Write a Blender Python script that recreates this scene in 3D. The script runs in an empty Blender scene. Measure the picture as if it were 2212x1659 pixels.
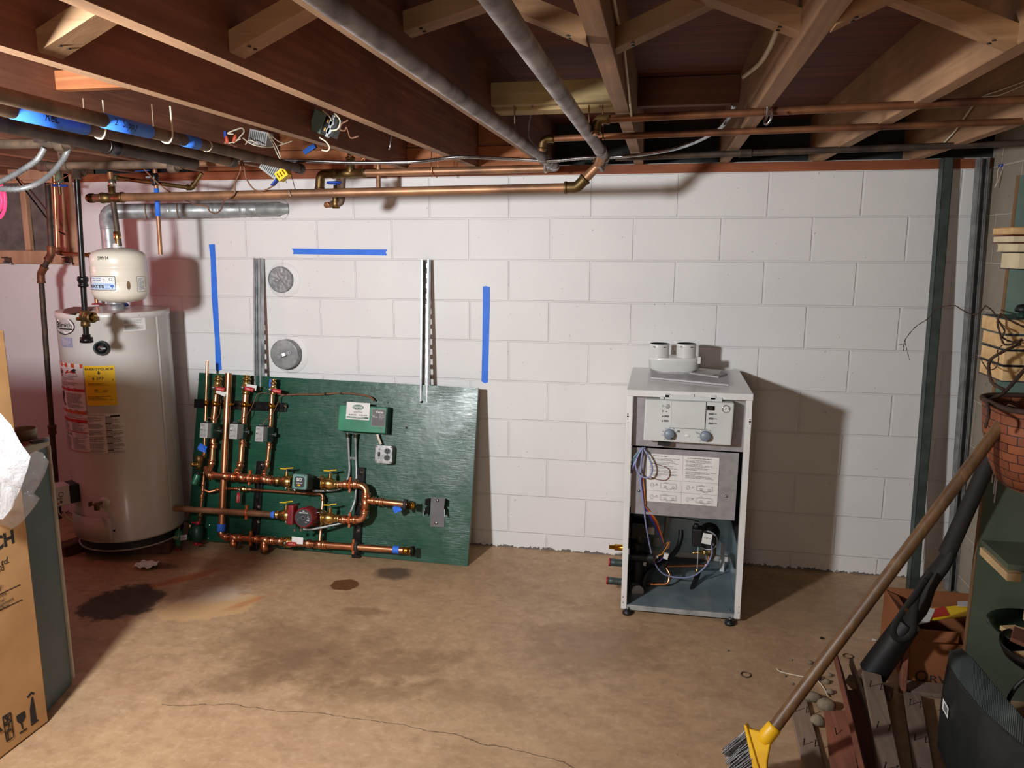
import bpy, bmesh, math, random
from mathutils import Vector as V, Matrix as M, noise
random.seed(7)
PI = math.pi
SC = bpy.context.scene
COL = SC.collection

# ---------------------------------------------------------------- camera solve (from block courses, joists and plumb lines)
FPX, CX, CY = 1668.36, 1106.0, 829.5
CAM = V((0.75573, -3.81553, 1.57566))
_p, _y, _r = -0.176676, -0.192434, 0.002157
_f = V((math.sin(_y)*math.cos(_p), math.cos(_y)*math.cos(_p), math.sin(_p)))
_rt = V((math.cos(_y), -math.sin(_y), 0.0))
_up = _rt.cross(_f)
RT = _rt*math.cos(_r) + _up*math.sin(_r)
UP = -_rt*math.sin(_r) + _up*math.cos(_r)
FW = _f

def ray(px, py):
    return RT*((px-CX)/FPX) - UP*((py-CY)/FPX) + FW
def W(px, py, y=0.0):            # photo pixel -> point standing at depth y (distance from the back wall)
    d = ray(px, py); return CAM + d*((y-CAM.y)/d.y)
def FZ(px, py, z=0.0):           # photo pixel -> point at height z
    d = ray(px, py); return CAM + d*((z-CAM.z)/d.z)
def WX(px, py, x):               # photo pixel -> point on the plane at x
    d = ray(px, py); return CAM + d*((x-CAM.x)/d.x)
def PL(px, py, o, n):            # photo pixel -> point on the plane through o with normal n
    d = ray(px, py); return CAM + d*((o-CAM).dot(n)/d.dot(n))

# ---------------------------------------------------------------- mesh builder
MATS = {}
class MB:
    def __init__(s): s.v=[]; s.f=[]; s.m=[]; s.sm=[]; s.mats=[]
    def mi(s, m):
        if m not in s.mats: s.mats.append(m)
        return s.mats.index(m)
    def add(s, vs, fs, m, smooth=False):
        b=len(s.v); k=s.mi(m)
        s.v += [tuple(v) for v in vs]
        for f in fs: s.f.append([b+i for i in f]); s.m.append(k); s.sm.append(smooth)
        return s
    def box(s, c, size, m, X=None, mat=None):     # centre, full size, optional 3x3/4x4 orientation
        c=V(c); hx,hy,hz=[q/2 for q in size]
        R = mat.to_3x3() if mat is not None else M.Identity(3)
        vs=[c+R@V((x*hx,y*hy,z*hz)) for x in (-1,1) for y in (-1,1) for z in (-1,1)]
        return s.add(vs, [(0,1,3,2),(4,6,7,5),(0,4,5,1),(2,3,7,6),(0,2,6,4),(1,5,7,3)], m)
    def bb(s, x0,x1,y0,y1,z0,z1,m):
        return s.box(((x0+x1)/2,(y0+y1)/2,(z0+z1)/2),(abs(x1-x0),abs(y1-y0),abs(z1-z0)),m)
    def hexa(s, q, m):                            # 8 corners: 4 bottom ring + 4 top ring
        return s.add(q, [(3,2,1,0),(4,5,6,7),(0,1,5,4),(1,2,6,5),(2,3,7,6),(3,0,4,7)], m)
    def beam(s, a, b, w, h, m, up=(0,0,1)):       # rectangular bar from a to b
        a,b=V(a),V(b); d=(b-a).normalized(); u=V(up); sx=d.cross(u)
        if sx.length<1e-4: sx=d.cross(V((1,0,0)))
        sx.normalize(); uz=sx.cross(d)
        q=[]
        for p in (a,b):
            q += [p-sx*w/2-uz*h/2, p+sx*w/2-uz*h/2, p+sx*w/2+uz*h/2, p-sx*w/2+uz*h/2]
        return s.add(q, [(3,2,1,0),(4,5,6,7),(0,1,5,4),(1,2,6,5),(2,3,7,6),(3,0,4,7)], m)
    def prism(s, poly, d, m):                     # closed polygon (3D points) extruded by vector d
        n=len(poly); d=V(d); vs=[V(p) for p in poly]+[V(p)+d for p in poly]
        fs=[tuple(range(n-1,-1,-1)), tuple(range(n,2*n))]+[(i,(i+1)%n,n+(i+1)%n,n+i) for i in range(n)]
        return s.add(vs, fs, m)
    def poly(s, pts, m): return s.add(pts, [tuple(range(len(pts)))], m)
    def sweep(s, pts, rad, m, seg=12, caps=True, closed=False, flat=1.0, up=None):
        pts=[V(p) for p in pts]; n=len(pts)
        if not isinstance(rad,(list,tuple)): rad=[rad]*n
        t=[]
        for i in range(n):
            a=pts[(i-1)%n] if (closed or i>0) else pts[i]; b=pts[(i+1)%n] if (closed or i<n-1) else pts[i]
            d=b-a
            if d.length<1e-9: d=V((0,0,1))
            t.append(d.normalized())
        u=V(up) if up else (V((0,0,1)) if abs(t[0].z)<.9 else V((0,1,0)))
        u=(u-t[0]*u.dot(t[0])).normalized(); vs=[]
        for i in range(n):
            if i:
                ax=t[i-1].cross(t[i])
                if ax.length>1e-7:
                    u=M.Rotation(t[i-1].angle(t[i]),3,ax.normalized())@u
                u=(u-t[i]*u.dot(t[i])).normalized()
            w=t[i].cross(u)
            for k in range(seg):
                a=2*PI*k/seg; vs.append(pts[i]+(u*math.cos(a)*flat+w*math.sin(a))*rad[i])
        fs=[]
        for i in range(n if closed else n-1):
            j=(i+1)%n
            for k in range(seg): fs.append((i*seg+k,i*seg+(k+1)%seg,j*seg+(k+1)%seg,j*seg+k))
        s.add(vs, fs, m, True)
        if caps and not closed:
            s.add(vs[:seg],[tuple(range(seg-1,-1,-1))],m); s.add(vs[-seg:],[tuple(range(seg))],m)
        return s
    def pipe(s, pts, r, m, bend=None, seg=14, caps=True):
        return s.sweep(fillet(pts, bend if bend else r*1.6), r, m, seg, caps)
    def cyl(s, a, b, r, m, r2=None, seg=18, caps=True):
        return s.sweep([a,b],[r,r if r2 is None else r2],m,seg,caps)
    def lathe(s, o, d, prof, m, seg=24, caps=True, smooth=True):   # prof: (distance along d, radius)
        o=V(o); d=V(d).normalized(); u=d.orthogonal().normalized(); w=d.cross(u); vs=[]; n=len(prof)
        for h,r in prof:
            for k in range(seg):
                a=2*PI*k/seg; vs.append(o+d*h+(u*math.cos(a)+w*math.sin(a))*max(r,1e-5))
        fs=[(i*seg+k,i*seg+(k+1)%seg,(i+1)*seg+(k+1)%seg,(i+1)*seg+k) for i in range(n-1) for k in range(seg)]
        s.add(vs,fs,m,smooth)
        if caps:
            s.add(vs[:seg],[tuple(range(seg-1,-1,-1))],m); s.add(vs[-seg:],[tuple(range(seg))],m)
        return s
    def ball(s, c, r, m, seg=14, sc=(1,1,1)):
        c=V(c); n=seg//2; vs=[]
        for i in range(n+1):
            th=PI*i/n
            for k in range(seg):
                a=2*PI*k/seg; vs.append(c+V((math.sin(th)*math.cos(a)*sc[0],math.sin(th)*math.sin(a)*sc[1],math.cos(th)*sc[2]))*r)
        fs=[(i*seg+k,(i+1)*seg+k,(i+1)*seg+(k+1)%seg,i*seg+(k+1)%seg) for i in range(n) for k in range(seg)]
        return s.add(vs,fs,m,True)
    def grid(s, fn, nu, nv, m, smooth=True):      # fn(u,v) -> point, u,v in 0..1
        vs=[fn(i/nu,j/nv) for i in range(nu+1) for j in range(nv+1)]
        fs=[(i*(nv+1)+j,(i+1)*(nv+1)+j,(i+1)*(nv+1)+j+1,i*(nv+1)+j+1) for i in range(nu) for j in range(nv)]
        return s.add(vs,fs,m,smooth)
    def build(s, name, parent=None, bevel=0, solid=0, sub=0, label=None):
        c=V((0,0,0))
        lo=[min(v[i] for v in s.v) for i in range(3)]; hi=[max(v[i] for v in s.v) for i in range(3)]
        c=V([(a+b)/2 for a,b in zip(lo,hi)])
        me=bpy.data.meshes.new(name)
        me.from_pydata([V(v)-c for v in s.v],[],s.f)
        for m in s.mats: me.materials.append(MATS[m])
        me.polygons.foreach_set('material_index',s.m); me.polygons.foreach_set('use_smooth',s.sm)
        me.update()
        o=bpy.data.objects.new(name,me); COL.objects.link(o)
        if parent is not None:
            o.parent=parent; o.location=c-WL[parent.name]
        else: o.location=c
        WL[o.name]=c.copy()
        if solid:
            k=o.modifiers.new('thick','SOLIDIFY'); k.thickness=solid; k.offset=0
        if bevel:
            k=o.modifiers.new('edge','BEVEL'); k.width=bevel; k.segments=2; k.limit_method='ANGLE'; k.angle_limit=0.7
        if sub:
            k=o.modifiers.new('round','SUBSURF'); k.levels=sub; k.render_levels=sub
        if label: o['label']=label
        return o
WL={}
def fillet(pts, r, n=6):
    pts=[V(p) for p in pts]
    if len(pts)<3: return pts
    out=[pts[0]]
    for i in range(1,len(pts)-1):
        a,b,c=pts[i-1],pts[i],pts[i+1]; d1=(a-b); d2=(c-b)
        l1,l2=d1.length,d2.length; d1.normalize(); d2.normalize()
        ang=d1.angle(d2)
        if ang>3.08: out.append(b); continue
        k=min(r/math.tan(ang/2), l1*.48, l2*.48)
        p,q=b+d1*k,b+d2*k
        for j in range(n+1):
            t=j/n; out.append(p*(1-t)**2+b*2*t*(1-t)+q*t*t)
    out.append(pts[-1]); return out
def smooth_path(pts, n=8):        # Catmull-Rom through the points
    pts=[V(p) for p in pts]; out=[]
    for i in range(len(pts)-1):
        p0=pts[max(i-1,0)]; p1=pts[i]; p2=pts[i+1]; p3=pts[min(i+2,len(pts)-1)]
        for k in range(n):
            t=k/n
            out.append(0.5*((2*p1)+(p2-p0)*t+(2*p0-5*p1+4*p2-p3)*t*t+(3*p1-p0-3*p2+p3)*t**3))
    out.append(pts[-1]); return out
def ribbed(path, r, depth, pitch):  # corrugated hose: dense path plus alternating radii
    out=[]; rad=[]; acc=0; k=0
    for a,b in zip(path[:-1],path[1:]):
        L=(b-a).length; n=max(1,int(L/(pitch/2)))
        for i in range(n):
            out.append(a.lerp(b,i/n)); rad.append(r+(depth if k%2 else 0)); k+=1
    out.append(path[-1]); rad.append(r); return out,rad

def tag(o, label, cat, group=None, kind=None):
    if label: o['label']=label
    if cat: o['category']=cat
    if group: o['group']=group
    if kind: o['kind']=kind
    return o
def thing(name, loc, label, cat, group=None):
    o=bpy.data.objects.new(name,None); COL.objects.link(o); o.location=V(loc); o.empty_display_size=.05
    WL[o.name]=V(loc); return tag(o,label,cat,group)
def struct(mb, name, **k):
    o=mb.build(name,**k); o['kind']='structure'; return o

# ---------------------------------------------------------------- flat lettering / label artwork (u right, v up, metres)
_TX={}
def glyphs(txt, bold=0.0):
    key=(txt,bold)
    if key in _TX: return _TX[key]
    cu=bpy.data.curves.new('t','FONT'); cu.body=txt; cu.size=1.0; cu.resolution_u=3; cu.offset=bold
    ob=bpy.data.objects.new('t',cu); COL.objects.link(ob)
    dg=bpy.context.evaluated_depsgraph_get(); me=bpy.data.meshes.new_from_object(ob.evaluated_get(dg))
    vs=[tuple(v.co) for v in me.vertices]; fs=[tuple(p.vertices) for p in me.polygons]
    bpy.data.objects.remove(ob); bpy.data.curves.remove(cu); bpy.data.meshes.remove(me)
    _TX[key]=(vs,fs); return _TX[key]
class Art:
    def __init__(s, place): s.mb=MB(); s.P=place; s.k=0
    def _h(s): s.k+=1; return 0.0006+0.00012*s.k
    def rect(s,u0,v0,u1,v1,m,n=1):
        h=s._h(); vs=[]; 
        for i in range(n+1):
            u=u0+(u1-u0)*i/n; vs += [s.P(u,v0,h),s.P(u,v1,h)]
        s.mb.add(vs,[(2*i,2*i+2,2*i+3,2*i+1) for i in range(n)],m); return s
    def poly(s,pts,m,h=None):
        h=h or s._h(); s.mb.add([s.P(u,v,h) for u,v in pts],[tuple(range(len(pts)))],m); return s
    def ell(s,u,v,a,b,m,n=24):
        return s.poly([(u+a*math.cos(2*PI*i/n),v+b*math.sin(2*PI*i/n)) for i in range(n)],m)
    def ring(s,u,v,a,b,w,m,n=24,a0=0,a1=2*PI):
        h=s._h(); vs=[]
        for i in range(n+1):
            t=a0+(a1-a0)*i/n; vs += [s.P(u+a*math.cos(t),v+b*math.sin(t),h), s.P(u+(a-w)*math.cos(t),v+(b-w)*math.sin(t),h)]
        s.mb.add(vs,[(2*i,2*i+2,2*i+3,2*i+1) for i in range(n)],m); return s
    def line(s,u0,v0,u1,v1,w,m):
        d=V((u1-u0,v1-v0)).normalized(); nx,ny=-d.y*w/2,d.x*w/2
        return s.poly([(u0+nx,v0+ny),(u0-nx,v0-ny),(u1-nx,v1-ny),(u1+nx,v1+ny)],m)
    def text(s,txt,u,v,size,m,bold=0.0,width=None,align='l',slant=0.0):
        vs,fs=glyphs(txt,bold)
        if not vs: return s
        x0=min(a[0] for a in vs); x1=max(a[0] for a in vs); sx=size
        if width: sx=width/(x1-x0)
        w=(x1-x0)*sx; du={'l':0,'c':-w/2,'r':-w}[align]; h=s._h()
        s.mb.add([s.P(u+du+(a[0]-x0)*sx+slant*a[1]*size,v+a[1]*size,h) for a in vs],fs,m); return s
    def lines(s,u0,v0,u1,v1,n,m,fill=.45,seed=1):    # greeked small print
        r=random.Random(seed); dv=(v1-v0)/n
        for i in range(n):
            e=u0+(u1-u0)*(r.uniform(.75,1) if r.random()>.25 else r.uniform(.35,.7)); u=u0
            h=s._h() if i==0 else h
            while u<e:
                w=min(r.uniform(.06,.22)*(u1-u0),e-u); b=v1-dv*(i+1)+dv*(1-fill)/2
                s.mb.add([s.P(u,b,h),s.P(u+w,b,h),s.P(u+w,b+dv*fill,h),s.P(u,b+dv*fill,h)],[(0,1,2,3)],m)
                u+=w+(u1-u0)*.02
        return s
    def build(s,name,parent=None,**k): return s.mb.build(name,parent,**k)
def flat(o,u,v):                   # placement on a plane: origin, unit u, unit v
    o,u,v=V(o),V(u).normalized(),V(v).normalized(); n=u.cross(v)
    return lambda a,b,h: o+u*a+v*b+n*h
def round_place(c,r,z0,a0,sgn=1):  # placement wrapped on a vertical cylinder; a0 = angle of u=0, facing out
    return lambda a,b,h: V((c[0]+(r+h)*math.cos(a0+sgn*a/r), c[1]+(r+h)*math.sin(a0+sgn*a/r), z0+b))
LP_MAIN,LP_FILL,LP_NEON=315,34,7
# ---------------------------------------------------------------- procedural materials
def lin(c):
    return tuple((x/255/12.92 if x/255<=.04045 else ((x/255+.055)/1.055)**2.4) for x in c)+(1.0,)
class NT:
    def __init__(s,name):
        s.m=bpy.data.materials.new(name); s.m.use_nodes=True; s.t=s.m.node_tree; s.t.nodes.clear()
        s.out=s.n('ShaderNodeOutputMaterial'); s.b=s.n('ShaderNodeBsdfPrincipled'); s.l(s.b.outputs[0],s.out.inputs[0])
        MATS[name]=s.m
    def n(s,ty,**k):
        x=s.t.nodes.new(ty)
        for a,b in k.items(): setattr(x,a,b)
        return x
    def l(s,a,b): s.t.links.new(a,b)
    def set(s,x,i,v):
        if hasattr(v,'is_linked') or isinstance(v,bpy.types.NodeSocket): s.l(v,x.inputs[i])
        else: x.inputs[i].default_value=v
    def pos(s,world=True,scale=(1,1,1),loc=(0,0,0),rot=(0,0,0)):
        p=s.n('ShaderNodeNewGeometry').outputs['Position'] if world else s.n('ShaderNodeTexCoord').outputs['Object']
        mp=s.n('ShaderNodeMapping'); s.l(p,mp.inputs[0]); mp.inputs['Scale'].default_value=scale; mp.inputs['Location'].default_value=loc; mp.inputs['Rotation'].default_value=rot
        return mp.outputs[0]
    def noise(s,vec,sc,det=4,rough=.55,dist=0):
        x=s.n('ShaderNodeTexNoise'); s.l(vec,x.inputs['Vector']); x.inputs['Scale'].default_value=sc; x.inputs['Detail'].default_value=det; x.inputs['Roughness'].default_value=rough; x.inputs['Distortion'].default_value=dist
        return x.outputs[0]
    def ramp(s,fac,stops):
        x=s.n('ShaderNodeValToRGB'); s.l(fac,x.inputs[0]); e=x.color_ramp.elements
        while len(e)<len(stops): e.new(.5)
        for q,(p,c) in zip(e,stops): q.position=p; q.color=c if isinstance(c,tuple) and len(c)==4 else (c,c,c,1)
        return x.outputs[0]
    def mix(s,f,a,b,mode='MIX'):
        x=s.n('ShaderNodeMix',data_type='RGBA',blend_type=mode)
        s.set(x,0,f); s.set(x,6,a); s.set(x,7,b); return x.outputs[2]
    def math(s,op,a,b=0.0,c=0.0):
        x=s.n('ShaderNodeMath',operation=op); s.set(x,0,a); s.set(x,1,b); s.set(x,2,c); return x.outputs[0]
    def bump(s,h,st,d,nrm=None):
        x=s.n('ShaderNodeBump'); s.l(h,x.inputs['Height']); x.inputs['Strength'].default_value=st; x.inputs['Distance'].default_value=d
        if nrm: s.l(nrm,x.inputs['Normal'])
        s.l(x.outputs[0],s.b.inputs['Normal']); return x.outputs[0]
    def fin(s,col=None,rough=None,metal=None):
        if col is not None: s.set(s.b,'Base Color',col)
        if rough is not None: s.set(s.b,'Roughness',rough)
        if metal is not None: s.set(s.b,'Metallic',metal)
        return s
def mat(name,c,rough=.5,metal=0.0,c2=None,sc=12,bump=0.0,bsc=60,spec=None,trans=0,alpha=1,emit=0,coat=0,var=.12,det=4):
    t=NT(name); p=t.pos(False); base=lin(c)
    if c2 is None: c2=tuple(max(0,min(255,x*(1-var))) for x in c)
    col=t.ramp(t.noise(p,sc,det),[(.35,base),(.68,lin(c2))])
    t.fin(col,rough,metal)
    if bump: t.bump(t.noise(p,bsc,5),.6,bump)
    if spec is not None: t.b.inputs['Specular IOR Level'].default_value=spec
    if trans: t.b.inputs['Transmission Weight'].default_value=trans
    if alpha<1: t.b.inputs['Alpha'].default_value=alpha
    if coat: t.b.inputs['Coat Weight'].default_value=coat; t.b.inputs['Coat Roughness'].default_value=.12
    if emit:
        t.b.inputs['Emission Color'].default_value=base; t.b.inputs['Emission Strength'].default_value=emit
    return t
def wood(name,ca,cb,axis='y',rough=.7,cc=None,gs=1.0,world=True,knots=True):
    t=NT(name); st={'x':(1.2,24,24),'y':(24,1.2,24),'z':(24,24,1.2)}[axis]
    st=tuple(q*gs for q in st); p=t.pos(world,st); info=t.n('ShaderNodeObjectInfo')
    ad=t.n('ShaderNodeVectorMath',operation='ADD'); t.l(p,ad.inputs[0])
    sc=t.n('ShaderNodeVectorMath',operation='SCALE'); sc.inputs[0].default_value=(37,53,71); t.l(info.outputs['Random'],sc.inputs['Scale']); t.l(sc.outputs[0],ad.inputs[1])
    g=t.noise(ad.outputs[0],1.0,6,.6,.6)
    col=t.ramp(g,[(.3,lin(ca)),(.55,lin(cb)),(.75,lin(cc or ca))])
    p2=t.pos(world,(2.2,2.2,2.2)); st2=t.noise(p2,1.3,5,.6)
    col=t.mix(t.ramp(st2,[(.42,0.0),(.75,.55)]),col,lin(tuple(x*.5 for x in ca)),'MIX')
    br=t.n('ShaderNodeHueSaturation'); t.l(col,br.inputs['Color']); t.l(t.math('MULTIPLY_ADD',info.outputs['Random'],.35,.83),br.inputs['Value'])
    t.fin(br.outputs[0],rough); t.bump(g,.35,.004); return t

# paint / metal / plastic palette
mat('white_enamel',(226,226,224),.28,c2=(212,210,206),sc=3,coat=.3)
mat('heater_white',(214,210,204),.32,c2=(198,190,182),sc=2.2,coat=.25)
mat('heater_cap',(206,198,190),.5,c2=(170,140,124),sc=6)
mat('tank_cream',(228,220,206),.3,c2=(214,203,186),sc=3,coat=.25)
mat('rust_stain',(120,92,66),.8)
mat('strap_grey',(186,188,190),.35,.2)
mat('channel_bright',(206,210,212),.34,.5,c2=(166,172,176),sc=16)
mat('galv',(182,186,186),.42,.4,c2=(144,149,150),sc=26,det=6)
mat('galv_dull',(166,166,166),.52,.45,c2=(126,128,130),sc=18,det=6)
mat('galv_pan',(170,186,192),.32,.55,c2=(128,146,154),sc=5,det=5)
mat('zinc',(205,208,210),.25,1.0,c2=(150,155,160),sc=40)
mat('steel_dark',(80,92,86),.5,.6,c2=(58,68,64),sc=9)
mat('strut_face',(92,104,98),.5,.55,c2=(70,80,77),sc=14)
mat('copper_new',(230,168,128),.32,1.0,c2=(204,132,94),sc=9,det=5)
mat('copper_old',(176,128,92),.45,.5,c2=(120,88,66),sc=7,det=5)
mat('copper_brown',(150,100,66),.5,.5,c2=(86,52,38),sc=8)
mat('pipe_grey',(176,168,168),.55,.35,c2=(96,86,82),sc=11,det=6,bump=.0008)
mat('pipe_dark',(92,76,62),.6,.35,c2=(46,40,36),sc=10,det=6)
mat('pipe_dusty',(134,110,88),.7,.2,c2=(76,62,52),sc=9,det=6)
mat('black_iron',(34,30,29),.33,.45,c2=(20,18,18),sc=12)
mat('iron_rough',(110,88,72),.75,.3,c2=(72,56,46),sc=22,bump=.001)
mat('brass',(220,186,118),.3,1.0,c2=(184,146,84),sc=14)
mat('brass_old',(134,104,62),.45,.85,c2=(92,76,48),sc=16)
mat('brass_yel',(222,168,58),.25,1.0,c2=(160,110,40),sc=20)
mat('solder',(206,200,180),.4,.9)
mat('verdigris',(96,128,108),.7,.3,c2=(120,104,66),sc=20)
mat('blue_tape',(56,124,236),.62,c2=(46,112,226),sc=14,bump=.0003,bsc=160)
mat('blue_tape_dark',(22,70,170),.65)
mat('black_matte',(14,14,14),.6)
mat('black_gloss',(12,12,13),.28)
mat('void_black',(5,5,5),.9)
mat('black_rubber',(22,22,24),.5,c2=(14,14,15))
mat('grey_plate',(158,154,156),.42,.15,c2=(142,138,140),sc=30)
mat('control_grey',(206,208,206),.38,c2=(198,200,198))
mat('knob_grey',(128,138,150),.4,c2=(116,126,138))
mat('plastic_grey',(168,168,166),.4,c2=(158,158,156))
mat('plastic_dark',(52,56,58),.45)
mat('pump_green',(112,150,142),.4,c2=(98,136,128),coat=.2)
mat('green_box',(50,136,102),.34,c2=(38,106,80),coat=.35)
mat('green_dark',(20,58,46),.45)
mat('label_green',(18,92,62),.5)
mat('pump_red',(140,28,36),.42,c2=(104,18,26),coat=.2)
mat('handle_red',(178,26,42),.4,c2=(150,20,34))
mat('handle_yel',(232,194,24),.4,c2=(206,164,10))
mat('clip_orange',(196,98,44),.45,c2=(170,78,32))
mat('orange',(226,98,62),.5)
mat('wire_white',(226,214,190),.5)
mat('wire_brown',(126,84,60),.55)
mat('wire_lav',(150,154,196),.4)
mat('wire_blue',(44,60,150),.4)
mat('wire_red',(190,44,30),.4)
mat('wire_orange',(226,140,40),.4)
mat('wire_purple',(92,56,130),.4)
mat('wire_green',(40,130,90),.4)
mat('paper',(226,224,220),.7,c2=(216,214,210))
mat('paper_grey',(202,198,202),.6)
mat('ink',(30,28,28),.7)
mat('ink_grey',(110,108,108),.7)
mat('ink_brown',(58,40,28),.8)
mat('ink_red',(196,40,28),.6)
mat('ink_orange',(218,92,44),.6)
mat('ink_blue',(40,96,190),.6)
mat('label_blue',(196,214,240),.6)
mat('label_lav',(150,156,182),.6)
mat('label_yel',(250,206,26),.6,c2=(242,194,16))
mat('lcd',(16,15,15),.2)
mat('lcd_seg',(70,64,56),.3)
mat('cardboard',(190,146,96),.85,c2=(172,128,80),sc=5,bump=.0003,bsc=200)
mat('cardboard_red',(150,92,54),.85,c2=(132,78,46),sc=5)
mat('cardboard_edge',(206,170,124),.9)
mat('jacket_blue',(96,116,124),.5,c2=(78,96,104),sc=2.5)
mat('jacket_trim',(186,180,168),.5)
mat('rust_top',(150,92,72),.85,c2=(120,84,78),sc=9,det=6)
mat('tin_ring',(172,158,132),.6,.3,c2=(110,90,70),sc=14)
mat('brick_red',(104,70,58),.9,c2=(70,48,42),sc=18,bump=.003,bsc=40)
mat('neon',(255,30,60),.3,emit=6)
mat('terracotta',(150,84,52),.75,c2=(108,56,36),sc=9)
mat('wicker',(134,76,46),.7,c2=(96,50,30),sc=30)
mat('vine',(74,50,36),.8,c2=(48,32,26),sc=30)
mat('cab_green',(92,100,82),.55,c2=(76,84,68),sc=4)
mat('cab_edge',(128,96,62),.8)
mat('cab_teal',(118,142,130),.6,c2=(98,124,114),sc=5)
mat('page',(226,190,138),.8,c2=(204,164,110),sc=30)
mat('page_pale',(232,216,178),.8)
mat('cover_dark',(42,42,48),.5)
mat('cover_red',(104,30,28),.5)
mat('cover_green',(88,98,92),.5)
mat('broom_yel',(240,190,22),.4,c2=(222,166,14))
mat('bristle',(120,118,120),.6,c2=(176,176,178),sc=40)
mat('bristle_dk',(60,58,60),.6)
mat('stone',(142,126,104),.85,c2=(110,98,82),sc=20,bump=.002)
mat('plastic_screen',(58,66,64),.6)
mat('tv_black',(34,38,36),.55,c2=(26,29,28),sc=30,bump=.0006,bsc=240)
mat('tv_rib',(70,80,78),.5)
mat('canvas_black',(30,26,23),.75,c2=(26,24,22),sc=30,bump=.0006,bsc=200)
mat('bowl_green',(46,66,52),.25,coat=.4)
mat('soil',(56,40,28),.95,c2=(30,22,16),sc=40,bump=.003)
mat('old_green_paint',(70,98,84),.5)
mat('window_dirt',(96,88,86),.75,c2=(128,120,112),sc=9,det=8,var=.3)
mat('spotty',(92,84,82),.8)
mat('casing',(206,164,132),.7,c2=(180,134,104),sc=10)
mat('nail',(60,52,48),.5,.8)
wood('joist',(150,98,72),(120,74,54),'y',.75,cc=(162,112,84))
wood('joist_lit',(182,142,106),(158,120,88),'y',.75,cc=(192,152,116))  # lit copy of the joist wood: lamp light put into the colour
wood('blocking',(196,172,122),(178,152,104),'x',.75,cc=(206,184,138))
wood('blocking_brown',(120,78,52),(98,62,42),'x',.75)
wood('fir',(190,120,72),(168,100,58),'x',.7,cc=(204,138,88))
wood('sill',(150,82,44),(124,64,34),'x',.7,cc=(160,92,54))
wood('brace',(184,142,100),(158,118,80),'x',.7,cc=(194,154,112))
wood('frame_wood',(226,182,144),(206,160,126),'z',.7,cc=(206,164,130))
wood('broom_wood',(132,96,58),(98,68,42),'z',.45,cc=(150,112,70),world=False)
wood('scrap_grey',(150,128,110),(128,106,90),'y',.85,cc=(160,140,122),world=False)
wood('scrap_red',(134,80,58),(112,64,46),'y',.85,cc=(146,92,70),world=False)
wood('scrap_pale',(216,186,140),(196,164,118),'y',.8,world=False)
# subfloor boards running across the joists
t=NT('subfloor'); p=t.pos(True); sx=t.n('ShaderNodeSeparateXYZ'); t.l(p,sx.inputs[0])
fr=t.math('FRACT',t.math('MULTIPLY',sx.outputs[1],1/.19)); seam=t.math('LESS_THAN',fr,.02)
g=t.noise(t.pos(True,(1.5,26,26)),1,6,.6,.5)
c=t.ramp(g,[(.3,lin((120,66,40))),(.6,lin((92,48,30))),(.8,lin((128,78,50)))]); t.fin(t.mix(seam,c,lin((24,14,10))),.8); t.bump(g,.3,.003)
# green painted plywood: gloss, raised grain and ridges
t=NT('green_ply'); p=t.pos(True); g=t.noise(t.pos(True,(1.6,5,7)),2.2,6,.62,.8); g2=t.noise(t.pos(True,(5,30,60)),3,5,.6,.6); pt=t.ramp(t.noise(p,3.2,4,.6),[(.42,0.0),(.62,1.0)])
t.fin(t.ramp(g,[(.3,lin((4,62,44))),(.7,lin((8,76,54)))]),t.ramp(g2,[(.3,.26),(.7,.42)]))
t.b.inputs['Specular IOR Level'].default_value=.65
t.bump(t.math('ADD',t.math('MULTIPLY',t.math('MULTIPLY',g2,pt),.55),t.math('MULTIPLY',t.noise(p,14,3,.5),.5)),.5,.006)
mat('ply_edge',(40,62,50),.8)
# clear polythene
t=NT('polythene'); t.fin((.5,.49,.5,1),.14); t.b.inputs['Alpha'].default_value=.30; t.b.inputs['Specular IOR Level'].default_value=.9; t.bump(t.noise(t.pos(False),16,4,.6,1.0),.9,.012)
t=NT('bag_milky'); t.fin((.42,.41,.42,1),.25); t.b.inputs['Alpha'].default_value=.66; t.b.inputs['Specular IOR Level'].default_value=.9; t.b.inputs['Subsurface Weight'].default_value=.0; t.bump(t.noise(t.pos(False,(1,1,.5)),9,5,.6,1.4),.9,.03)
t=NT('pane'); t.fin((.62,.58,.56,1),.35); t.b.inputs['Alpha'].default_value=.55
# ================================================================ SETTING
# ---- wall / floor materials
def ellipse_mask(t,cx,cy,rx,ry,rot=0,edge=.25,wob=.35,sc=5):
    p=t.n('ShaderNodeNewGeometry').outputs['Position']
    s=t.n('ShaderNodeVectorMath',operation='SUBTRACT'); t.l(p,s.inputs[0]); s.inputs[1].default_value=(cx,cy,0)
    mp=t.n('ShaderNodeMapping',vector_type='TEXTURE'); t.l(s.outputs[0],mp.inputs[0]); mp.inputs['Rotation'].default_value=(0,0,rot); mp.inputs['Scale'].default_value=(rx,ry,50)
    ln=t.n('ShaderNodeVectorMath',operation='LENGTH'); t.l(mp.outputs[0],ln.inputs[0])
    key=4 if sc<5 else 11
    t.cache=getattr(t,'cache',{})
    if key not in t.cache: t.cache[key]=t.noise(t.pos(True),key,6,.68)
    nz=t.cache[key]
    d=t.math('ADD',ln.outputs['Value'],t.math('MULTIPLY',t.math('SUBTRACT',nz,.5),wob*5))
    return t.ramp(d,[(max(0,.8-edge),1.0),(min(1,.8+edge),0.0)])
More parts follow.
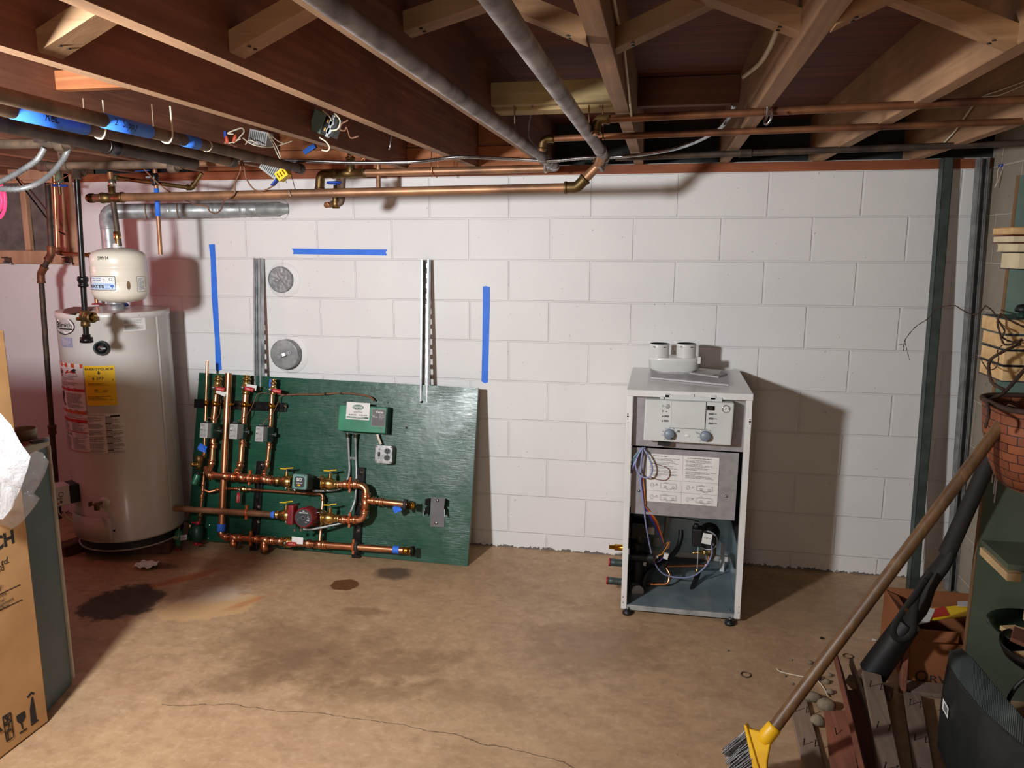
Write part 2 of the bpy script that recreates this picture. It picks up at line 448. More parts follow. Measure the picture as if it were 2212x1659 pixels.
def block_wall(name,paint,paint2,mortar,plane='xz',x0=0.0,bare=False):
    t=NT(name); p=t.n('ShaderNodeNewGeometry').outputs['Position']; sp=t.n('ShaderNodeSeparateXYZ'); t.l(p,sp.inputs[0])
    cb=t.n('ShaderNodeCombineXYZ'); h=sp.outputs[0 if plane=='xz' else 1]
    t.l(t.math('ADD',h,8.128-x0),cb.inputs[0]); t.l(t.math('ADD',sp.outputs[2],.2032*3-.0887),cb.inputs[1])
    wob=t.n('ShaderNodeVectorMath',operation='MULTIPLY_ADD'); nzc=t.n('ShaderNodeTexNoise'); nzc.inputs['Scale'].default_value=3.1; t.l(p,nzc.inputs['Vector'])
    t.l(nzc.outputs[1],wob.inputs[0]); wob.inputs[1].default_value=(.008,.008,0); t.l(cb.outputs[0],wob.inputs[2])
    br=t.n('ShaderNodeTexBrick'); br.offset=.5; br.offset_frequency=2; t.l(wob.outputs[0],br.inputs['Vector'])
    br.inputs['Scale'].default_value=1; br.inputs['Brick Width'].default_value=.4064; br.inputs['Row Height'].default_value=.2032
    br.inputs['Mortar Size'].default_value=.0055; br.inputs['Mortar Smooth'].default_value=.6
    mort=br.outputs['Fac']
    # parged smooth stretch on the far left of the painted wall
    sm=t.math('GREATER_THAN',sp.outputs[0],-2.02) if plane=='xz' else 1.0
    mm=t.math('MULTIPLY',mort,sm)
    big=t.noise(p,2.0,4); fine=t.noise(p,55,6,.7); pit=t.noise(p,120,2,.5)
    col=t.ramp(big,[(.35,lin(paint)),(.7,lin(paint2))])
    col=t.mix(t.math('MULTIPLY',mm,.5 if not bare else .8),col,lin(mortar))
    speck=t.math('GREATER_THAN',t.noise(p,48,2,.4),.745); col=t.mix(t.math('MULTIPLY',speck,.35 if not bare else .6),col,lin((70,62,58)))
    # chipped paint along the floor
    low=t.math('MULTIPLY',t.math('LESS_THAN',t.math('ADD',sp.outputs[2],t.math('MULTIPLY',t.math('SUBTRACT',t.noise(p,34,4,.7),.5),.07)),.008),.85)
    col=t.mix(low,col,lin((62,50,42)))
    t.fin(col,.55 if not bare else .85)
    hh=t.math('ADD',t.math('MULTIPLY',mm,-1.0),t.math('MULTIPLY',fine,.12)); hh=t.math('ADD',hh,t.math('MULTIPLY',t.math('GREATER_THAN',pit,.66),-.10))
    t.bump(hh,.55,.007); return t
block_wall('block_white',(232,230,228),(224,222,221),(222,220,219))
block_wall('block_bare',(168,156,140),(146,136,122),(196,186,170),'yz',.1,True)
t=NT('concrete'); p=t.pos(True)
big=t.noise(p,1.1,6,.6); mid=t.noise(t.pos(True,(1,1.6,1)),6.5,7,.66,.4); fine=t.noise(p,38,5,.6)
col=t.ramp(big,[(.3,lin((170,136,102))),(.5,lin((184,150,114))),(.72,lin((160,126,94)))])
col=t.mix(t.ramp(mid,[(.42,0.0),(.75,.32)]),col,lin((128,100,74)))
col=t.mix(t.ramp(fine,[(.5,0.0),(.72,.35)]),col,lin((206,178,148)))
blot=t.noise(t.pos(True,(1,1.3,1)),15,6,.72,.3); col=t.mix(t.ramp(blot,[(.48,0.0),(.72,.4)]),col,lin((118,88,62))); col=t.mix(t.ramp(blot,[(.28,.4),(.42,0.0)]),col,lin((208,180,148)))
def stain_shade(col,px,py,rx,ry,rgb,st,**k):
    c=FZ(px,py); m_=ellipse_mask(t,c.x,c.y,rx,ry,**k); return t.mix(t.math('MULTIPLY',m_,st),col,lin(rgb))
col=stain_shade(col,640,1400,.42,.30,(112,84,58),.55,edge=.35,wob=.5,sc=4)
col=stain_shade(col,560,1450,.34,.12,(104,78,54),.5,rot=.7,edge=.4,wob=.5,sc=5)
col=stain_shade(col,860,1440,.34,.14,(116,88,60),.5,rot=.4,edge=.4,wob=.5,sc=5)
col=stain_shade(col,780,1500,.26,.10,(116,88,60),.4,rot=.3,edge=.4,wob=.5,sc=5)
col=stain_shade(col,1010,1500,.30,.10,(120,92,64),.35,edge=.4,wob=.5,sc=5)
col=stain_shade(col,1270,1400,.4,.3,(132,104,82),.5,edge=.4,wob=.5,sc=5)
col=stain_shade(col,455,1310,.26,.16,(206,166,118),.85,rot=.5,edge=.06,wob=.18,sc=5)
col=stain_shade(col,470,1285,.17,.10,(206,190,170),.6,rot=.5,edge=.3,wob=.4,sc=8)
col=stain_shade(col,380,1255,.28,.05,(168,84,36),.75,rot=.9,edge=.4,wob=.5,sc=8)
col=stain_shade(col,540,1300,.12,.03,(184,110,56),.55,rot=1.0,edge=.4,wob=.6,sc=10)
col=stain_shade(col,745,1263,.085,.075,(98,60,26),.95,edge=.05,wob=.16,sc=12)
col=stain_shade(col,848,1238,.11,.085,(82,66,54),.85,edge=.2,wob=.2,sc=12)
col=stain_shade(col,785,1320,.12,.05,(110,80,50),.5,edge=.3,wob=.4,sc=10)
col=stain_shade(col,265,1300,.20,.22,(46,34,26),.9,rot=-.5,edge=.08,wob=.22,sc=6)  # oil stain, with the shadow lying there painted into the same patch
col=stain_shade(col,345,1222,.10,.05,(62,48,40),.8,edge=.15,wob=.3,sc=9)
col=stain_shade(col,420,1215,.25,.12,(126,86,58),.5,edge=.4,wob=.4,sc=6)
col=stain_shade(col,1700,1300,.5,.4,(126,100,76),.35,edge=.4,wob=.4,sc=5)
# hairline crack wandering across the slab
sp=t.n('ShaderNodeSeparateXYZ'); t.l(p,sp.inputs[0]); a=FZ(400,1522); b=FZ(830,1560); c_=FZ(1230,1655)
sl=(c_.y-a.y)/(c_.x-a.x); off=a.y-sl*a.x; mid_dev=b.y-(sl*b.x+off); xm=(a.x+c_.x)/2; hw=(c_.x-a.x)/2
u=t.math('DIVIDE',t.math('SUBTRACT',sp.outputs[0],xm),hw)
base=t.math('MULTIPLY_ADD',sp.outputs[0],sl,off); arch=t.math('MULTIPLY',t.math('SUBTRACT',1.0,t.math('MULTIPLY',u,u)),mid_dev)
yy=t.math('ADD',t.math('ADD',base,arch),t.math('MULTIPLY',t.math('SUBTRACT',t.noise(p,5,5,.6),.5),.09))
dd=t.math('ABSOLUTE',t.math('SUBTRACT',sp.outputs[1],yy)); ck=t.math('MULTIPLY',t.math('LESS_THAN',dd,.0022),t.math('LESS_THAN',t.math('ABSOLUTE',u),1.12))
col=t.mix(t.math('MULTIPLY',ck,.7),col,lin((70,52,38)))
spk=t.math('GREATER_THAN',t.noise(p,70,2,.4),.76); col=t.mix(t.math('MULTIPLY',spk,.5),col,lin((70,52,40)))
t.fin(col,t.ramp(mid,[(.3,.42),(.7,.62)])); t.bump(t.math('MULTIPLY_ADD',fine,.3,mid),.35,.004)

# ---- shell
XL,XR,YF=-3.7,2.14,-5.2; ZJ=1.957; ZS=2.165
mb=MB(); mb.bb(XL,XR+.2,YF,.25,-.1,0,'concrete'); struct(mb,'floor')
# back wall with the opening for the hopper window on the far left
wx0,wx1,wz0,wz1=-3.45,W(152,500).x,W(60,570).z,W(60,378).z+.03
mb=MB()
mb.bb(wx1,XR+.2,0,.2,0,1.914,'block_white'); mb.bb(XL,wx1,0,.2,0,wz0,'block_white'); mb.bb(XL,wx0,0,.2,wz0,1.914,'block_white')
struct(mb,'wall_back')
mb=MB(); mb.bb(XR,XR+.2,YF,0,0,ZS,'block_bare'); struct(mb,'wall_right')
mb=MB(); mb.bb(XL-.2,XL,YF,.2,0,ZS,'block_white'); struct(mb,'wall_left')
mb=MB(); mb.bb(XL-.2,XR+.2,YF-.2,YF,0,ZS,'block_bare'); struct(mb,'wall_front')
mb=MB(); mb.bb(XL-.2,XR+.2,YF-.2,.4,ZS,ZS+.03,'subfloor'); struct(mb,'ceiling')
# sill plate and rim
mb=MB(); mb.bb(XL,XR+.2,-.004,.14,1.914,1.956,'sill'); struct(mb,'trim_1')
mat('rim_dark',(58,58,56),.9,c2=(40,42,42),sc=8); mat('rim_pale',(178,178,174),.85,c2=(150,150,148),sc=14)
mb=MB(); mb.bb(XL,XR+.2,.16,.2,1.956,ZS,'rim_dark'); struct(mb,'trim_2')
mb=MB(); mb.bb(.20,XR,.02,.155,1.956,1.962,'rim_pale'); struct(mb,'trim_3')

# ---- hopper window, far left: stained casing, muntin, dirty panes
win=bpy.data.objects.new('window_1',None); COL.objects.link(win); win.location=((wx0+wx1)/2,-.02,wz0); WL['window_1']=win.location.copy(); win['kind']='structure'
mb=MB(); zr=wz0+.075
mb.bb(wx0,wx1,-.03,.05,wz0,zr,'frame_wood'); mb.bb(wx0,wx1,-.03,.05,wz1-.06,wz1,'frame_wood'); mb.bb(wx1-.075,wx1,-.03,.05,zr,wz1-.06,'frame_wood'); mb.bb(wx0,wx0+.06,-.03,.05,zr,wz1-.06,'frame_wood')
a=W(46,412,.0); b=W(66,552,0); mb.beam(V((a.x,.02,wz1-.06)),V((b.x,.0,zr)),.036,.03,'frame_wood',up=(0,1,0))
mb.build('window_frame',win,bevel=.003)
mb=MB(); mb.bb(wx0+.05,wx1-.05,.028,.034,zr-.01,wz1-.05,'window_dirt'); mb.build('pane',win)
mb=MB(); mb.bb(wx0-.02,wx1+.03,-.012,-.001,wz1-.0,1.914,'casing'); mb.build('head_casing',win)
mb=MB(); mb.bb(wx1,wx1+.045,-.012,-.001,wz0-.01,wz1,'casing'); mb.build('side_casing',win)
for px in (20,150):
    mb=MB(); c=W(px,562,-.03); mb.box(c+V((0,-.008,0)),(.035,.016,.03),'iron_rough'); mb.cyl(c+V((-.02,-.02,-.012)),c+V((.035,-.03,-.018)),.006,'zinc',seg=8); mb.box(c+V((-.012,-.018,.015)),(.018,.03,.008),'iron_rough'); mb.build('sash_latch',win)
mb=MB(); mb.sweep([W(30,378,-.06),W(100,470,-.1),W(122,497,-.09),W(140,507,-.05)],.004,'black_iron',8); mb.build('stay_rod',win)
mb=MB(); mb.bb(wx0,wx1,.05,.2,wz0-.02,1.914,'void_black'); o=struct(mb,'window_2')

# ---- floor joists
JL=[-3.27,-2.86,-2.45,-2.05,-1.65,-1.241,-.56,-.196,.165,.60,.99,1.40,1.81]
jn={-1.241:'rough brown floor joist behind the blue taped pipes',-.56:'rough brown floor joist whose foot ends over the green switch box',-.196:'rough brown floor joist ending over the blue tape strip that is horizontal on the wall',
 .165:'brown floor joist with a grey pipe running close along its underside',.60:'grey weathered floor joist between the hanging grey pipe and the bare white cable',.99:'tan floor joist with a bright hook and a white cable on its side',
 1.40:'wide tan floor joist, half in shadow, right of the bright pipe hook',1.81:'dim brown floor joist carrying two thin wires beside the right wall'}
for i,x in enumerate(JL):
    mb=MB(); m_='joist_lit' if x>.5 else 'joist'
    mb.bb(x,x+.041,YF,.13,ZJ,ZS,m_)
    mb.bb(x+.001,x+.040,YF,.13,ZJ-.0015,ZJ,'joist_lit')  # underside strip painted paler for the light from below
    o=mb.build('floor_joist')
    lab=jn.get(x) or ['brown floor joist out over the window, outermost of the row','brown floor joist above the window, second from the outer end','brown floor joist over the window bay behind the pipes','brown floor joist above the black gas pipe','brown floor joist above the expansion tank'][i]
    tag(o,lab,'joist','floor joists overhead','structure')

# ---- bridging and blocking between joists
def blockp(name,x0,x1,y0,y1,z0,z1,m,lab,cat='blocking'):
    mb=MB(); mb.bb(x0,x1,y0,y1,z0,z1,m); o=mb.build(name,bevel=.002); return tag(o,lab,cat,'blocking between the joists')
J=lambda v:min(JL,key=lambda q:abs(q-v))
z0=ZJ
p=WX(1060,228,.165+.041); yb=p.y
blockp('joist_blocking',.206,.60,yb,yb+.04,W(1060,228,yb).z,W(1060,178,yb).z,'blocking','pale yellow wood block spanning two joists beside the grey pipe')
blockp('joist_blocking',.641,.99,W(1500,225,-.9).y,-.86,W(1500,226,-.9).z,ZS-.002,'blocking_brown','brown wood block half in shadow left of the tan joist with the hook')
blockp('joist_blocking',.206,.60,yb+.05,yb+.14,W(1080,240,yb+.05).z,W(1080,228,yb+.05).z+.02,'blocking','thin pale strip tucked under the pale yellow wood block')
for x0,x1,lab in ((-.155,.165,'orange fir board closing the joist bay with pencil marks'),(-.519,-.196,'orange fir board behind the hook between two joists'),(-1.2,-.56,'orange fir board behind the grey slotted transformer'),(-1.609,-1.241,'orange fir board over the end of the dark hanging pipes')):
    blockp('rim_board',x0,x1,-.02,.02,ZJ+.002,ZJ+.095,'fir',lab)
    blockp('rim_board',x0,x1,-.01,.03,ZJ+.098,ZS-.003,'fir','upper '+lab)
c=WX(118,170,-1.2)
blockp('joist_blocking',-1.2,-.56,c.y-.0,c.y+.04,W(118,194,c.y).z,W(118,152,c.y).z,'fir','short orange fir block above the blue marked pipe on the far side')
def bridge(px,py,x0,x1,w,h,lab,yo=0.0,m='brace'):
    a=WX(px,py,x0); a=V((x0,a.y+yo,a.z+h*.35)); b=V((x1,a.y,ZS-.03)); d=(b-a).normalized()
    mb=MB(); e=(.0 if x1>x0 else .0); q=V((0,w/2,0)); nz=d.cross(V((0,1,0))).normalized()*h/2
    sl=(nz.x/d.x)*d
    A=[a-nz+sl-q,a-nz+sl+q,a+nz-sl+q,a+nz-sl-q]; B=[b-nz+sl-q,b-nz+sl+q,b+nz-sl+q,b+nz-sl-q]
    mb.hexa([A[0],A[1],A[2],A[3],B[0],B[1],B[2],B[3]],m)
    for k in (-.012,.012):
        c=a+d*.03-nz*1.02*(1 if nz.z>0 else -1)+V((0,k,0)); mb.cyl(c,c-V((0,0,.002)),.004,'nail',seg=8)
    o=mb.build('bridging_brace'); return tag(o,lab,'brace','cross bridging between joists')
bridge(108,112,-.519,-.196,.066,.04,'pale diagonal brace with two nail holes, brightest one by the first bright joist edge')
bridge(512,112,-.155,.165,.06,.04,'dim diagonal brace right of the pale bright one')
bridge(880,68,.206,.60,.055,.038,'brown diagonal brace between the two grey pipes')
bridge(1258,58,.60,.206,.05,.034,'tan diagonal brace meeting the grey weathered joist',.09)
bridge(1330,104,.641,.99,.055,.038,'dark diagonal brace leaving the grey weathered joist',-.0)
bridge(1742,38,.99,.641,.055,.038,'tan diagonal brace nailed to the tan joist with the cable',.09)
bridge(1800,54,1.031,1.40,.05,.034,'thin tan diagonal brace right of the tan joist with the hook')
bridge(2230,70,1.40,1.031,.055,.036,'brown diagonal brace in the top right corner by the wide tan joist',.09)
# ================================================================ OVERHEAD PIPES, CABLES AND BITS
def run(name,label,pts,r,m,cat='pipe',fit=(),group=None,bend=None,caps=True):
    """a pipe run: one length of pipe plus fittings (kind, point index or point, direction, length, radius factor, material)"""
    pts=[V(p) for p in pts]; t=thing(name,pts[0],label,cat,group)
    mb=MB(); mb.pipe(pts,r,m,bend); mb.build('pipe_length',t)
    for f in fit:
        kind,p,d,L,k,fm=f; p=V(p); d=V(d).normalized(); mb=MB()
        if kind=='coupling':
            mb.lathe(p-d*L/2,d,[(0,r*1.02),(0,r*k),(L*.08,r*k*1.06),(L*.16,r*k),(L*.84,r*k),(L*.92,r*k*1.06),(L,r*k),(L,r*1.02)],fm,16)
        elif kind=='cap':
            mb.lathe(p,d,[(0,r*1.02),(0,r*k),(L*.8,r*k),(L,r*k*.75),(L,.0001)],fm,16)
        mb.build(kind,t)
    return t
def elbow(t,a,b,c,r,m,k=1.22,L=None,name='elbow'):
    a,b,c=V(a),V(b),V(c); L=L or r*2.6; d1=(a-b).normalized(); d2=(c-b).normalized()
    mb=MB(); mb.pipe([b+d1*L,b,b+d2*L],r*k,m,r*1.8,16)
    for d in (d1,d2): mb.lathe(b+d*L,-d,[(-.001,r),(-.001,r*k*1.12),(r*.45,r*k*1.12),(r*.45,r)],m,16)
    return mb.build(name,t)
def tee(t,p,d,s,r,m,k=1.2,L=None,r2=None,name='tee'):
    p,d,s=V(p),V(d).normalized(),V(s).normalized(); L=L or r*3; r2=r2 or r
    mb=MB(); mb.lathe(p-d*L,d,[(0,r),(0,r*k*1.1),(r*.5,r*k*1.1),(r*.5,r*k),(2*L-r*.5,r*k),(2*L-r*.5,r*k*1.1),(2*L,r*k*1.1),(2*L,r)],m,16)
    mb.lathe(p,s,[(0,r2*k),(L*.85,r2*k),(L*.85,r2*k*1.1),(L,r2*k*1.1),(L,r2)],m,16)
    return mb.build(name,t)
def wrap(t,a,b,r,m='blue_tape',name='tape_wrap',seg=18):
    mb=MB(); mb.lathe(a,V(b)-V(a),[(0,r*1.0),(0,r*1.07),((V(b)-V(a)).length,r*1.07),((V(b)-V(a)).length,r)],m,seg); return mb.build(name,t)

# ---- main copper header below the joists (P1), its tee and the drop to the expansion tank
Y1=-.75
a,b=W(200,428,Y1),W(1246,405,Y1); g2=V((.516,-.76,1.912))
t=run('copper_header_pipe','long tarnished copper pipe spanning the wall just above the blue tape',[a,b,g2+V((-.02,-.0,-.03)),g2+V((0,-.09,0))],.0178,'copper_old',bend=.03)
k=(b-a).normalized()
mb=MB(); mb.lathe(a+k*.005,-k,[(0,.018),(0,.0205),(.02,.0205),(.03,.016),(.034,.0001)],'brass_old',16); mb.build('end_cap',t)
elbow(t,a,b,g2+V((-.02,0,-.03)),.0178,'brass_old'); tk=W(243,427,Y1); tk=a+k*((tk-a).dot(k))
tee(t,tk,k,(0,0,1),.0178,'brass_old',r2=.0125)
q=a+k*((W(1285,372,Y1)-a).length); mb=MB(); d=(g2-b).normalized(); mb.lathe(b+d*.11,d,[(0,.018),(0,.022),(.05,.022),(.05,.018)],'brass_old',16); mb.build('coupling',t)
# ---- grey pipe coming forward under the joists (P2)
t=run('grey_drain_pipe','dull grey pipe running toward the viewer between two joists, joined to the long copper pipe',[g2+V((0,-.02,0)),V((.505,-5.0,1.915))],.0190,'pipe_grey')
elbow(t,g2+V((-.03,0,-.06)),g2+V((0,.01,-.002)),g2+V((0,-.2,0)),.0185,'pipe_grey',1.2,.05)
mb=MB(); mb.lathe(g2+V((0,-.17,0)),(0,-1,0),[(0,.0190),(0,.0225),(.06,.0225),(.06,.0190)],'pipe_grey',18); mb.build('coupling',t)
# ---- second grey pipe under joist (P3) feeding the higher copper header (P4)
p3=V((.256,-.25,1.93)); p3b=V((.249,-5.0,1.93))
t=run('grey_supply_pipe','mottled grey pipe tight along the underside of a brown joist',[p3,p3b],.0180,'pipe_grey')
elbow(t,p3+V((-.2,0,-.005)),p3+V((0,.015,-.002)),p3b,.0178,'pipe_grey',1.2,.05)
for yy in (-.62,-.5):
    mb=MB(); mb.lathe((.2555,yy,1.93),(0,1,0),[(0,.0180),(0,.0215),(.05,.0215),(.05,.0180)],'pipe_grey',18); mb.build('coupling',t)
Y4=-.236; a4=W(692,376,Y4); b4=p3+V((-.03,.012,-.008)); dn=W(690,415,Y4)
t=run('copper_branch_pipe','upper copper pipe along the sill, elbowed down at one end above the blue wheel valve',[dn,a4,b4],.0178,'copper_old',bend=.02)
elbow(t,dn,a4,b4,.0178,'brass_old',1.22,.07)
k4=(b4-a4).normalized()
c4=a4+k4*((W(758,374,Y4)-a4).length); tee(t,c4,k4,(0,0,1),.0178,'brass_old',L=.075)
mb=MB(); u=c4+V((0,0,.085)); mb.pipe([c4+V((0,0,.05)),u,u+V((.02,-.05,0))],.0145,'brass_old',.02); mb.lathe(u+V((.02,-.05,0)),(.37,-.93,0),[(0,.0145),(.012,.0145),(.012,.0115),(-.03,.0115),(-.03,.0001)],'copper_new',16,caps=False); mb.build('open_stub',t)
cd_=a4+k4*((W(818,374,Y4)-a4).length)
mb=MB(); mb.cyl(cd_+V((0,0,.05)),W(818,425,Y4),.0105,'copper_old'); mb.build('drop_pipe',t)
mb=MB(); mb.lathe(b4-k4*.02,k4,[(0,.0178),(0,.021),(.012,.021),(.012,.0178)],'solder',16); mb.build('solder_ring',t)
# wire hangers for P4
def hanger(label,pts,m='copper_brown',r=.0022):
    mb=MB(); mb.sweep(smooth_path(pts,6),r,m,7); o=mb.build('wire_hanger'); return tag(o,label,'hanger','wire hangers holding the pipes')
hp=a4+k4*((W(940,372,Y4)-a4).length)
hanger('pair of copper wires looped under the upper copper pipe at the joist end',[hp+V((-.012,-.01,.10)),hp+V((-.011,-.024,.02)),hp+V((-.005,-.02,-.02)),hp+V((.0,.0,-.022)),hp+V((.008,.015,-.015)),hp+V((.012,.01,.10))],'copper_new')
hq=c4+V((.10,-.05,.09))
hanger('twisted copper wire hook by the open pipe stub',[hq+V((.02,-.01,.05)),hq+V((.015,0,.0)),hq+V((-.03,0,-.04)),hq+V((-.05,0,-.05)),hq+V((-.02,.005,-.05)),hq+V((.0,0,-.01)),hq+V((.03,0,.035))],'copper_new')
zb=W(1060,228,yb).z
def onpipe3(y): return V((.2555,y,1.93))
w=W(1162,270,-.55)
hanger('bent wire dropping from the pale block to the mottled grey pipe',[V((W(1150,228,yb+.02).x,yb+.02,zb)),V((W(1146,255,-.7).x,-.72,1.99)),onpipe3(-.60)+V((.026,0,.01)),onpipe3(-.60)+V((.02,0,-.02)),onpipe3(-.60)+V((-.02,0,-.016))],'pipe_dusty')
hanger('straight thin wire beside the bent one under the pale block',[V((W(1111,235,yb+.02).x,yb+.02,zb)),V((W(1113,284,yb+.02).x,yb+.02,W(1113,284,yb+.02).z))],'pipe_dusty')
for px,lab in ((1272,'thin straight hanger wire under the pale block nearer the grey pipe'),(1302,'thin straight hanger wire under the pale block nearer the weathered joist')):
    a_=W(px,227,yb+.01); b_=W(px+1,265 if px<1290 else 303,yb+.01); hanger(lab,[a_,(a_+b_)/2,b_],'copper_brown')
# ---- two slim copper lines crossing under the joists on the right (P5, P6) and the dark iron line (P7)
def zline(px0,py0,px1,py1,y): return W(px0,py0,y),W(px1,py1,y)
a,b=zline(1290,258,2185,217,-1.46); b=a+(b-a)*((XR-.001-a.x)/(b.x-a.x)); d=a+V((-.004,.0,-.045))
t=run('slim_copper_pipe','higher of two slim copper pipes crossing under the tan joists',[d,a,b],.0112,'copper_brown',bend=.014,group='slim copper pipes'); elbow(t,d,a,b,.0112,'brass_old',1.25,.035)
a,b=zline(1174,300,2190,263,-1.10); b=a+(b-a)*((XR-.001-a.x)/(b.x-a.x)); d=a+V((-.006,.0,-.04))
t=run('slim_copper_pipe','lower of two slim copper pipes crossing under the tan joists',[d,a,b],.0108,'copper_brown',bend=.014,group='slim copper pipes'); elbow(t,d,a,b,.0108,'brass_old',1.25,.034)
a,b=zline(1330,341,2185,310,-.52); b=a+(b-a)*((XR-.001-a.x)/(b.x-a.x))
run('iron_water_pipe','dark iron pipe lowest under the tan joists, ending at a valve near the right wall',[a,b],.0125,'pipe_dark',fit=[('coupling',a+(b-a)*.32,b-a,.05,1.25,'pipe_dark')])
# valve in the right corner with pull chain
c=W(2178,338,-.1); t=thing('corner_stop_valve',c,'small blue handled stop valve in the top right corner with a hanging string','valve')
mb=MB(); mb.cyl(c+V((0,0,-.03)),c+V((0,0,.09)),.014,'brass_old'); mb.lathe(c+V((0,0,-.02)),(0,0,1),[(0,.012),(0,.02),(.02,.024),(.05,.018),(.05,.01)],'verdigris'); mb.build('valve_body',t)
mb=MB(); mb.lathe(c+V((0,0,-.045)),(0,0,1),[(0,.004),(0,.03),(.008,.034),(.014,.028),(.014,.004)],'blue_tape_dark'); mb.build('valve_handle',t)
mb=MB(); mb.sweep(smooth_path([c+V((-.03,-.02,-.035)),c+V((-.045,-.03,-.06)),c+V((-.044,-.03,-.10)),c+V((-.05,-.03,-.13)),c+V((-.036,-.03,-.09)),c+V((-.02,-.02,-.035))]),.0016,'wire_white',6); mb.build('string',t)
# bright hook on the tan joist, other S hook on the left
def hook(lab,px,py0,py1,y,r=.0038):
    a=W(px,py0,y); b=W(px-2,py1,y); mb=MB(); mb.sweep(smooth_path([a,a.lerp(b,.55),b+V((-.006,-.004,.006)),b+V((-.002,-.014,-.002)),b+V((.006,-.022,.006)),b+V((.01,-.022,.028))]),r,'zinc',9); return tag(mb.build('pipe_hook'),lab,'hook')
hook('bright bare hook hanging over the higher slim copper pipe',1658,224,268,-1.49); hook('bright bare hook hanging from a joist near the orange boards',845,292,322,-.5,.003)
# ---- metal clad cable along the sill and up the joist
pts=[W(495,346,-.62),W(640,347,-.66),W(760,351,-.66),W(900,349,-.66),W(990,339,-.70),W(1100,343,-.62),W(1190,347,-.60),W(1260,341,-.60),W(1345,338,-.60),W(1440,325,-.72),W(1500,307,-.85),W(1550,280,-1.02),W(1575,252,-1.2),W(1586,226,-1.3)]
pa,ra=ribbed(smooth_path(pts,10),.0062,.0018,.009); mb=MB(); mb.sweep(pa,ra,'zinc',10); tag(mb.build('armoured_cable'),'shiny ribbed metal cable running along the sill and curving up a tan joist','cable')
# white cable on the tan joist and other loose wires
mb=MB(); mb.sweep(smooth_path([WX(1692,30,.985),WX(1680,62,.985),WX(1662,105,.983),WX(1640,138,.983),WX(1606,166,.98)]),.007,'wire_white',8); tag(mb.build('white_cable'),'bare white cable bowed along the side of the tan joist','cable')
mb=MB(); mb.sweep(smooth_path([WX(1326,-5,.648),WX(1334,40,.648),WX(1347,90,.648),WX(1352,140,.648),WX(1364,250,.648)]),.0035,'wire_white',6); tag(mb.build('thin_cable'),'thin pale cable stapled down the side of the weathered joist','cable')
mb=MB()
for o_ in (0,.010): mb.sweep(smooth_path([WX(2214,175,1.80)+V((0,o_,-o_)),WX(2160,195,1.80)+V((0,0,-o_*1.5)),WX(2118,212,1.80)+V((0,o_,0)),WX(2085,250,1.80)+V((0,o_,-.005)),WX(2062,285,1.80)+V((0,o_,0)),WX(2034,314,1.80)+V((0,o_,0))]),.0022,'wire_white',6)
tag(mb.build('bell_wires'),'pair of thin pale wires looping down the dim joist by the right wall','wire')

# ---- blue taped heating pipes on the left (P8 return, P9 supply), black gas pipe (P10)
a9,b9=FZ(-120,176,1.90),FZ(655,366,1.90); b9=V((b9.x,-.62,1.90))
t=run('heating_supply_pipe','dark hanging pipe with two blue taped stretches, higher of the taped pair',[a9,b9],.0185,'pipe_dusty',fit=[('cap',b9-(b9-a9).normalized()*.05,b9-a9,.055,1.18,'pipe_dark')],group='blue taped heating pipes')
def on(a,b,px,py):
    d=(b-a).normalized(); n=d.cross(V((0,0,1))).cross(d)
    best=min((a.lerp(b,i/400) for i in range(401)),key=lambda p:abs(projx(p)-px)); return best
def projx(p):
    c=V(p)-CAM; return CX+FPX*c.dot(RT)/c.dot(FW)
def proj(p):
    c=V(p)-CAM; return CX+FPX*c.dot(RT)/c.dot(FW), CY-FPX*c.dot(UP)/c.dot(FW)
def tapelabel(t,a,b,px0,px1,r,txt=None,tu=.3,ts=.03,w=None):
    p,q=on(a,b,px0,0),on(a,b,px1,0); wrap(t,p,q,r)
    if txt:
        d=(q-p).normalized(); view=(CAM-(p+q)/2).normalized(); n=(view-d*view.dot(d)).normalized(); up=n.cross(d)
        L=(q-p).length; base=p
        art=Art(lambda u,v,h: base+d*u+ (n*math.cos(v/(r*1.08))+up*math.sin(v/(r*1.08)))*(r*1.08+h*.8))
        art.text(txt,L*tu,-.004,ts,'ink',.008,slant=.12); art.build('handwriting',t)
tapelabel(t,a9,b9,222,320,.0185,'2   Supply',.1,.026); tapelabel(t,a9,b9,396,424,.0185)
mb=MB(); mb.lathe(on(a9,b9,445,0),b9-a9,[(0,.0185),(0,.0196),(.006,.0196),(.006,.0185)],'wire_white'); mb.build('ring_mark',t)
a8,b8=FZ(-120,206,1.90),FZ(505,351,1.90); b8=V((b8.x,b8.y,1.90))
t=run('heating_return_pipe','dark hanging pipe with one long blue tape lettered Ret, lower of the taped pair',[a8,b8],.0185,'pipe_dusty',fit=[('cap',b8-(b8-a8).normalized()*.05,b8-a8,.055,1.18,'pipe_dark')],group='blue taped heating pipes')
tapelabel(t,a8,b8,26,182,.0185,'Ret.',.33,.034)
a10,b10=FZ(-120,243,1.885),FZ(420,354,1.885)
run('black_gas_pipe','black gas pipe running in shadow below the blue taped pipes',[a10,b10],.021,'pipe_dark',fit=[('coupling',a10.lerp(b10,.55),b10-a10,.06,1.2,'black_iron')])
for i,(px,py0,pt,a_,b_,lab) in enumerate(((215,195,215,a8,b8,'white hooked hanger wire looped round the Ret pipe'),(362,222,360,a9,b9,'white hooked hanger wire looped round the supply pipe'))):
    c=on(a_,b_,pt,0); top=c+V((.02,.0,.085)); d=(b_-a_).normalized()
    hanger(lab,[top,c+V((.021,0,.03)),c+V((.02,0,0)),c+V((.008,0,-.02)),c+V((-.012,0,-.017)),c+V((-.02,.0,-.004))],'wire_white',.0028)
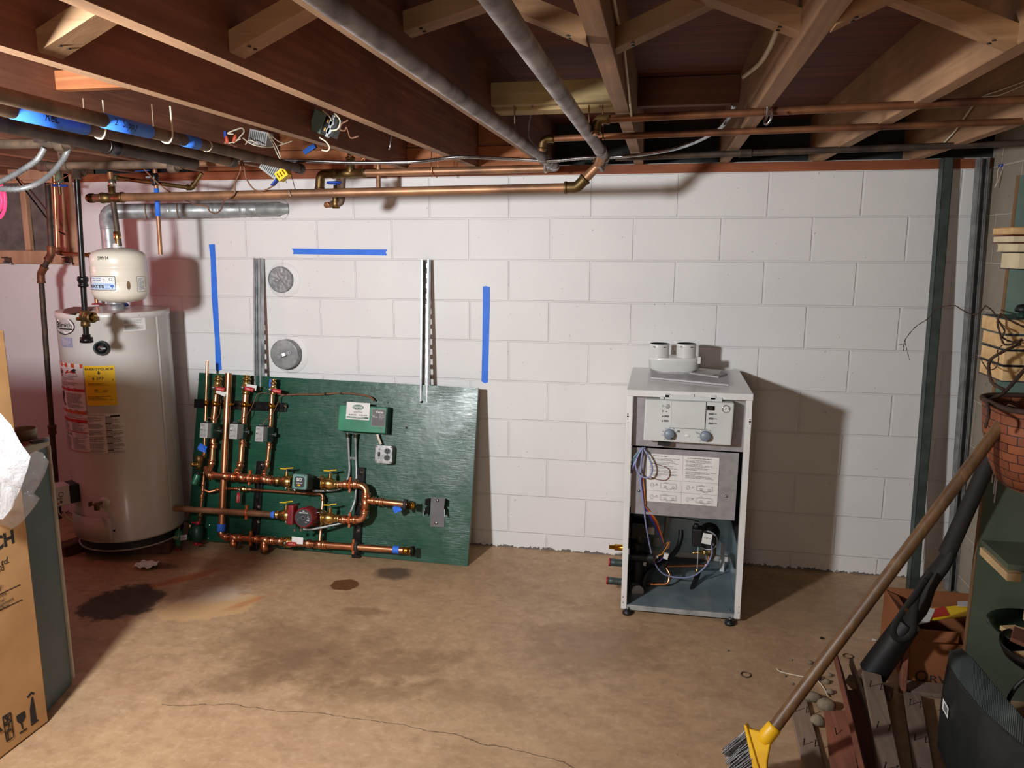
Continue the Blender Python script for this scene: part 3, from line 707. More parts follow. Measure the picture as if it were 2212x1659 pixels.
for px,a_,b_,lab in ((188,a8,b8,'thin straight hanger wire above the Ret pipe'),(337,a9,b9,'thin straight hanger wire above the supply pipe')):
    c=on(a_,b_,px,0); hanger(lab,[c+V((-.02,.02,.085)),c+V((-.02,.02,.04)),c+V((-.019,.02,.0))],'pipe_dusty',.0022)
# ---- iron pipes held by hanger straps (P11, P12)
p=FZ(150,309,1.925); a=p+(W(-120,314,p.y)-W(150,309,p.y)); t=run('capped_iron_pipe','rusty iron pipe with a collared open end above the window corner',[a,p],.0165,'pipe_dusty',fit=[('coupling',p-V((.012,0,0)),(1,0,0),.05,1.25,'iron_rough'),('coupling',W(128,310,p.y),(1,0,0),.035,1.15,'iron_rough')])
mb=MB(); c=W(98,308,p.y)+V((0,-.018,.006)); mb.box(c,(.045,.02,.018),'zinc'); mb.cyl(c+V((0,0,.0)),c+V((.006,-.01,.035)),.006,'zinc',seg=8); mb.box(c+V((.012,-.01,.014)),(.018,.016,.016),'zinc'); mb.build('cable_clamp',t)
y11=p.y
def strap(lab,px,pytop,pybot,y,yb_,r):
    a=W(px,pytop,y); b=W(px,pybot,y); mb=MB(); mb.box((a+b)/2,(.028,.003,abs(a.z-b.z)),'pipe_dusty'); mb.lathe(b+V((-.016,.018,-.012)),(1,0,0),[(0,r),(0,r*1.12),(.034,r*1.12),(.034,r)],'pipe_dusty'); mb.cyl(a.lerp(b,.3)+V((0,-.004,0)),a.lerp(b,.3)+V((0,.002,0)),.006,'zinc',seg=8); mb.cyl(a.lerp(b,.6)+V((0,-.003,0)),a.lerp(b,.6)+V((0,.0,0)),.004,'void_black',seg=8)
    return tag(mb.build('pipe_strap',bevel=.001),lab,'strap','pipe straps')
strap('perforated strap hanging the collared iron pipe below the Ret tape',122,278,305,y11-.02,0,.0178)
p=FZ(390,355,1.90); y12=p.y; a=W(96,359,y12)
t=run('iron_gas_header','horizontal dusty iron pipe with plugged ends carrying the black vertical pipe',[a,p],.0165,'pipe_dusty',fit=[('coupling',a,p-a,.045,1.3,'iron_rough'),('coupling',p-V((.02,0,0)),p-a,.05,1.25,'pipe_dusty')])
mb=MB(); e=W(505,352,y12); mb.cyl(p,e,.0125,'copper_old'); mb.build('copper_extension',t)
strap('perforated strap between the two rusty iron pipes',132,325,352,y12-.02,0,.0178); strap('perforated strap near the plugged end of the dusty iron pipe',367,330,355,y12-.02,0,.0178)
# black vertical pipe with union, brass gas cock and cap
x0=W(165,372,y12); x1=W(187,737,y12); dv=(x1-x0).normalized(); ln=(x1-x0).length
t=thing('black_drop_pipe',x1,'shiny black vertical pipe with a brass gas cock hanging in front of the water heater','pipe')
mb=MB(); mb.cyl(x0,x1,.0118,'black_iron'); mb.build('pipe_length',t)
elbow(t,x0+V((0,.06,.0)),x0+V((0,0,.012)),x1,.0135,'iron_rough',1.35,.04)
def lz(name,py,prof,m,seg=16):
    mb=MB(); c=x0.lerp(x1,(py-372)/365); mb.lathe(c,dv,prof,m,seg); return mb.build(name,t)
lz('union',594,[(0,.012),(0,.02),(.006,.022),(.02,.022),(.024,.018),(.03,.018),(.034,.0205),(.042,.0205),(.046,.014),(.046,.012)],'black_iron',8)
lz('end_cap',722,[(0,.012),(0,.017),(.012,.017),(.012,.026),(.034,.027),(.036,.02),(.036,.0001)],'black_iron')
lz('gas_cock',668,[(0,.012),(0,.019),(.012,.019),(.016,.022),(.026,.024),(.036,.022),(.044,.017),(.058,.019),(.07,.019),(.07,.012)],'brass_old')
c=x0.lerp(x1,(683-372)/365); mb=MB(); mb.lathe(c,(1,-.25,0),[(0,.012),(.012,.016),(.016,.0225),(.05,.024),(.05,.018),(.02,.016)],'brass_old',16,caps=False); mb.cyl(c+V((.02,-.005,0)),c+V((.065,-.016,0)),.012,'brass'); mb.box(c+V((.072,-.02,-.004)),(.02,.012,.018),'brass_old'); mb.cyl(c+V((-.03,-.012,-.008)),c+V((-.012,-.012,-.008)),.008,'brass'); mb.build('side_outlet',t)

# ---- sill cock, black stop with blue lever, old green branch
c=W(128,400,-.35); t=thing('blue_handled_valve',c,'green corroded valve with dark blue wing handle above the window corner','valve')
mb=MB(); mb.lathe(c+V((0,0,.012)),(0,0,1),[(0,.008),(0,.016),(.02,.02),(.035,.014),(.06,.016),(.06,.006)],'verdigris'); mb.cyl(c+V((0,0,.05)),c+V((0,0,.12)),.012,'brass_old'); mb.build('valve_body',t)
mb=MB(); mb.beam(c+V((-.04,0,0)),c+V((.045,0,-.004)),.012,.012,'blue_tape_dark'); mb.cyl(c+V((0,0,-.008)),c+V((0,0,.016)),.009,'zinc',seg=10); mb.build('wing_handle',t,bevel=.003)
mb=MB(); mb.cyl(c+V((0,0,-.045)),c+V((0,0,-.008)),.008,'brass_old'); mb.build('spout',t)
ya=-.55
t=run('taped_shutoff_pipe','vertical copper pipe end with blue tape band and a black shutoff valve on top',[W(333,352,ya),W(338,410,ya),W(347,550,ya)],.0098,'copper_old')
p,q=W(338,407,ya),W(341.5,467,ya); wrap(t,p,q,.0104)
mb=MB(); c=W(334,385,ya); mb.lathe(c+V((0,0,.022)),(0,0,-1),[(0,.01),(0,.015),(.01,.018),(.03,.018),(.04,.013),(.05,.015),(.056,.011)],'black_iron'); mb.cyl(c+V((0,0,.005)),c+V((-.035,-.01,.005)),.008,'zinc',seg=10); mb.build('valve_body',t)
mb=MB(); mb.beam(c+V((-.012,-.016,.034)),c+V((-.085,-.016,.03)),.012,.004,'ink_blue'); mb.build('valve_lever',t,bevel=.001)
yg=-.5; q=[W(240,376,yg),W(243,383,yg),W(414,406,yg),W(436,374,yg)]
t=run('green_branch_pipe','thin green brown copper pipe sloping across below the sill then kinked upward',[V((q[1].x,q[1].y,q[1].z-.03)),q[1],q[2],q[3]],.0096,'brass_old',bend=.012)
elbow(t,q[1]+V((0,0,-.1)),q[1],q[2],.0096,'verdigris',1.35,.026); elbow(t,q[1],q[2],q[3],.0096,'brass_old',1.3,.022)
# drop from the header to the expansion tank
t=thing('tank_riser_pipe',W(258,530,Y1),'mottled vertical pipe dropping from the long copper pipe to the cream tank','pipe')
tp=W(258,532,Y1); mb=MB(); mb.cyl(W(238,372,Y1),tk,.0118,'copper_old'); mb.cyl(tk,tp,.0118,'pipe_dark'); mb.build('pipe_length',t)
mb=MB(); mb.lathe(W(252,500,Y1),(tp-tk),[(0,.0118),(0,.0145),(.03,.0155),(.036,.013),(.06,.013)],'brass',14); mb.build('dielectric_nipple',t)
mb=MB(); mb.lathe(W(241,388,Y1),(tp-tk),[(0,.0118),(0,.015),(.03,.015),(.03,.0118)],'solder',14); mb.build('coupling',t)
# wheel valve behind the header
yv=-.55; c=W(724,418,yv); t=thing('wheel_valve',c,'old brass gate valve with dark blue wheel behind the long copper pipe','valve')
mb=MB(); mb.lathe(W(724,400,yv),(0,0,-1),[(0,.006),(0,.008),(.02,.008),(.022,.014),(.05,.016),(.06,.013),(.075,.018),(.10,.016),(.10,.006)],'brass_old'); mb.pipe([W(715,440,yv),W(738,441,yv),W(741,384,yv)],.0125,'iron_rough',.02); mb.build('valve_body',t)
mb=MB(); cw=W(724,395,yv); n=6
mb.sweep([cw+V((math.cos(2*PI*i/20)*.033,math.sin(2*PI*i/20)*.033,0)) for i in range(20)],.005,'blue_tape_dark',8,closed=True)
for i in range(3): mb.beam(cw-V((math.cos(PI*i/3)*.033,math.sin(PI*i/3)*.033,0)),cw+V((math.cos(PI*i/3)*.033,math.sin(PI*i/3)*.033,0)),.007,.006,'blue_tape_dark')
mb.cyl(cw+V((0,0,-.03)),cw+V((0,0,.008)),.006,'blue_tape_dark'); mb.build('hand_wheel',t)
mb=MB(); s0=W(718,442,yv); s1=W(705,443,yv-.05); mb.lathe(s0,s1-s0,[(0,.0125),((s1-s0).length,.0125),((s1-s0).length,.0105),(.01,.0105),(.01,.0001)],'copper_old',16,caps=False); mb.lathe(s1-(s1-s0).normalized()*.008,s1-s0,[(0,.0128),(.009,.0128),(.009,.0104)],'copper_new',16,caps=False); mb.build('copper_stub',t)
# small junction pieces along the sill
c=W(820,340,-.3)

# ---- transformers, receptacle box, wire nuts and thermostat wires
def transformer(lab,px,py,y,rot,tagcol=None):
    c=W(px,py,y); t=thing('bell_transformer',c,lab,'transformer','slotted grey transformers'); R=M.Rotation(rot,4,'Y')
    mb=MB(); mb.box(c,(.085,.05,.06),'plastic_grey',mat=R)
    for i in range(9):
        u=-.034+.0085*i; mb.box(c+R.to_3x3()@V((u,-.0255,.0)),(.004,.002,.046),'plastic_dark',mat=R)
    mb.build('housing',t,bevel=.003)
    return t,c,R
t1,c1,R1=transformer('grey slotted transformer hanging by wires between two joists',563,299,-.62,.22)
t2,c2,R2=transformer('grey slotted transformer with a yellow plug and a blue tape tail, tilted',590,363,-.72,.62)
mb=MB(); cy_=W(612,377,-.74); mb.box(cy_,(.05,.04,.038),'ink_blue' if 0 else 'label_yel',mat=M.Rotation(-.6,4,'Y')); 
for k_ in (-.012,0,.012): mb.box(cy_+V((k_,-.021,k_*.6)),(.005,.002,.022),'brass_yel',mat=M.Rotation(-.6,4,'Y'))
mb.build('yellow_connector',t2,bevel=.004)
mb=MB(); a_=W(600,388,-.74); b_=W(588,401,-.74); mb.beam(a_,b_,.028,.008,'blue_tape_dark'); mb.build('tape_tail',t2,bevel=.002)
c=WX(706,268,-.47); t=thing('junction_box',c,'teal painted receptacle box hanging open on its wires','box')
R=M.Rotation(.42,4,'Y'); R3=R.to_3x3(); mb=MB(); mb.box(c+R3@V((-.026,.0,-.004)),(.05,.05,.075),'cab_teal',mat=R); mb.build('metal_box',t,bevel=.003)
mb=MB(); mb.box(c+R3@V((.024,-.004,0)),(.05,.045,.07),'black_gloss',mat=R)
for k_ in (-.018,.012): mb.cyl(c+R3@V((.028,-.028,k_)),c+R3@V((.028,-.022,k_)),.011,'zinc',seg=10); mb.box(c+R3@V((.012,-.028,k_)),(.008,.004,.014),'brass',mat=R)
mb.box(c+R3@V((.026,-.018,.0)),(.012,.02,.085),'zinc',mat=R); mb.build('receptacle',t,bevel=.002)
def wires(name,lab,paths,m,r=.0024,cat='wire',group=None):
    mb=MB()
    for p in paths: mb.sweep(smooth_path(p,7),r,m,6)
    return tag(mb.build(name),lab,cat,group)
YJB=WX(706,268,-.47).y-.03
wires('box_cable','cream cables entering and leaving the teal receptacle box',[[W(697,238,YJB),W(712,252,YJB),W(716,262,YJB)],[W(716,282,YJB),W(730,278,YJB),W(735,262,YJB),W(728,250,YJB),W(722,245,YJB)],[W(690,297,YJB),W(704,306,YJB),W(712,318,YJB),W(707,326,YJB),W(695,324,YJB)]],'wire_white',.003)
wires('coiled_cable','brown cable curled beside the teal receptacle box',[[W(752,260,YJB),W(738,268,YJB),W(735,280,YJB),W(745,282,YJB),W(748,275,YJB),W(752,284,YJB),W(758,298,YJB),W(775,294,YJB)]],'wire_brown',.003)
YSP=WX(498,298,-1.17).y
c=WX(498,298,-1.17); t=thing('wire_splice',c,'knot of cream wires with two orange wire nuts on the joist face','wires')
mb=MB(); mb.sweep(smooth_path([W(505,290,YSP),W(492,288,YSP),W(510,280,YSP),W(523,277,YSP),W(527,285,YSP),W(518,296,YSP),W(512,303,YSP),W(504,309,YSP)]),.0034,'wire_white',7)
mb.sweep(smooth_path([W(484,296,YSP),W(482,305,YSP),W(487,309,YSP),W(500,308,YSP),W(520,300,YSP)]),.003,'wire_white',7); mb.sweep(smooth_path([W(479,284,YSP),W(480,298,YSP),W(488,308,YSP),W(512,318,YSP)]),.0028,'wire_brown',6); mb.build('wire_loop',t)
for px,py,dx in ((491,302,-.004),(505,299,.01)):
    mb=MB(); q=W(px,py,YSP); mb.lathe(q+V((0,0,-.016)),(dx,0,.03),[(0,.006),(.002,.0095),(.02,.0085),(.032,.005),(.034,.001)],'orange',10); mb.build('wire_nut',t)
mb=MB(); q=W(484,290,YSP); mb.box(q,(.022,.006,.03),'blue_tape_dark'); mb.build('blue_wrap',t,bevel=.002)
wires('transformer_wires','bundle of cream and silver wires draped around the grey transformers',[[W(524,298,-.72),W(545,312,-.7),W(575,318,-.68),W(600,315,-.66),W(630,305,-.62)],[W(578,290,-.68),W(590,312,-.68),W(600,335,-.68),W(607,346,-.68)],[W(580,288,-.68),W(598,318,-.68),W(606,340,-.68)],[W(578,286,-.68),W(598,303,-.66),W(612,310,-.64)],[W(530,312,-.7),W(540,303,-.7),W(560,312,-.7)]],'wire_white',.0024)
wires('thermostat_wire','long brown thermostat wire draped over the copper pipe and the galvanised vent',[[W(498,310,-.8),W(517,330,-.8),W(520,365,-.8),W(508,395,-.79),W(506,420,-.78),W(485,432,-.79),W(478,452,-.65),W(465,461,-.62),W(452,455,-.6),W(448,446,-.6),W(425,442,-.6),W(395,430,-.6),W(360,410,-.78),W(335,390,-.8),W(310,364,-.8)],[W(520,340,-.8),W(527,360,-.8),W(532,385,-.8),W(548,408,-.8),W(568,412,-.8),W(590,402,-.78)]],'wire_brown',.003)
wires('silver_wire','two thin silver wires hanging over the long copper pipe',[[W(622,350,-.75),W(630,380,-.77),W(638,410,-.78)],[W(614,384,-.77),W(620,396,-.77)],[W(624,412,-.775),W(628,424,-.775)]],'zinc',.0016)
wires('sagging_wire','brown wire sagging between the black gas pipe and the dusty iron pipe',[[W(275,319,-1.0),W(300,328,-.98),W(328,342,-.95),W(352,338,-.95),W(395,338,-.95)],[W(292,324,-1),W(300,343,-.97)]],'wire_brown',.0034)
wires('window_wire','thin tan wire crossing in front of the blue wing handle',[[W(100,399,-.5),W(125,391,-.5),W(152,376,-.5)]],'wire_brown',.0025)
# blue tape scraps stuck on the rim boards
for px,py,y,rot,w_,lab in ((668,322,-.03,-.5,.07,'short blue tape scrap stuck on the orange board near the transformers'),(795,284,-.03,-.35,.06,'dim blue tape scrap high on the orange board behind the hook')):
    c=W(px,py,y); mb=MB(); mb.box(c,(w_,.0015,.024),'blue_tape',mat=M.Rotation(rot,4,'Y')); tag(mb.build('tape_scrap'),lab,'tape')
for px0,px1,py,lab in ((705,752,355,'thin blue tape strip along the sill left of the pipe stub'),(945,975,345,'thin blue tape strip along the sill by the copper wire pair')):
    a_,b_=W(px0,py,-.012),W(px1,py,-.012); mb=MB(); mb.box((a_+b_)/2,((b_-a_).length,.0015,.012),'blue_tape'); tag(mb.build('tape_strip'),lab,'tape')

# ---- flexible metal conduits swinging in from the left edge
for lab,pts in (('upper ribbed metal conduit curving in at the left edge of the view',[W(96,320,y11-.02),W(80,345,y11-.03),W(50,366,y11-.03),W(15,386,y11-.02),W(-60,420,y11)]),('lower ribbed metal conduit curving in over the window',[W(150,312,y11+.1),W(142,335,y11+.1),W(118,368,y11+.06),W(85,394,y11),W(45,408,y11-.04),W(0,408,y11-.04),W(-60,405,y11)])):
    pa,ra=ribbed(smooth_path(pts,10),.0085,.0024,.0125); mb=MB(); mb.sweep(pa,ra,'galv_dull',10); tag(mb.build('flexible_conduit'),lab,'conduit','ribbed metal conduits')
# neon tube sign glowing at the left edge
t=thing('neon_sign',W(-25,430,-1.0),'glowing red neon tube loop cut off by the left edge','neon sign')
mb=MB(); c=W(-14,428,-1.0); mb.sweep([c+V((math.cos(2*PI*i/32)*.055,0,math.sin(2*PI*i/32)*.085)) for i in range(32)],.006,'neon',8,closed=True); mb.sweep([c+V((math.cos(2*PI*i/32)*.038,0,math.sin(2*PI*i/32)*.06)) for i in range(32)],.005,'neon',8,closed=True); mb.build('neon_tube',t)
mb=MB(); mb.sweep([c+V((0,.01,.085)),c+V((0,.01,.2)),c+V((0,.01,.36))],.002,'black_rubber',6); mb.build('hanging_wire',t)
# ================================================================ WATER HEATER AND THE LEFT SIDE
def cylhit(px,py,c,r):
    d=ray(px,py); ox,oy=CAM.x-c[0],CAM.y-c[1]; A=d.x*d.x+d.y*d.y; B=ox*d.x+oy*d.y; C_=ox*ox+oy*oy-r*r
    disc=max(B*B-A*C_,0); t=(-B-math.sqrt(disc))/A; p=CAM+d*t
    return math.atan2(p.y-c[1],p.x-c[0]),p.z
HC=(-1.985,-.345); HR=.258; HT=1.255; HB=.105
def hp(px,py,h=0): a,z=cylhit(px,py,HC,HR); return V((HC[0]+(HR+h)*math.cos(a),HC[1]+(HR+h)*math.sin(a),z))
def onheater(px0,py0,px1,py1):           # label frame from a pixel rectangle: returns placement, width, height
    a0,_=cylhit(px0,(py0+py1)/2,HC,HR); a1,_=cylhit(px1,(py0+py1)/2,HC,HR); _,z1=cylhit((px0+px1)/2,py0,HC,HR); _,z0=cylhit((px0+px1)/2,py1,HC,HR)
    return round_place(HC,HR+.0006,z0,a0),(a1-a0)*HR,z1-z0
wh=thing('water_heater',(HC[0],HC[1],0),'tall white tank water heater with yellow energy label standing on bricks','water heater')
mb=MB(); mb.lathe((HC[0],HC[1],HB),(0,0,1),[(0,HR*.98),(0,HR+.002),(.012,HR+.002),(.014,HR),(HT-HB-.03,HR),(HT-HB-.028,HR+.003),(HT-HB-.004,HR+.003),(HT-HB,HR-.002)],'heater_white',64); mb.build('tank_jacket',wh)
mb=MB(); mb.lathe((HC[0],HC[1],HT-.006),(0,0,1),[(0,HR),(.006,HR+.002),(.008,HR-.006),(.002,HR-.02),(.004,.06),(.004,.0001)],'heater_cap',64,caps=False); mb.build('top_cover',wh)
mb=MB(); mb.lathe((HC[0],HC[1],.058),(0,0,1),[(0,HR-.03),(0,HR-.012),(.004,HR-.006),(.008,HR-.012),(HB-.058,HR-.012)],'black_matte',64); mb.lathe((HC[0],HC[1],.058),(0,0,1),[(0,HR-.012),(0,HR-.003),(.006,HR-.003),(.006,HR-.012)],'jacket_trim',64,caps=False); mb.build('base_ring',wh)
aR,_=cylhit(352,900,HC,HR); mb=MB()
mb.grid(lambda u,v:V((HC[0]+(HR+.002)*math.cos(aR+u*.05),HC[1]+(HR+.002)*math.sin(aR+u*.05),HB+.02+v*(HT-HB-.05))),3,1,'white_enamel'); mb.build('side_seam',wh)
# maker badge
P,w,h=onheater(123,684,162,724); art=Art(P); art.ell(w/2,h/2,w/2,h/2,'ink',40); art.ell(w/2,h/2,w*.46,h*.46,'paper',40)
art.poly([(w/2+w*.46*math.cos(t),h/2+h*.46*math.sin(t)) for t in [PI+.42+i*(PI-.84)/16 for i in range(17)]],'label_green'); art.rect(w*.09,h*.30,w*.91,h*.36,'ink',4)
art.text('Smith',w*.30,h*.44,h*.34,'ink',.005,width=w*.58); art.ring(w*.19,h*.55,w*.10,h*.17,w*.045,'ink'); art.ell(w*.2,h*.55,w*.03,h*.05,'ink'); art.build('maker_badge',wh)
P,w,h=onheater(134,729,157,750); art=Art(P); art.rect(0,0,w,h,'label_lav',2); art.lines(w*.1,h*.15,w*.9,h*.85,5,'paper_grey',seed=4); art.build('serial_sticker',wh)
P,w,h=onheater(265,684,314,715); art=Art(P); art.rect(0,0,w,h,'paper',4); art.text('FOR YOUR SAFETY',w*.5,h*.89,h*.09,'ink',.004,width=w*.45,align='c'); art.lines(w*.05,h*.55,w*.95,h*.85,7,'ink_grey',.35,2); art.lines(w*.05,h*.1,w*.95,h*.47,9,'ink_grey',.35,3); art.build('print_label',wh)
# energy label
P,w,h=onheater(185,790,251,876); art=Art(P); art.rect(0,0,w,h,'label_yel',6)
art.text('ENERGYGUIDE',w*.03,h*.885,h*.075,'ink',.03,width=w*.93); art.poly([(w*.47,h*.87),(w*.52,h*.87),(w*.52,h*.82),(w*.56,h*.82),(w*.495,h*.775),(w*.43,h*.82),(w*.47,h*.82)],'ink')
art.text('$ 277',w*.26,h*.655,h*.085,'ink',.02,width=w*.38); art.lines(w*.1,h*.735,w*.8,h*.755,1,'ink_brown',.4,7); art.line(w*.08,h*.615,w*.92,h*.625,h*.012,'ink'); art.poly([(w*.9,h*.66),(w*.95,h*.66),(w*.92,h*.63)],'ink')
art.lines(w*.1,h*.5,w*.92,h*.57,3,'ink_brown',.3,8); art.text('254',w*.30,h*.365,h*.055,'ink',.02); art.lines(w*.58,h*.36,w*.78,h*.385,1,'ink_brown',.5,9); art.lines(w*.3,h*.33,w*.75,h*.35,1,'ink_brown',.5,19)
art.lines(w*.05,h*.13,w*.95,h*.24,4,'ink_brown',.3,10); art.build('energy_label',wh)
# red and white warning strip
P,w,h=onheater(136,786,187,973)
art=Art(P); art.rect(0,0,w,h,'paper',5)
def sec(v0,v1,head,n,seed):
    art.rect(0,h*v0,w,h*v1,'paper',4); art.rect(0,h*(v1-.035),w,h*v1,head,4); art.lines(w*.08,h*(v0+.01),w*.93,h*(v0+.01)+h*n,int(n*90),'ink_grey',.38,seed)
for v,sd in ((.72,.97),(.47,.72)): art.rect(0,h*v,w,h*(v+.006),'ink',4)
art.rect(0,h*.955,w,h,'ink_orange',4); art.lines(w*.3,h*.968,w*.75,h*.985,1,'ink_red',.5,3)
art.ring(w*.22,h*.885,w*.11,h*.045,w*.03,'ink_red'); art.rect(w*.17,h*.87,w*.27,h*.905,'ink'); art.poly([(w*.42,h*.88),(w*.55,h*.925),(w*.6,h*.90),(w*.68,h*.925),(w*.86,h*.88)],'ink_red'); art.ell(w*.64,h*.865,w*.22,h*.012,'ink_grey'); art.ell(w*.64,h*.867,w*.2,h*.009,'paper'); art.poly([(w*.68,h*.92),(w*.76,h*.945),(w*.85,h*.935),(w*.8,h*.918),(w*.84,h*.90),(w*.74,h*.905)],'ink')
art.lines(w*.25,h*.80,w*.75,h*.845,3,'ink',.25,5); art.lines(w*.06,h*.74,w*.9,h*.79,3,'ink_grey',.3,6)
art.rect(0,h*.69,w,h*.717,'ink_red',4); art.poly([(w*.08,h*.66),(w*.25,h*.68),(w*.28,h*.63),(w*.2,h*.57),(w*.3,h*.53),(w*.26,h*.50),(w*.14,h*.56),(w*.12,h*.62)],'ink'); art.lines(w*.4,h*.50,w*.94,h*.67,12,'ink_grey',.35,11)
art.rect(0,h*.435,w,h*.468,'ink_orange',4); art.rect(0,h*.385,w,h*.39,'ink_red',4); art.lines(w*.3,h*.395,w*.94,h*.43,3,'ink_grey',.3,12); art.rect(0,h*.335,w,h*.372,'ink_red',4)
art.lines(w*.05,h*.235,w*.45,h*.33,8,'ink_grey',.4,13); art.lines(w*.52,h*.235,w*.95,h*.33,8,'ink_grey',.4,14); art.rect(0,h*.222,w,h*.23,'ink_red',4)
for k in range(3): art.poly([(w*(.12+.14*k),h*.19),(w*(.16+.14*k),h*.215),(w*(.2+.14*k),h*.19),(w*(.17+.14*k),h*.175)],'ink_grey')
art.rect(w*.62,h*.175,w*.92,h*.21,'paper_grey'); art.lines(w*.05,h*.02,w*.45,h*.165,12,'ink_grey',.4,15); art.lines(w*.52,h*.02,w*.95,h*.165,12,'ink_grey',.4,16); art.rect(0,0,w,h*.007,'ink_red',4)
art.build('warning_label',wh)
P,w,h=onheater(191,893,271,979); art=Art(P); art.rect(0,0,w,h,'paper',6); art.lines(w*.03,h*.94,w*.6,h*.98,2,'ink_grey',.4,20)
art.rect(w*.66,h*.90,w*.9,h*.95,'ink',3)
for i,(v0,v1) in enumerate(((.78,.92),(.62,.75),(.45,.58),(.28,.42),(.10,.25),(.02,.08))): art.lines(w*.03,h*v0,w*.47,h*v1,6,'ink_grey',.42,21+i); art.lines(w*.52,h*v0-.004,w*.97,h*v1-.004,6,'ink_grey',.42,31+i); art.rect(w*.52,h*v1-.003,w*.68,h*v1+.001,'ink_brown',2)
art.build('instruction_label',wh)
# thermostat well on the upper front
c=hp(221,751); n=V((c.x-HC[0],c.y-HC[1],0)).normalized(); mb=MB(); mb.lathe(c-n*.004,n,[(0,.034),(.03,.034),(.03,.028),(.02,.027),(.02,.0001)],'plastic_dark',28); mb.lathe(c+n*.018,n,[(0,.026),(.002,.026),(.002,.0001)],'black_gloss',24); mb.build('thermostat_well',wh)
mb=MB(); mb.lathe(c+n*.019,n,[(0,.014),(.008,.013),(.012,.007),(.014,.0001)],'zinc',18); tt=n.cross(V((0,0,1))); mb.box(c+n*.03-tt*.012,(.022,.006,.008),'zinc',mat=M.Rotation(math.atan2(tt.y,tt.x),4,'Z')); mb.build('relief_port',wh)
for px,py in ((300,681),):
    q=hp(px,py); mb=MB(); mb.lathe(q,n,[(0,.003),(.003,.003),(.003,.0001)],'zinc',8); mb.build('screw',wh)
# drain cock with its round plate
c=hp(225,1085); n2=V((c.x-HC[0],c.y-HC[1],0)).normalized(); mb=MB(); mb.lathe(c-n2*.003,n2,[(0,.026),(.006,.026),(.008,.012),(.008,.0001)],'white_enamel',24); mb.build('drain_plate',wh)
t2=V((0,0,1)).cross(n2); q=c+n2*.008-t2*.012; mb=MB(); mb.cyl(q,q+n2*.045,.009,'brass_old'); mb.lathe(q+n2*.04+V((0,0,.012)),(0,0,-1),[(0,.008),(0,.013),(.03,.013),(.036,.011),(.036,.0001)],'brass_old',14); mb.build('drain_cock',wh); mb=MB(); mb.cyl(q+n2*.03-t2*.01,q+n2*.03-t2*.034,.004,'brass_old',seg=8); mb.box(q+n2*.03-t2*.036+V((0,0,.004)),(.008,.02,.022),'brass_old'); mb.build('drain_lever',wh)
# gas control with probe leads, burner door cover
c=hp(163,1060); nn=V((c.x-HC[0],c.y-HC[1],0)).normalized(); rz=math.atan2(nn.y,nn.x); R=M.Rotation(rz,4,'Z'); R3=R.to_3x3()
mb=MB(); mb.box(c+nn*.018,(.05,.10,.095),'black_matte',mat=R); mb.build('control_backplate',wh,bevel=.006)
gc=c+nn*.07; mb=MB()
pr=[(-.035,-.05),(.045,-.05),(.05,-.01),(.03,.05),(-.035,.05)]
mb.prism([gc+R3@V((a,-.048,b)) for a,b in pr],R3@V((0,.096,0)),'control_grey'); mb.build('gas_control',wh,bevel=.006)
art=Art(flat(gc+R3@V((.049,-.036,-.005)),R3@V((0,1,0)),R3@V((-.02,0,.06)))); art.rect(.004,.004,.068,.052,'paper_grey'); art.rect(.008,.01,.064,.046,'rust_top'); art.build('control_window',wh)
art=Art(flat(gc+R3@V((-.03,.0485,-.045)),R3@V((-1,0,0)),(0,0,1))); art.mb=MB(); art.rect(-.07,.0,-.005,.09,'paper'); art.ell(-.04,.055,.012,.014,'ink_grey'); art.ell(-.04,.055,.008,.01,'paper'); art.lines(-.06,.03,-.02,.04,2,'ink',.5,3); art.rect(-.048,.012,-.038,.024,'ink'); art.rect(-.06,.008,-.052,.016,'ink_red'); art.build('control_sticker',wh)
for dy in (-.04,.02):
    mb=MB(); q=gc+R3@V((.046,dy,-.045)); mb.lathe(q,R3@V((.6,0,-1)),[(0,.008),(.014,.008),(.018,.005),(.018,.0001)],'black_matte',10); mb.build('control_plug',wh)
mb=MB(); mb.sweep(smooth_path([gc+R3@V((.02,.02,-.05)),gc+R3@V((.02,.025,-.09)),gc+R3@V((-.005,.04,-.12)),gc+R3@V((-.03,.05,-.15))]),.003,'wire_white',7); mb.sweep(smooth_path([gc+R3@V((.01,.045,-.05)),gc+R3@V((.0,.055,-.10)),gc+R3@V((-.03,.075,-.14))]),.003,'wire_white',7); mb.build('probe_lead',wh)
a0,z1=cylhit(160,1112,HC,HR+.012); a1,_=cylhit(238,1112,HC,HR+.012); a0=aL=min(a0,a1)-.12; _,z0=cylhit(200,1166,HC,HR)
z1=cylhit(200,1116,HC,HR)[1]
mb=MB(); mb.grid(lambda u,v:V((HC[0]+(HR+.012)*math.cos(a0+u*(a1-a0)),HC[1]+(HR+.012)*math.sin(a0+u*(a1-a0)),z0+v*(z1-z0))),14,1,'heater_white'); mb.build('burner_door',wh,solid=.004)
q=hp(247,1146,.001); mb=MB(); mb.lathe(q,n2,[(0,.006),(.001,.006),(.001,.0001)],'void_black',10); mb.build('jacket_hole',wh)
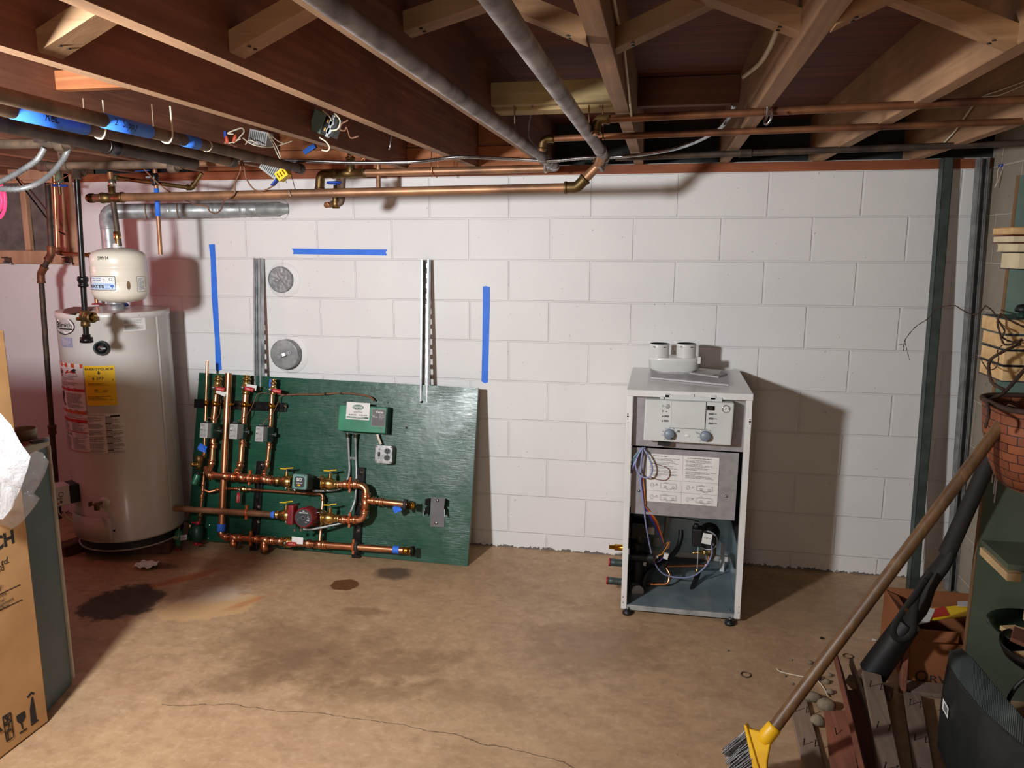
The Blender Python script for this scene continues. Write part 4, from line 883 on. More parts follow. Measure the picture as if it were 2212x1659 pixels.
# ring at the hot nipple on top, cap left on top
c=FZ(209,658,HT+.003); mb=MB(); mb.lathe(c,(0,0,1),[(0,.024),(.004,.026),(.008,.022),(.008,.008)],'handle_red',20); mb.build('nipple_ring',wh)
cy2=c
t=thing('blue_plastic_cap',FZ(262,662,HT+.004),'blue cap with white band lying on the water heater top under the cream tank','cap')
c=FZ(262,662,HT+.004); mb=MB(); mb.lathe(c+V((0,0,.0)),(0,0,1),[(0,.034),(.006,.036),(.014,.034),(.018,.028),(.018,.0001)],'ink_blue',24); mb.build('cap_body',t)
mb=MB(); mb.lathe(c+V((-.03,-.02,0)),(0,0,1),[(0,.02),(.01,.02),(.012,.016),(.012,.0001)],'white_enamel',18); mb.build('white_band',t)
p=FZ(165,670,HT+.006); mb=MB(); mb.poly([FZ(135,676,HT+.006),FZ(150,678,HT+.006),FZ(190,671,HT+.006),FZ(205,664,HT+.006),FZ(160,663,HT+.006),FZ(140,668,HT+.006)],'rust_top'); tag(mb.build('folded_manual',solid=.003),'folded reddish sheet lying on the water heater top','paper')
# supply lines beside the heater
yk=cy2.y
q=[W(117,378,yk),W(124,546,yk),W(203,553,yk),cy2+V((0,0,.01))]; q[2]=W(203,552,yk)
t=run('copper_hot_pipe','bright copper pipe coming down past the window then elbowed over to the water heater top',[q[0],q[1],q[2],q[3]],.0105,'copper_new',bend=.016)
elbow(t,q[0],q[1],q[2],.0105,'copper_brown',1.25,.03); elbow(t,q[1],q[2],q[3],.0105,'copper_brown',1.25,.028)
for px,py in ((205,575),(208,606),(210,640)):
    mb=MB(); c=W(px,py,yk); mb.lathe(c,(q[3]-q[2]),[(0,.0105),(0,.0125),(.014,.0125),(.014,.0105)],'copper_old',12); mb.build('coupling',t)
yb2=-.33; q=[W(103,395,yb2),W(111,548,yb2),W(88,592,yb2),W(114,950,yb2),W(128,1120,yb2)]
t=run('old_iron_pipe','dark iron pipe with a dogleg below the window running down behind the blue grey jacket',[q[0],q[1],q[2],q[3],q[4]],.0135,'pipe_dark',bend=.02)
elbow(t,q[0],q[1],q[2],.0135,'copper_brown',1.4,.04); elbow(t,q[1],q[2],q[3],.0135,'copper_brown',1.4,.045)
mb=MB(); mb.lathe(W(112,918,yb2),(q[3]-q[2]),[(0,.0135),(0,.02),(.008,.022),(.03,.018),(.045,.021),(.055,.0135)],'iron_rough',14); mb.build('union',t)
# ---- galvanised flue: riser, gored elbow, run to the wall thimble
FC=V((HC[0]+.012,HC[1],0)); z0=HT+.02; ze=W(240,457,HC[1]).z; wallp=W(602,452,.0)
t=thing('flue_pipe',(FC.x,FC.y,HT),'galvanised round vent pipe rising from the water heater and elbowing across into the wall','pipe')
r=.037; cor=V((FC.x,FC.y,ze)); du=(wallp-cor).normalized(); 
mb=MB(); mb.cyl((FC.x,FC.y,z0),(FC.x,FC.y,ze-.075),r,'galv',seg=32); mb.build('riser',t)
mb=MB(); mb.lathe((FC.x,FC.y,HT-.001),(0,0,1),[(0,.046),(.01,.046),(.02,.042),(.03,.040),(.03,.037)],'galv_dull',24); mb.build('draft_hood',t)
mb=MB(); pts=fillet([cor+V((0,0,-.085)),cor,cor+du*.085],.07,5); rr=[r*1.03]*len(pts)
pp=[];r2=[]
for i,p in enumerate(pts):
    pp.append(p); r2.append(r*1.05)
    if i<len(pts)-1: pp.append(p.lerp(pts[i+1],.15)); r2.append(r*1.0)
mb.sweep(pp,r2,'galv',28); mb.build('elbow',t)
L=(wallp-cor).length; mb=MB()
prof=[(.07,r)]; 
for f in (.35,.42,.60,.64,.76,.80,.86):
    prof += [(L*f-.004,r),(L*f,r*1.06),(L*f+.004,r)]
prof += [(L+.05,r)]
mb.lathe(cor,du,prof,'galv',32); mb.build('horizontal_run',t)
for f in (.22,.40):
    mb=MB(); mb.lathe(cor+du*L*f,du,[(0,r),(0,r*1.02),(.006,r*1.02),(.006,r)],'rust_stain',24); mb.build('rust_band',t)
mb=MB(); mb.lathe(wallp-du*.0+V((0,-.004,0)),(0,-1,0),[(0,r*1.6),(.003,r*1.5),(.006,r*1.05)],'block_white',28,caps=False); mb.build('wall_collar',t)
# ---- expansion tank hanging from the riser
tc=W(258,592,Y1); dep=(tc-CAM).dot(FW); tr=56*dep/FPX; tz1=W(258,534,Y1).z; tz0=W(262,654,Y1).z; H=tz1-tz0
t=thing('expansion_tank',(tc.x,tc.y,tz0),'small cream expansion tank with blue and white label hanging above the water heater','tank')
prof=[(0,.0001),(.004,tr*.45),(.014,tr*.8),(.030,tr*.95),(.046,tr),(H*.36,tr),(H*.37,tr*.985),(H*.385,tr*.985),(H*.395,tr),(H*.64,tr),(H*.65,tr*.985),(H*.665,tr),(H*.78,tr),(H*.86,tr*.975),(H*.92,tr*.87),(H*.965,tr*.62),(H*.99,tr*.3),(H,.02)]
mb=MB(); mb.lathe((tc.x,tc.y,tz0),(0,0,1),prof,'tank_cream',48,caps=False); mb.build('tank_shell',t)
mb=MB(); mb.lathe((tc.x,tc.y,tz1-.012),(0,0,1),[(0,.016),(.012,.018),(.026,.017),(.03,.012),(.03,.0001)],'white_enamel',16); mb.build('neck',t)
TC=(tc.x,tc.y)
def ontank(px0,py0,px1,py1):
    a0,_=cylhit(px0,(py0+py1)/2,TC,tr); a1,_=cylhit(px1,(py0+py1)/2,TC,tr); _,z1=cylhit((px0+px1)/2,py0,TC,tr); _,z0=cylhit((px0+px1)/2,py1,TC,tr)
    return round_place(TC,tr+.0006,z0,a0),(a1-a0)*tr,z1-z0
P,w,h=ontank(204,597,250,627); art=Art(P); w0=-w*.45; art.rect(w0,0,w,h,'ink',10); art.rect(w0+.002,.002,w-.002,h-.002,'paper',10); art.rect(w0+.003,.003,w-.003,h*.52,'label_blue',10)
art.text('POTABLE WATER',w*.42,h*.82,h*.13,'ink_blue',.02,width=w*.66,align='r'); art.text('EXP TANK',w*.42,h*.64,h*.13,'ink_blue',.02,width=w*.5,align='r'); art.text('WATTS',w*.54,h*.16,h*.30,'ink',.03,width=w*.95,align='r'); art.lines(w*.58,h*.1,w*.82,h*.48,4,'ink_blue',.3,6); art.ell(w*.86,h*.30,w*.075,h*.09,'ink_blue'); art.rect(w*.84,h*.12,w*.88,h*.24,'ink_blue'); art.ring(w*.82,h*.78,w*.07,h*.13,w*.02,'ink_grey'); art.text('NL',w*.52,h*.74,h*.12,'ink_grey'); art.lines(w*.5,h*.62,w*.65,h*.68,1,'ink_grey',.6,3); art.build('maker_label',t)
P,w,h=ontank(296,597,313,630); art=Art(P); art.rect(0,0,w,h,'ink',3); art.rect(.0012,.0012,w-.0012,h-.0012,'paper',3); art.lines(w*.15,h*.1,w*.9,h*.9,14,'ink_grey',.4,7); art.build('data_label',t)
P,w,h=ontank(211,549,234,561); art=Art(P); art.text('5/09/14',0,0,h*.9,'ink',.0,width=w*1.0); art.build('date_note',t)
P,w,h=ontank(268,600,286,628); art=Art(P); art.ell(w*.5,h*.4,w*.22,h*.34,'rust_stain'); art.build('rust_spot',t)

# ---- bricks and crumpled packet on the floor
def brick(px,py,rot,lab,s=(.2,.095,.057)):
    c=FZ(px,py,0); mb=MB(); mb.box(c+V((0,0,s[2]/2)),s,'brick_red',mat=M.Rotation(rot,4,'Z')); return tag(mb.build('brick',bevel=.006),lab,'brick','bricks under the water heater')
brick(172,1187,1.2,'dark brick under the water heater edge beside the blue grey jacket'); brick(332,1190,.25,'worn reddish brick under the water heater behind the crumpled packet'); brick(262,1165,.9,'brick hidden in shadow under the middle of the water heater')
c=FZ(316,1226,0); mb=MB(); r_=random.Random(3)
mb.grid(lambda u,v:c+V(((u-.5)*.10+r_.uniform(-.003,.003),(v-.5)*.075+r_.uniform(-.003,.003),.008+.012*abs(math.sin(u*7+v*4))+r_.uniform(0,.004))),7,6,'paper',False); mb.build
o=mb.build('paper_packet',solid=.0015); tag(o,'crumpled white paper packet on the floor in front of the worn brick','packet')

# ---- blue grey furnace jacket, with a tin collar on top
C0=V((-1.309,-1.581,0)); d1=V((.046,-.166,0)).normalized(); d2=V((d1.y,-d1.x,0)); 
if d2.x>0: d2=-d2
jt=thing('furnace_jacket',C0+d1*.1+d2*.3,'old blue grey sheet metal furnace jacket with pale corner trim and rusty top','furnace casing')
zt=.925; L1,L2=.212,.62
def slab(a,b,c_,d_,z0,z1,m,name,par,bev=.003):
    mb=MB(); q=[C0+d1*a+d2*c_,C0+d1*b+d2*c_,C0+d1*b+d2*d_,C0+d1*a+d2*d_]
    mb.hexa([p+V((0,0,z0)) for p in q]+[p+V((0,0,z1)) for p in q],m); return mb.build(name,par,bevel=bev)
slab(.004,L1,.004,L2,.0,zt-.012,'jacket_blue','side_panel',jt); slab(-.004,L1,-.003,.012,zt-.03,zt,'jacket_trim','top_trim',jt,.002); slab(-.006,.006,-.004,.02,.02,zt-.03,'jacket_trim','corner_trim',jt,.002); slab(.0,L1,.012,L2,zt-.011,zt-.004,'rust_top','top_plate',jt,.002)
c=FZ(50,946,zt); t=thing('tin_collar',c,'round tin pipe collar standing on the rusty top of the blue grey jacket','collar'); mb=MB(); mb.lathe(c+V((0,0,-.003)),(0,0,1),[(0,.041),(0,.043),(.034,.044),(.036,.042),(.034,.040),(0,.040)],'tin_ring',32,caps=False); mb.lathe(c+V((0,0,-.002)),(0,0,1),[(0,.04),(.001,.04),(.001,.0001)],'void_black',24); mb.build('collar_ring',t)
slabp=FZ(85,955,zt); mb=MB(); mb.box(slabp+V((0,0,.004)),(.05,.028,.012),'plastic_dark',mat=M.Rotation(1.1,4,'Z')); tag(mb.build('dark_latch',bevel=.002),'flat dark metal latch piece on the rusty jacket top','latch')

# ---- tall cardboard carton with shipping marks
XB=-1.217; YB=-1.805; bx=thing('cardboard_carton',(XB-.35,YB-.45,0),'tall tan shipping carton with black printed handling symbols at the left edge','box')
mb=MB(); mb.bb(XB-.7,XB,YB-.95,YB,.004,1.32,'cardboard'); mb.build('carton_body',bx,bevel=.004)
def bp(px,py): return WX(px,py,XB)
bo=V((XB,YB,0)); B2=lambda px,py:(bp(px,py).y-YB,bp(px,py).z)
art=Art(flat(bo,(0,1,0),(0,0,1)))
u,v=B2(31,1171); u2,v2=B2(28,1143); H_=v2-v
art.text('BOSCH',u,v,H_/.72,'ink',.035,align='r')
art.build('maker_print',bx); art=Art(flat(bo,(0,1,0),(0,0,1)))
u,v=B2(19,1215); art.text('Thermotechnology Ltd.',u,v,.030,'ink',.006,align='r',slant=.2)
u,v=B2(8,1231); art.text('Worcester, England',u,v,.028,'ink',.0,align='r')
art.build('address_print',bx); art=Art(flat(bo,(0,1,0),(0,0,1)))
for a,b in (((-60,1311),(43,1263)),((-60,1346),(48,1295))):
    p,q=B2(*a),B2(*b); art.line(p[0],p[1],q[0],q[1],.003,'ink_brown')
for (px,py),tx in (((7,1262),'Model :'),((6,1267),'Type :'),((18,1275),'Country :'),((13,1289),'Serial :'),((29,1289),'Consignment'),((19,1303),'Description')):
    u,v=B2(px,py+6); art.text(tx,u,v,.016,'ink_brown',.004,align='r')
art.build('form_print',bx); art=Art(flat(bo,(0,1,0),(0,0,1)))
def pts(L): return [B2(*p) for p in L]
art.poly(pts([(66,1563),(64,1532),(68,1505),(71,1505),(76,1530),(79,1556)]),'ink'); art.poly(pts([(57,1506),(67,1494),(75,1496),(71,1501),(68,1499),(60,1508)]),'ink'); art.poly(pts([(66,1565),(82,1553),(83,1556),(68,1568)]),'ink')
art.poly(pts([(34,1547),(53,1535),(55,1548),(50,1558),(44,1563),(37,1560)]),'ink'); art.poly(pts([(44,1563),(48,1561),(50,1574),(47,1575)]),'ink'); art.poly(pts([(41,1583),(57,1572),(58,1575),(42,1586)]),'ink')
for a,b in (((5,1549),(22,1539)),((5,1549),(14,1602)),((22,1539),(29,1591)),((14,1602),(29,1591)),((8,1568),(25,1557)),((11,1585),(27,1574)),((5,1549),(25,1557)),((22,1539),(8,1568))):
    p,q=B2(*a),B2(*b); art.line(p[0],p[1],q[0],q[1],.004,'ink')
for px,py,tx in ((10,1564,'3'),(13,1581,'2'),(16,1598,'1')):
    u,v=B2(px,py); art.text(tx,u,v,.035,'ink',.02)
art.poly(pts([(-6,1566),(5,1578),(-6,1584)]),'ink')
art.build('handling_marks',bx)
# ---- plastic bag spilling over the carton
def pillow(mb,outl,y,bulge,m,rings=7,amp=.012,sd=1,back=.3):
    P=[W(px,py,y) for px,py in outl]; dense=[]
    for i in range(len(P)):
        a,b=P[i],P[(i+1)%len(P)]; n=max(1,int((b-a).length/.014))
        dense += [a.lerp(b,k/n) for k in range(n)]
    c=sum(dense,V((0,0,0)))/len(dense); view=(CAM-c).normalized(); n=len(dense)
    for sg,bl in ((1,bulge),(-1,bulge*back)):
        vs=[c+view*bl*sg]; 
        for r_ in range(1,rings+1):
            t_=r_/rings
            for p in dense:
                q=c+(p-c)*t_; h=bl*(1-t_**2.2); nz=noise.noise(q*22+V((sd,sd*2,0)))*amp+noise.noise(q*55+V((sd,0,3)))*amp*.5
                vs.append(q+view*(h*sg+nz*(1 if t_<1 else .6)))
        fs=[(0,1+i,1+(i+1)%n) for i in range(n)]
        for r_ in range(rings-1):
            for i in range(n): fs.append((1+r_*n+i,1+(r_+1)*n+i,1+(r_+1)*n+(i+1)%n,1+r_*n+(i+1)%n))
        mb.add(vs,fs,m,True)
bg=thing('plastic_bag',W(40,1010,-1.78),'crumpled clear and milky plastic bag draped over the tall carton','bag')
mb=MB(); pillow(mb,[(-60,860),(0,892),(24,918),(45,958),(66,986),(60,1012),(46,1052),(26,1098),(6,1122),(-60,1120)],-2.03,.04,'bag_milky',9,.012,1); mb.build('milky_sheet',bg)
mb=MB(); pillow(mb,[(55,985),(78,974),(92,978),(106,997),(97,1025),(84,1048),(73,1066),(86,1076),(78,1090),(64,1108),(46,1130),(26,1142),(4,1134),(-40,1125),(0,1060),(40,1040)],-1.93,.03,'polythene',9,.016,4); mb.build('clear_fold',bg)
# ================================================================ ON AND AGAINST THE WHITE WALL
def tape(pxs,lab,m='blue_tape'):
    mb=MB(); P=[W(px,py,-.0012) for px,py in pxs]; mb.poly(P,m); return tag(mb.build('painters_tape',solid=.0008),lab,'tape',"painter's tape strips on the wall")
tape([(451,528),(464,527),(466,560),(470,640),(474,720),(479,798),(470,803),(466,798),(464,730),(457,640),(455,560)],'long vertical blue tape strip, slightly slanted, left of the steel channels')
tape([(630,537),(700,538),(780,539),(836,539),(833,545),(836,552),(780,551),(700,550),(633,549),(634,543)],'horizontal blue tape strip above the two round caps')
tape([(1043,619),(1050,618),(1058,620),(1058,660),(1056,740),(1054,826),(1047,828),(1040,824),(1042,740),(1043,660)],'shorter vertical blue tape strip right of the steel channels')
# slotted steel channels
def channel(lab,top,bot,open_front=True,slots=True,rz=0.0,mface='galv',w=.041,d=.041,pitch=.0508,slot=(.0142,.028),group=None,z_slots=None):
    t=thing('steel_channel',bot,lab,'steel channel',group); ax=(V(top)-V(bot)); L=ax.length; ax.normalize()
    fx=M.Rotation(rz,3,'Z')@V((1,0,0)); fx=(fx-ax*fx.dot(ax)).normalized(); fy=fx.cross(ax)*-1      # fy points away from the wall when rz=0
    if fy.y>0: fy=-fy
    P=lambda a,b,h:V(bot)+fx*a+fy*b+ax*h
    th=.0026
    def bar(mb,a0,a1,b0,b1,h0,h1,m): mb.hexa([P(a0,b0,h0),P(a1,b0,h0),P(a1,b1,h0),P(a0,b1,h0),P(a0,b0,h1),P(a1,b0,h1),P(a1,b1,h1),P(a0,b1,h1)],m)
    bw=(0,th) if open_front else (d-th,d); bl=(d-th,d) if open_front else (0,th)
    mb=MB(); sw,sh=slot
    if slots:
        bar(mb,-w/2,-sw/2,*bw,0,L,mface); bar(mb,sw/2,w/2,*bw,0,L,mface); h=0.0; k=.02
        while h<L:
            e=min(k,L); bar(mb,-sw/2,sw/2,*bw,h,e,mface); h=e+sh; k=h+pitch-sh
            if h>=L: break
    else: bar(mb,-w/2,w/2,*bw,0,L,mface)
    mb.build('web',t)
    for sgn in (-1,1):
        mb=MB(); a=sgn*w/2; bar(mb,min(a,a-sgn*th),max(a,a-sgn*th),0,d,0,L,mface)
        i0,i1=a-sgn*.0095,a; bar(mb,min(i0,i1),max(i0,i1),*bl,0,L,mface)
        j=(bl[0]-.007,bl[1]) if open_front else (bl[0],bl[1]+.007); q0,q1=i0,i0+sgn*th; bar(mb,min(q0,q1),max(q0,q1),*j,0,L,mface); mb.build('flange',t)
    return t
x=W(559,560,-.03).x; channel('shorter steel channel standing behind the green panel nearest the round caps',(x,-.012,W(559,559,-.03).z),(x,-.15,.001),mface='channel_bright',group='short channels behind the panel')
x=W(921,562,-.03).x; channel('shorter steel channel standing behind the green panel, with bright slots',(x,-.012,W(921,562,-.03).z),(x,-.15,.001),mface='channel_bright',group='short channels behind the panel')
tp=W(2037,343,-.03); channel('tall grey steel channel with a plain closed back leaning nearer the grey appliance',(tp.x+.012,-.012,tp.z),(W(1962,1250,-.1).x+.004,-.125,.001),open_front=False,slots=False,mface='strut_face',rz=.12,group='tall channels in the corner')
tp=W(2118,343,-.03); channel('tall steel channel with open slotted front leaning in the corner',(tp.x+.005,-.012,tp.z),(W(2046,1240,-.06).x,-.09,.001),mface='galv_dull',rz=.18,group='tall channels in the corner')
# round caps over wall openings
c=W(606,604,-.012); t=thing('foil_wall_cover',c,'upper round wall cap of wrinkled foil beside the steel channel','cap','round wall caps'); mb=MB(); r_=.0685; 
mb.grid(lambda u,v:c+V((math.cos(2*PI*v)*u*r_,-.004+.004*noise.noise(V((u*math.cos(2*PI*v)*6,u*math.sin(2*PI*v)*6,1))),math.sin(2*PI*v)*u*r_)),10,48,'galv_dull'); mb.lathe(c+V((0,.012,0)),(0,-1,0),[(0,r_),(.016,r_),(.018,r_-.004)],'galv_dull',48,caps=False); mb.build('foil_disc',t)
mb=MB(); mb.lathe((c.x+.012,-.0005,c.z-.004),(0,-1,0),[(0,r_*1.36),(.003,r_*1.3),(.004,r_*.9)],'block_white',48,caps=False); mb.build('plaster_ring',t)
c=W(614,766,-.05); t=thing('round_wall_cover',c,'lower round wall cap of galvanised metal with a small strap handle','cap','round wall caps'); r_=.0805; mb=MB(); mb.lathe(c+V((0,.05,0)),(0,-1,0),[(0,r_-.002),(.042,r_-.002),(.044,r_),(.05,r_-.001),(.051,r_-.006),(.049,.0001)],'galv_dull',48); mb.build('cap_shell',t)
mb=MB(); mb.lathe((c.x+.010,-.0005,c.z-.004),(0,-1,0),[(0,r_*1.3),(.003,r_*1.25),(.004,r_*.9)],'block_white',48,caps=False); mb.build('plaster_ring',t)
R=M.Rotation(-.38,3,'Y'); arc=[(-.042,.0),(-.024,.0),(-.022,.004),(-.014,.016),(0,.021),(.014,.016),(.022,.004),(.024,.0),(.042,.0)]
mb=MB(); vs=[]
for a,b in arc:
    for z in (-.008,.008): vs.append(c+R@V((a,0,z))+V((0,-.002-b,0)))
mb.add(vs,[(2*i,2*i+1,2*i+3,2*i+2) for i in range(len(arc)-1)],'strap_grey'); mb.build('strap_handle',t,solid=.002)
for a in (-.034,.034):
    mb=MB(); q=c+R@V((a,0,0)); mb.lathe(q,(0,-1,0),[(0,.004),(.004,.004),(.005,.0001)],'zinc',8); mb.build('screw',t)
# ================================================================ GREEN PIPING PANEL
BTR=W(1033,838,-.10); BTL=W(430,805,-.10); BBR=FZ(1017,1224,0.0)
BX=(BTR-BTL).normalized(); BY=(BTR-BBR); BY=(BY-BX*BY.dot(BX)).normalized(); BN=BX.cross(BY)
def bp_(px,py,h=0.0): return PL(px,py,BTR+BN*h,BN)
BBL=BBR+(BTL-BTR)
pn=thing('piping_panel',(BBL+BBR)/2,'green painted plywood panel carrying copper pipes, pumps and valves, leaning on the wall','piping panel')
pw_,ph_=(BTR-BTL).length,(BTR-BBR).dot(BY)
mb=MB(); q=[BTR-BX*pw_-BY*ph_,BTR-BY*ph_,BTR,BTR-BX*pw_]
lift=max(0,.001-min((p-BN*.019).z for p in q)); q=[p+V((0,0,lift*0)) for p in q]
mb.hexa([p-BN*.019 for p in q]+q,'green_ply')
def bflat(px,py,h=0.0): return flat(bp_(px,py,h),BX,BY)
SCL=(bp_(700,1000)-bp_(701,1000)).length       # metres per photo pixel on the panel
art=Art(bflat(740,838)); art.line(0,0,.19,-.004,.0035,'green_dark'); art.rect(.155,-.012,.18,.012,'green_dark'); art.rect(.185,-.003,.21,.004,'green_dark')
mb.v+=[]; b0=len(mb.v); mb.add(art.mb.v,[[i for i in f] for f in art.mb.f],'green_dark')
for px,py,r_ in ((911,868,.009),(878,924,.006)):
    a2=Art(bflat(px,py)); a2.ell(0,0,r_,r_*.8,'green_ply'); a2.ell(.001,0,r_*.55,r_*.55,'void_black'); mb.add(a2.mb.v,a2.mb.f,'void_black')
mb.build('plywood_board',pn)
def bpipe(name,L,r,m='copper_new',bend=None,par=None,label=None):
    mb=MB(); mb.pipe([bp_(*p) for p in L],r,m,bend or r*2.2,16); return mb.build(name,par or pn,label=label)
def bl(name,p,d,prof,m,par=None,seg=16,caps=True):
    mb=MB(); mb.lathe(p,d,prof,m,seg,caps); return mb.build(name,par or pn)
def press(p,d,r,n=1,L=.028,m='copper_new'):        # pressed coupling ring pair
    d=V(d).normalized(); mb=MB(); k=1.22
    mb.lathe(V(p)-d*L/2,d,[(0,r*1.02),(0,r*k*1.08),(.005,r*k*1.14),(.009,r*k),(L-.009,r*k),(L-.005,r*k*1.14),(L,r*k*1.08),(L,r*1.02)],m,18); return mb.build('press_fitting',pn)
# slotted black rails
def rail(a,b,w,h,name='strut_rail'):
    A,B=bp_(*a),bp_(*b); d=(B-A).normalized(); mb=MB(); mb.beam(A+BN*h/2,B+BN*h/2,w,h,'black_gloss',up=BN)
    n=int((B-A).length/.05)
    for i in range(n):
        c=A+d*(.03+i*.05)+BN*(h+.0004); s_=d.cross(BN); mb.add([c+d*.013+s_*.006,c+d*.013-s_*.006,c-d*.013-s_*.006,c-d*.013+s_*.006],[(0,1,2,3)],'void_black')
    return mb.build(name,pn,bevel=.002)
rail((424,871),(621,880),.046,.022); rail((566,996),(551,1190),.040,.022); rail((783,1009),(771,1204),.042,.022)
for px,py in ((616,877),(566,1004),(558,1095),(557,1128),(781,1020),(779,1088),(774,1146)):
    c=bp_(px,py,.023); bl('washer_screw',c,BN,[(0,.011),(.002,.011),(.002,.006),(.006,.005),(.007,.0001)],'zinc',seg=14)
for px,py in ((571,838),(571,850),(452,1134),(450,1163)):
    bl('screw',bp_(px,py,0),BN,[(0,.005),(.002,.005),(.003,.0001)],'zinc',seg=8)
def clamp(px,py,h,r,d,m='brass_yel'):
    p=bp_(px,py,h); d=V(d).normalized(); s=d.cross(BN).normalized(); mb=MB(); mb.lathe(p-d*.014,d,[(0,r),(0,r+.0035),(.028,r+.0035),(.028,r)],m,16); mb.box(p-s*(r*1.5),(.012,.012,.02),m,mat=M((s,d,BN)).transposed()); mb.cyl(p-s*(r*1.3),p-s*(r*2.3),.004,'brass_yel',seg=8); return mb.build('pipe_clamp',pn,label='yellow zinc pipe clamp')
def clip(px,py,h,r,d):
    p=bp_(px,py,h); d=V(d).normalized(); s=BN.cross(d).normalized(); mb=MB(); mb.lathe(p-d*.006,d,[(0,r),(0,r*1.3),(.012,r*1.3),(.012,r)],'clip_orange',16)
    for k in (1,-1): mb.beam(p+s*k*r*1.15,p+s*k*(r*1.15+.018)+BN*.002,.012,.010,'clip_orange',up=d); 
    mb.beam(p-BN*h*.95,p-BN*r,.012,.014,'clip_orange',up=d); return mb.build('pipe_clip',pn,label='orange plastic pipe clip')
def lever_valve(p,d,r,hd,lab=True,m='brass',Lh=.055,lever='handle_red',off=.03,tagoff=0.004):
    """ball valve body at p along d with a flat lever pointing along hd"""
    p=V(p); d=V(d).normalized(); hd=V(hd).normalized(); mb=MB()
    mb.lathe(p-d*r*2.6,d,[(0,r*1.1),(0,r*1.3),(r*.8,r*1.42),(r*1.2,r*1.3),(r*1.6,r*1.75),(r*3.6,r*1.75),(r*4,r*1.3),(r*4.4,r*1.42),(r*5.2,r*1.3),(r*5.2,r*1.1)],m,18); mb.cyl(p,p+BN*(r+off*.7),r*.55,m,seg=12)
    o=mb.build('ball_valve',pn,label='brass ball valve'); top=p+BN*(r+off*.8); s=hd.cross(BN)
    mb=MB(); mb.lathe(top,BN,[(0,.006),(.006,.008),(.010,.006),(.010,.0001)],'zinc',6); mb.beam(top+hd*.0+BN*.004,top+hd*.02+BN*.006,.012,.003,'zinc',up=BN); mb.build('lever_nut',o)
    mb=MB(); mb.beam(top+hd*.016+BN*.006,top+hd*(.016+Lh)+BN*.009,.021,.008,lever,up=BN); mb.build('lever_handle',o,bevel=.003)
    if lab:
        art=Art(flat(top+hd*.022+BN*.0135-s*0,hd,BN.cross(hd))); art.rect(.002,-.0055,.044,.0055,'ink_red'); art.ring(.018,0,.013,.0042,.0012,'paper'); art.text('+',.035,-.003,.01,'paper'); art.build('lever_print',o)
    return o
rD=-BY
# --- risers (names top to bottom)
h1,h2=.062,.062
def axis(L): return (bp_(*L[1])-bp_(*L[0])).normalized()
R1=[(448,780,h1),(441,985,h1)]; bpipe('copper_riser',R1,.0079)
R2=[(468,845,h1),(462,905,h1),(458,1002,h1),(449,1022,.095)]; bpipe('copper_riser',R2,.0143)
R3=[(494,806,h1+.006),(478,1142,h1+.006)]; bpipe('copper_riser',R3,.0172)
R4=[(531,848,h1),(527,905,h1),(520,1005,h1),(513,1025,.095)]; bpipe('copper_riser',R4,.0143)
R5=[(588,850,h1),(585,905,h1),(578,1008,h1),(570,1026,.095)]; bpipe('copper_riser',R5,.0104)
bl('open_end',bp_(494,806.5,h1+.006),-axis(R3),[(0,.0178),(.001,.0178),(.001,.0165),(-.01,.0165),(-.01,.0001)],'copper_brown',caps=False)
# top valves
for (px,py),r,L in (((470,838),.0143,R2),((532,838),.0143,R4),((590,842),.0104,R5)):
    p=bp_(px,py,h1); a=-axis(L); lever_valve(p,a,r*.95,BX*.98-BY*.12,m='brass_yel' if 0 else 'brass',Lh=.052)
    top=p+a*(r*2.6); bl('valve_top',top,a,[(0,r*1.15),(.004,r*1.5),(.012,r*1.5),(.014,r*1.1),(.022,r*1.1),(.024,r*1.3),(.030,r*1.3),(.030,r*.9),(.005,r*.9),(.005,.0001)],'brass',caps=False)
for px,py,w_ in ((476,846,-.35),(540,838,-.08)):
    mb=MB(); p=bp_(px-8,py-3,h1+.024); hd=(BX+BY*w_).normalized(); mb.beam(p,p+hd*.058,.027,.0016,'paper',up=BN); mb.build('paper_tag',pn)
mb=MB(); p=bp_(588,828,h1-.02); mb.box(p,(.033,.004,.042),'blue_tape',mat=M((BX,-BN,BY)).transposed()); mb.build('blue_backing_tape',pn,bevel=.003)
for (px,py),r,L in (((446,871),.0079,R1),((465,872),.0143,R2),((491,873),.0172,R3),((529,874),.0143,R4),((586,877),.0104,R5)): clamp(px,py,h1,r,axis(L))
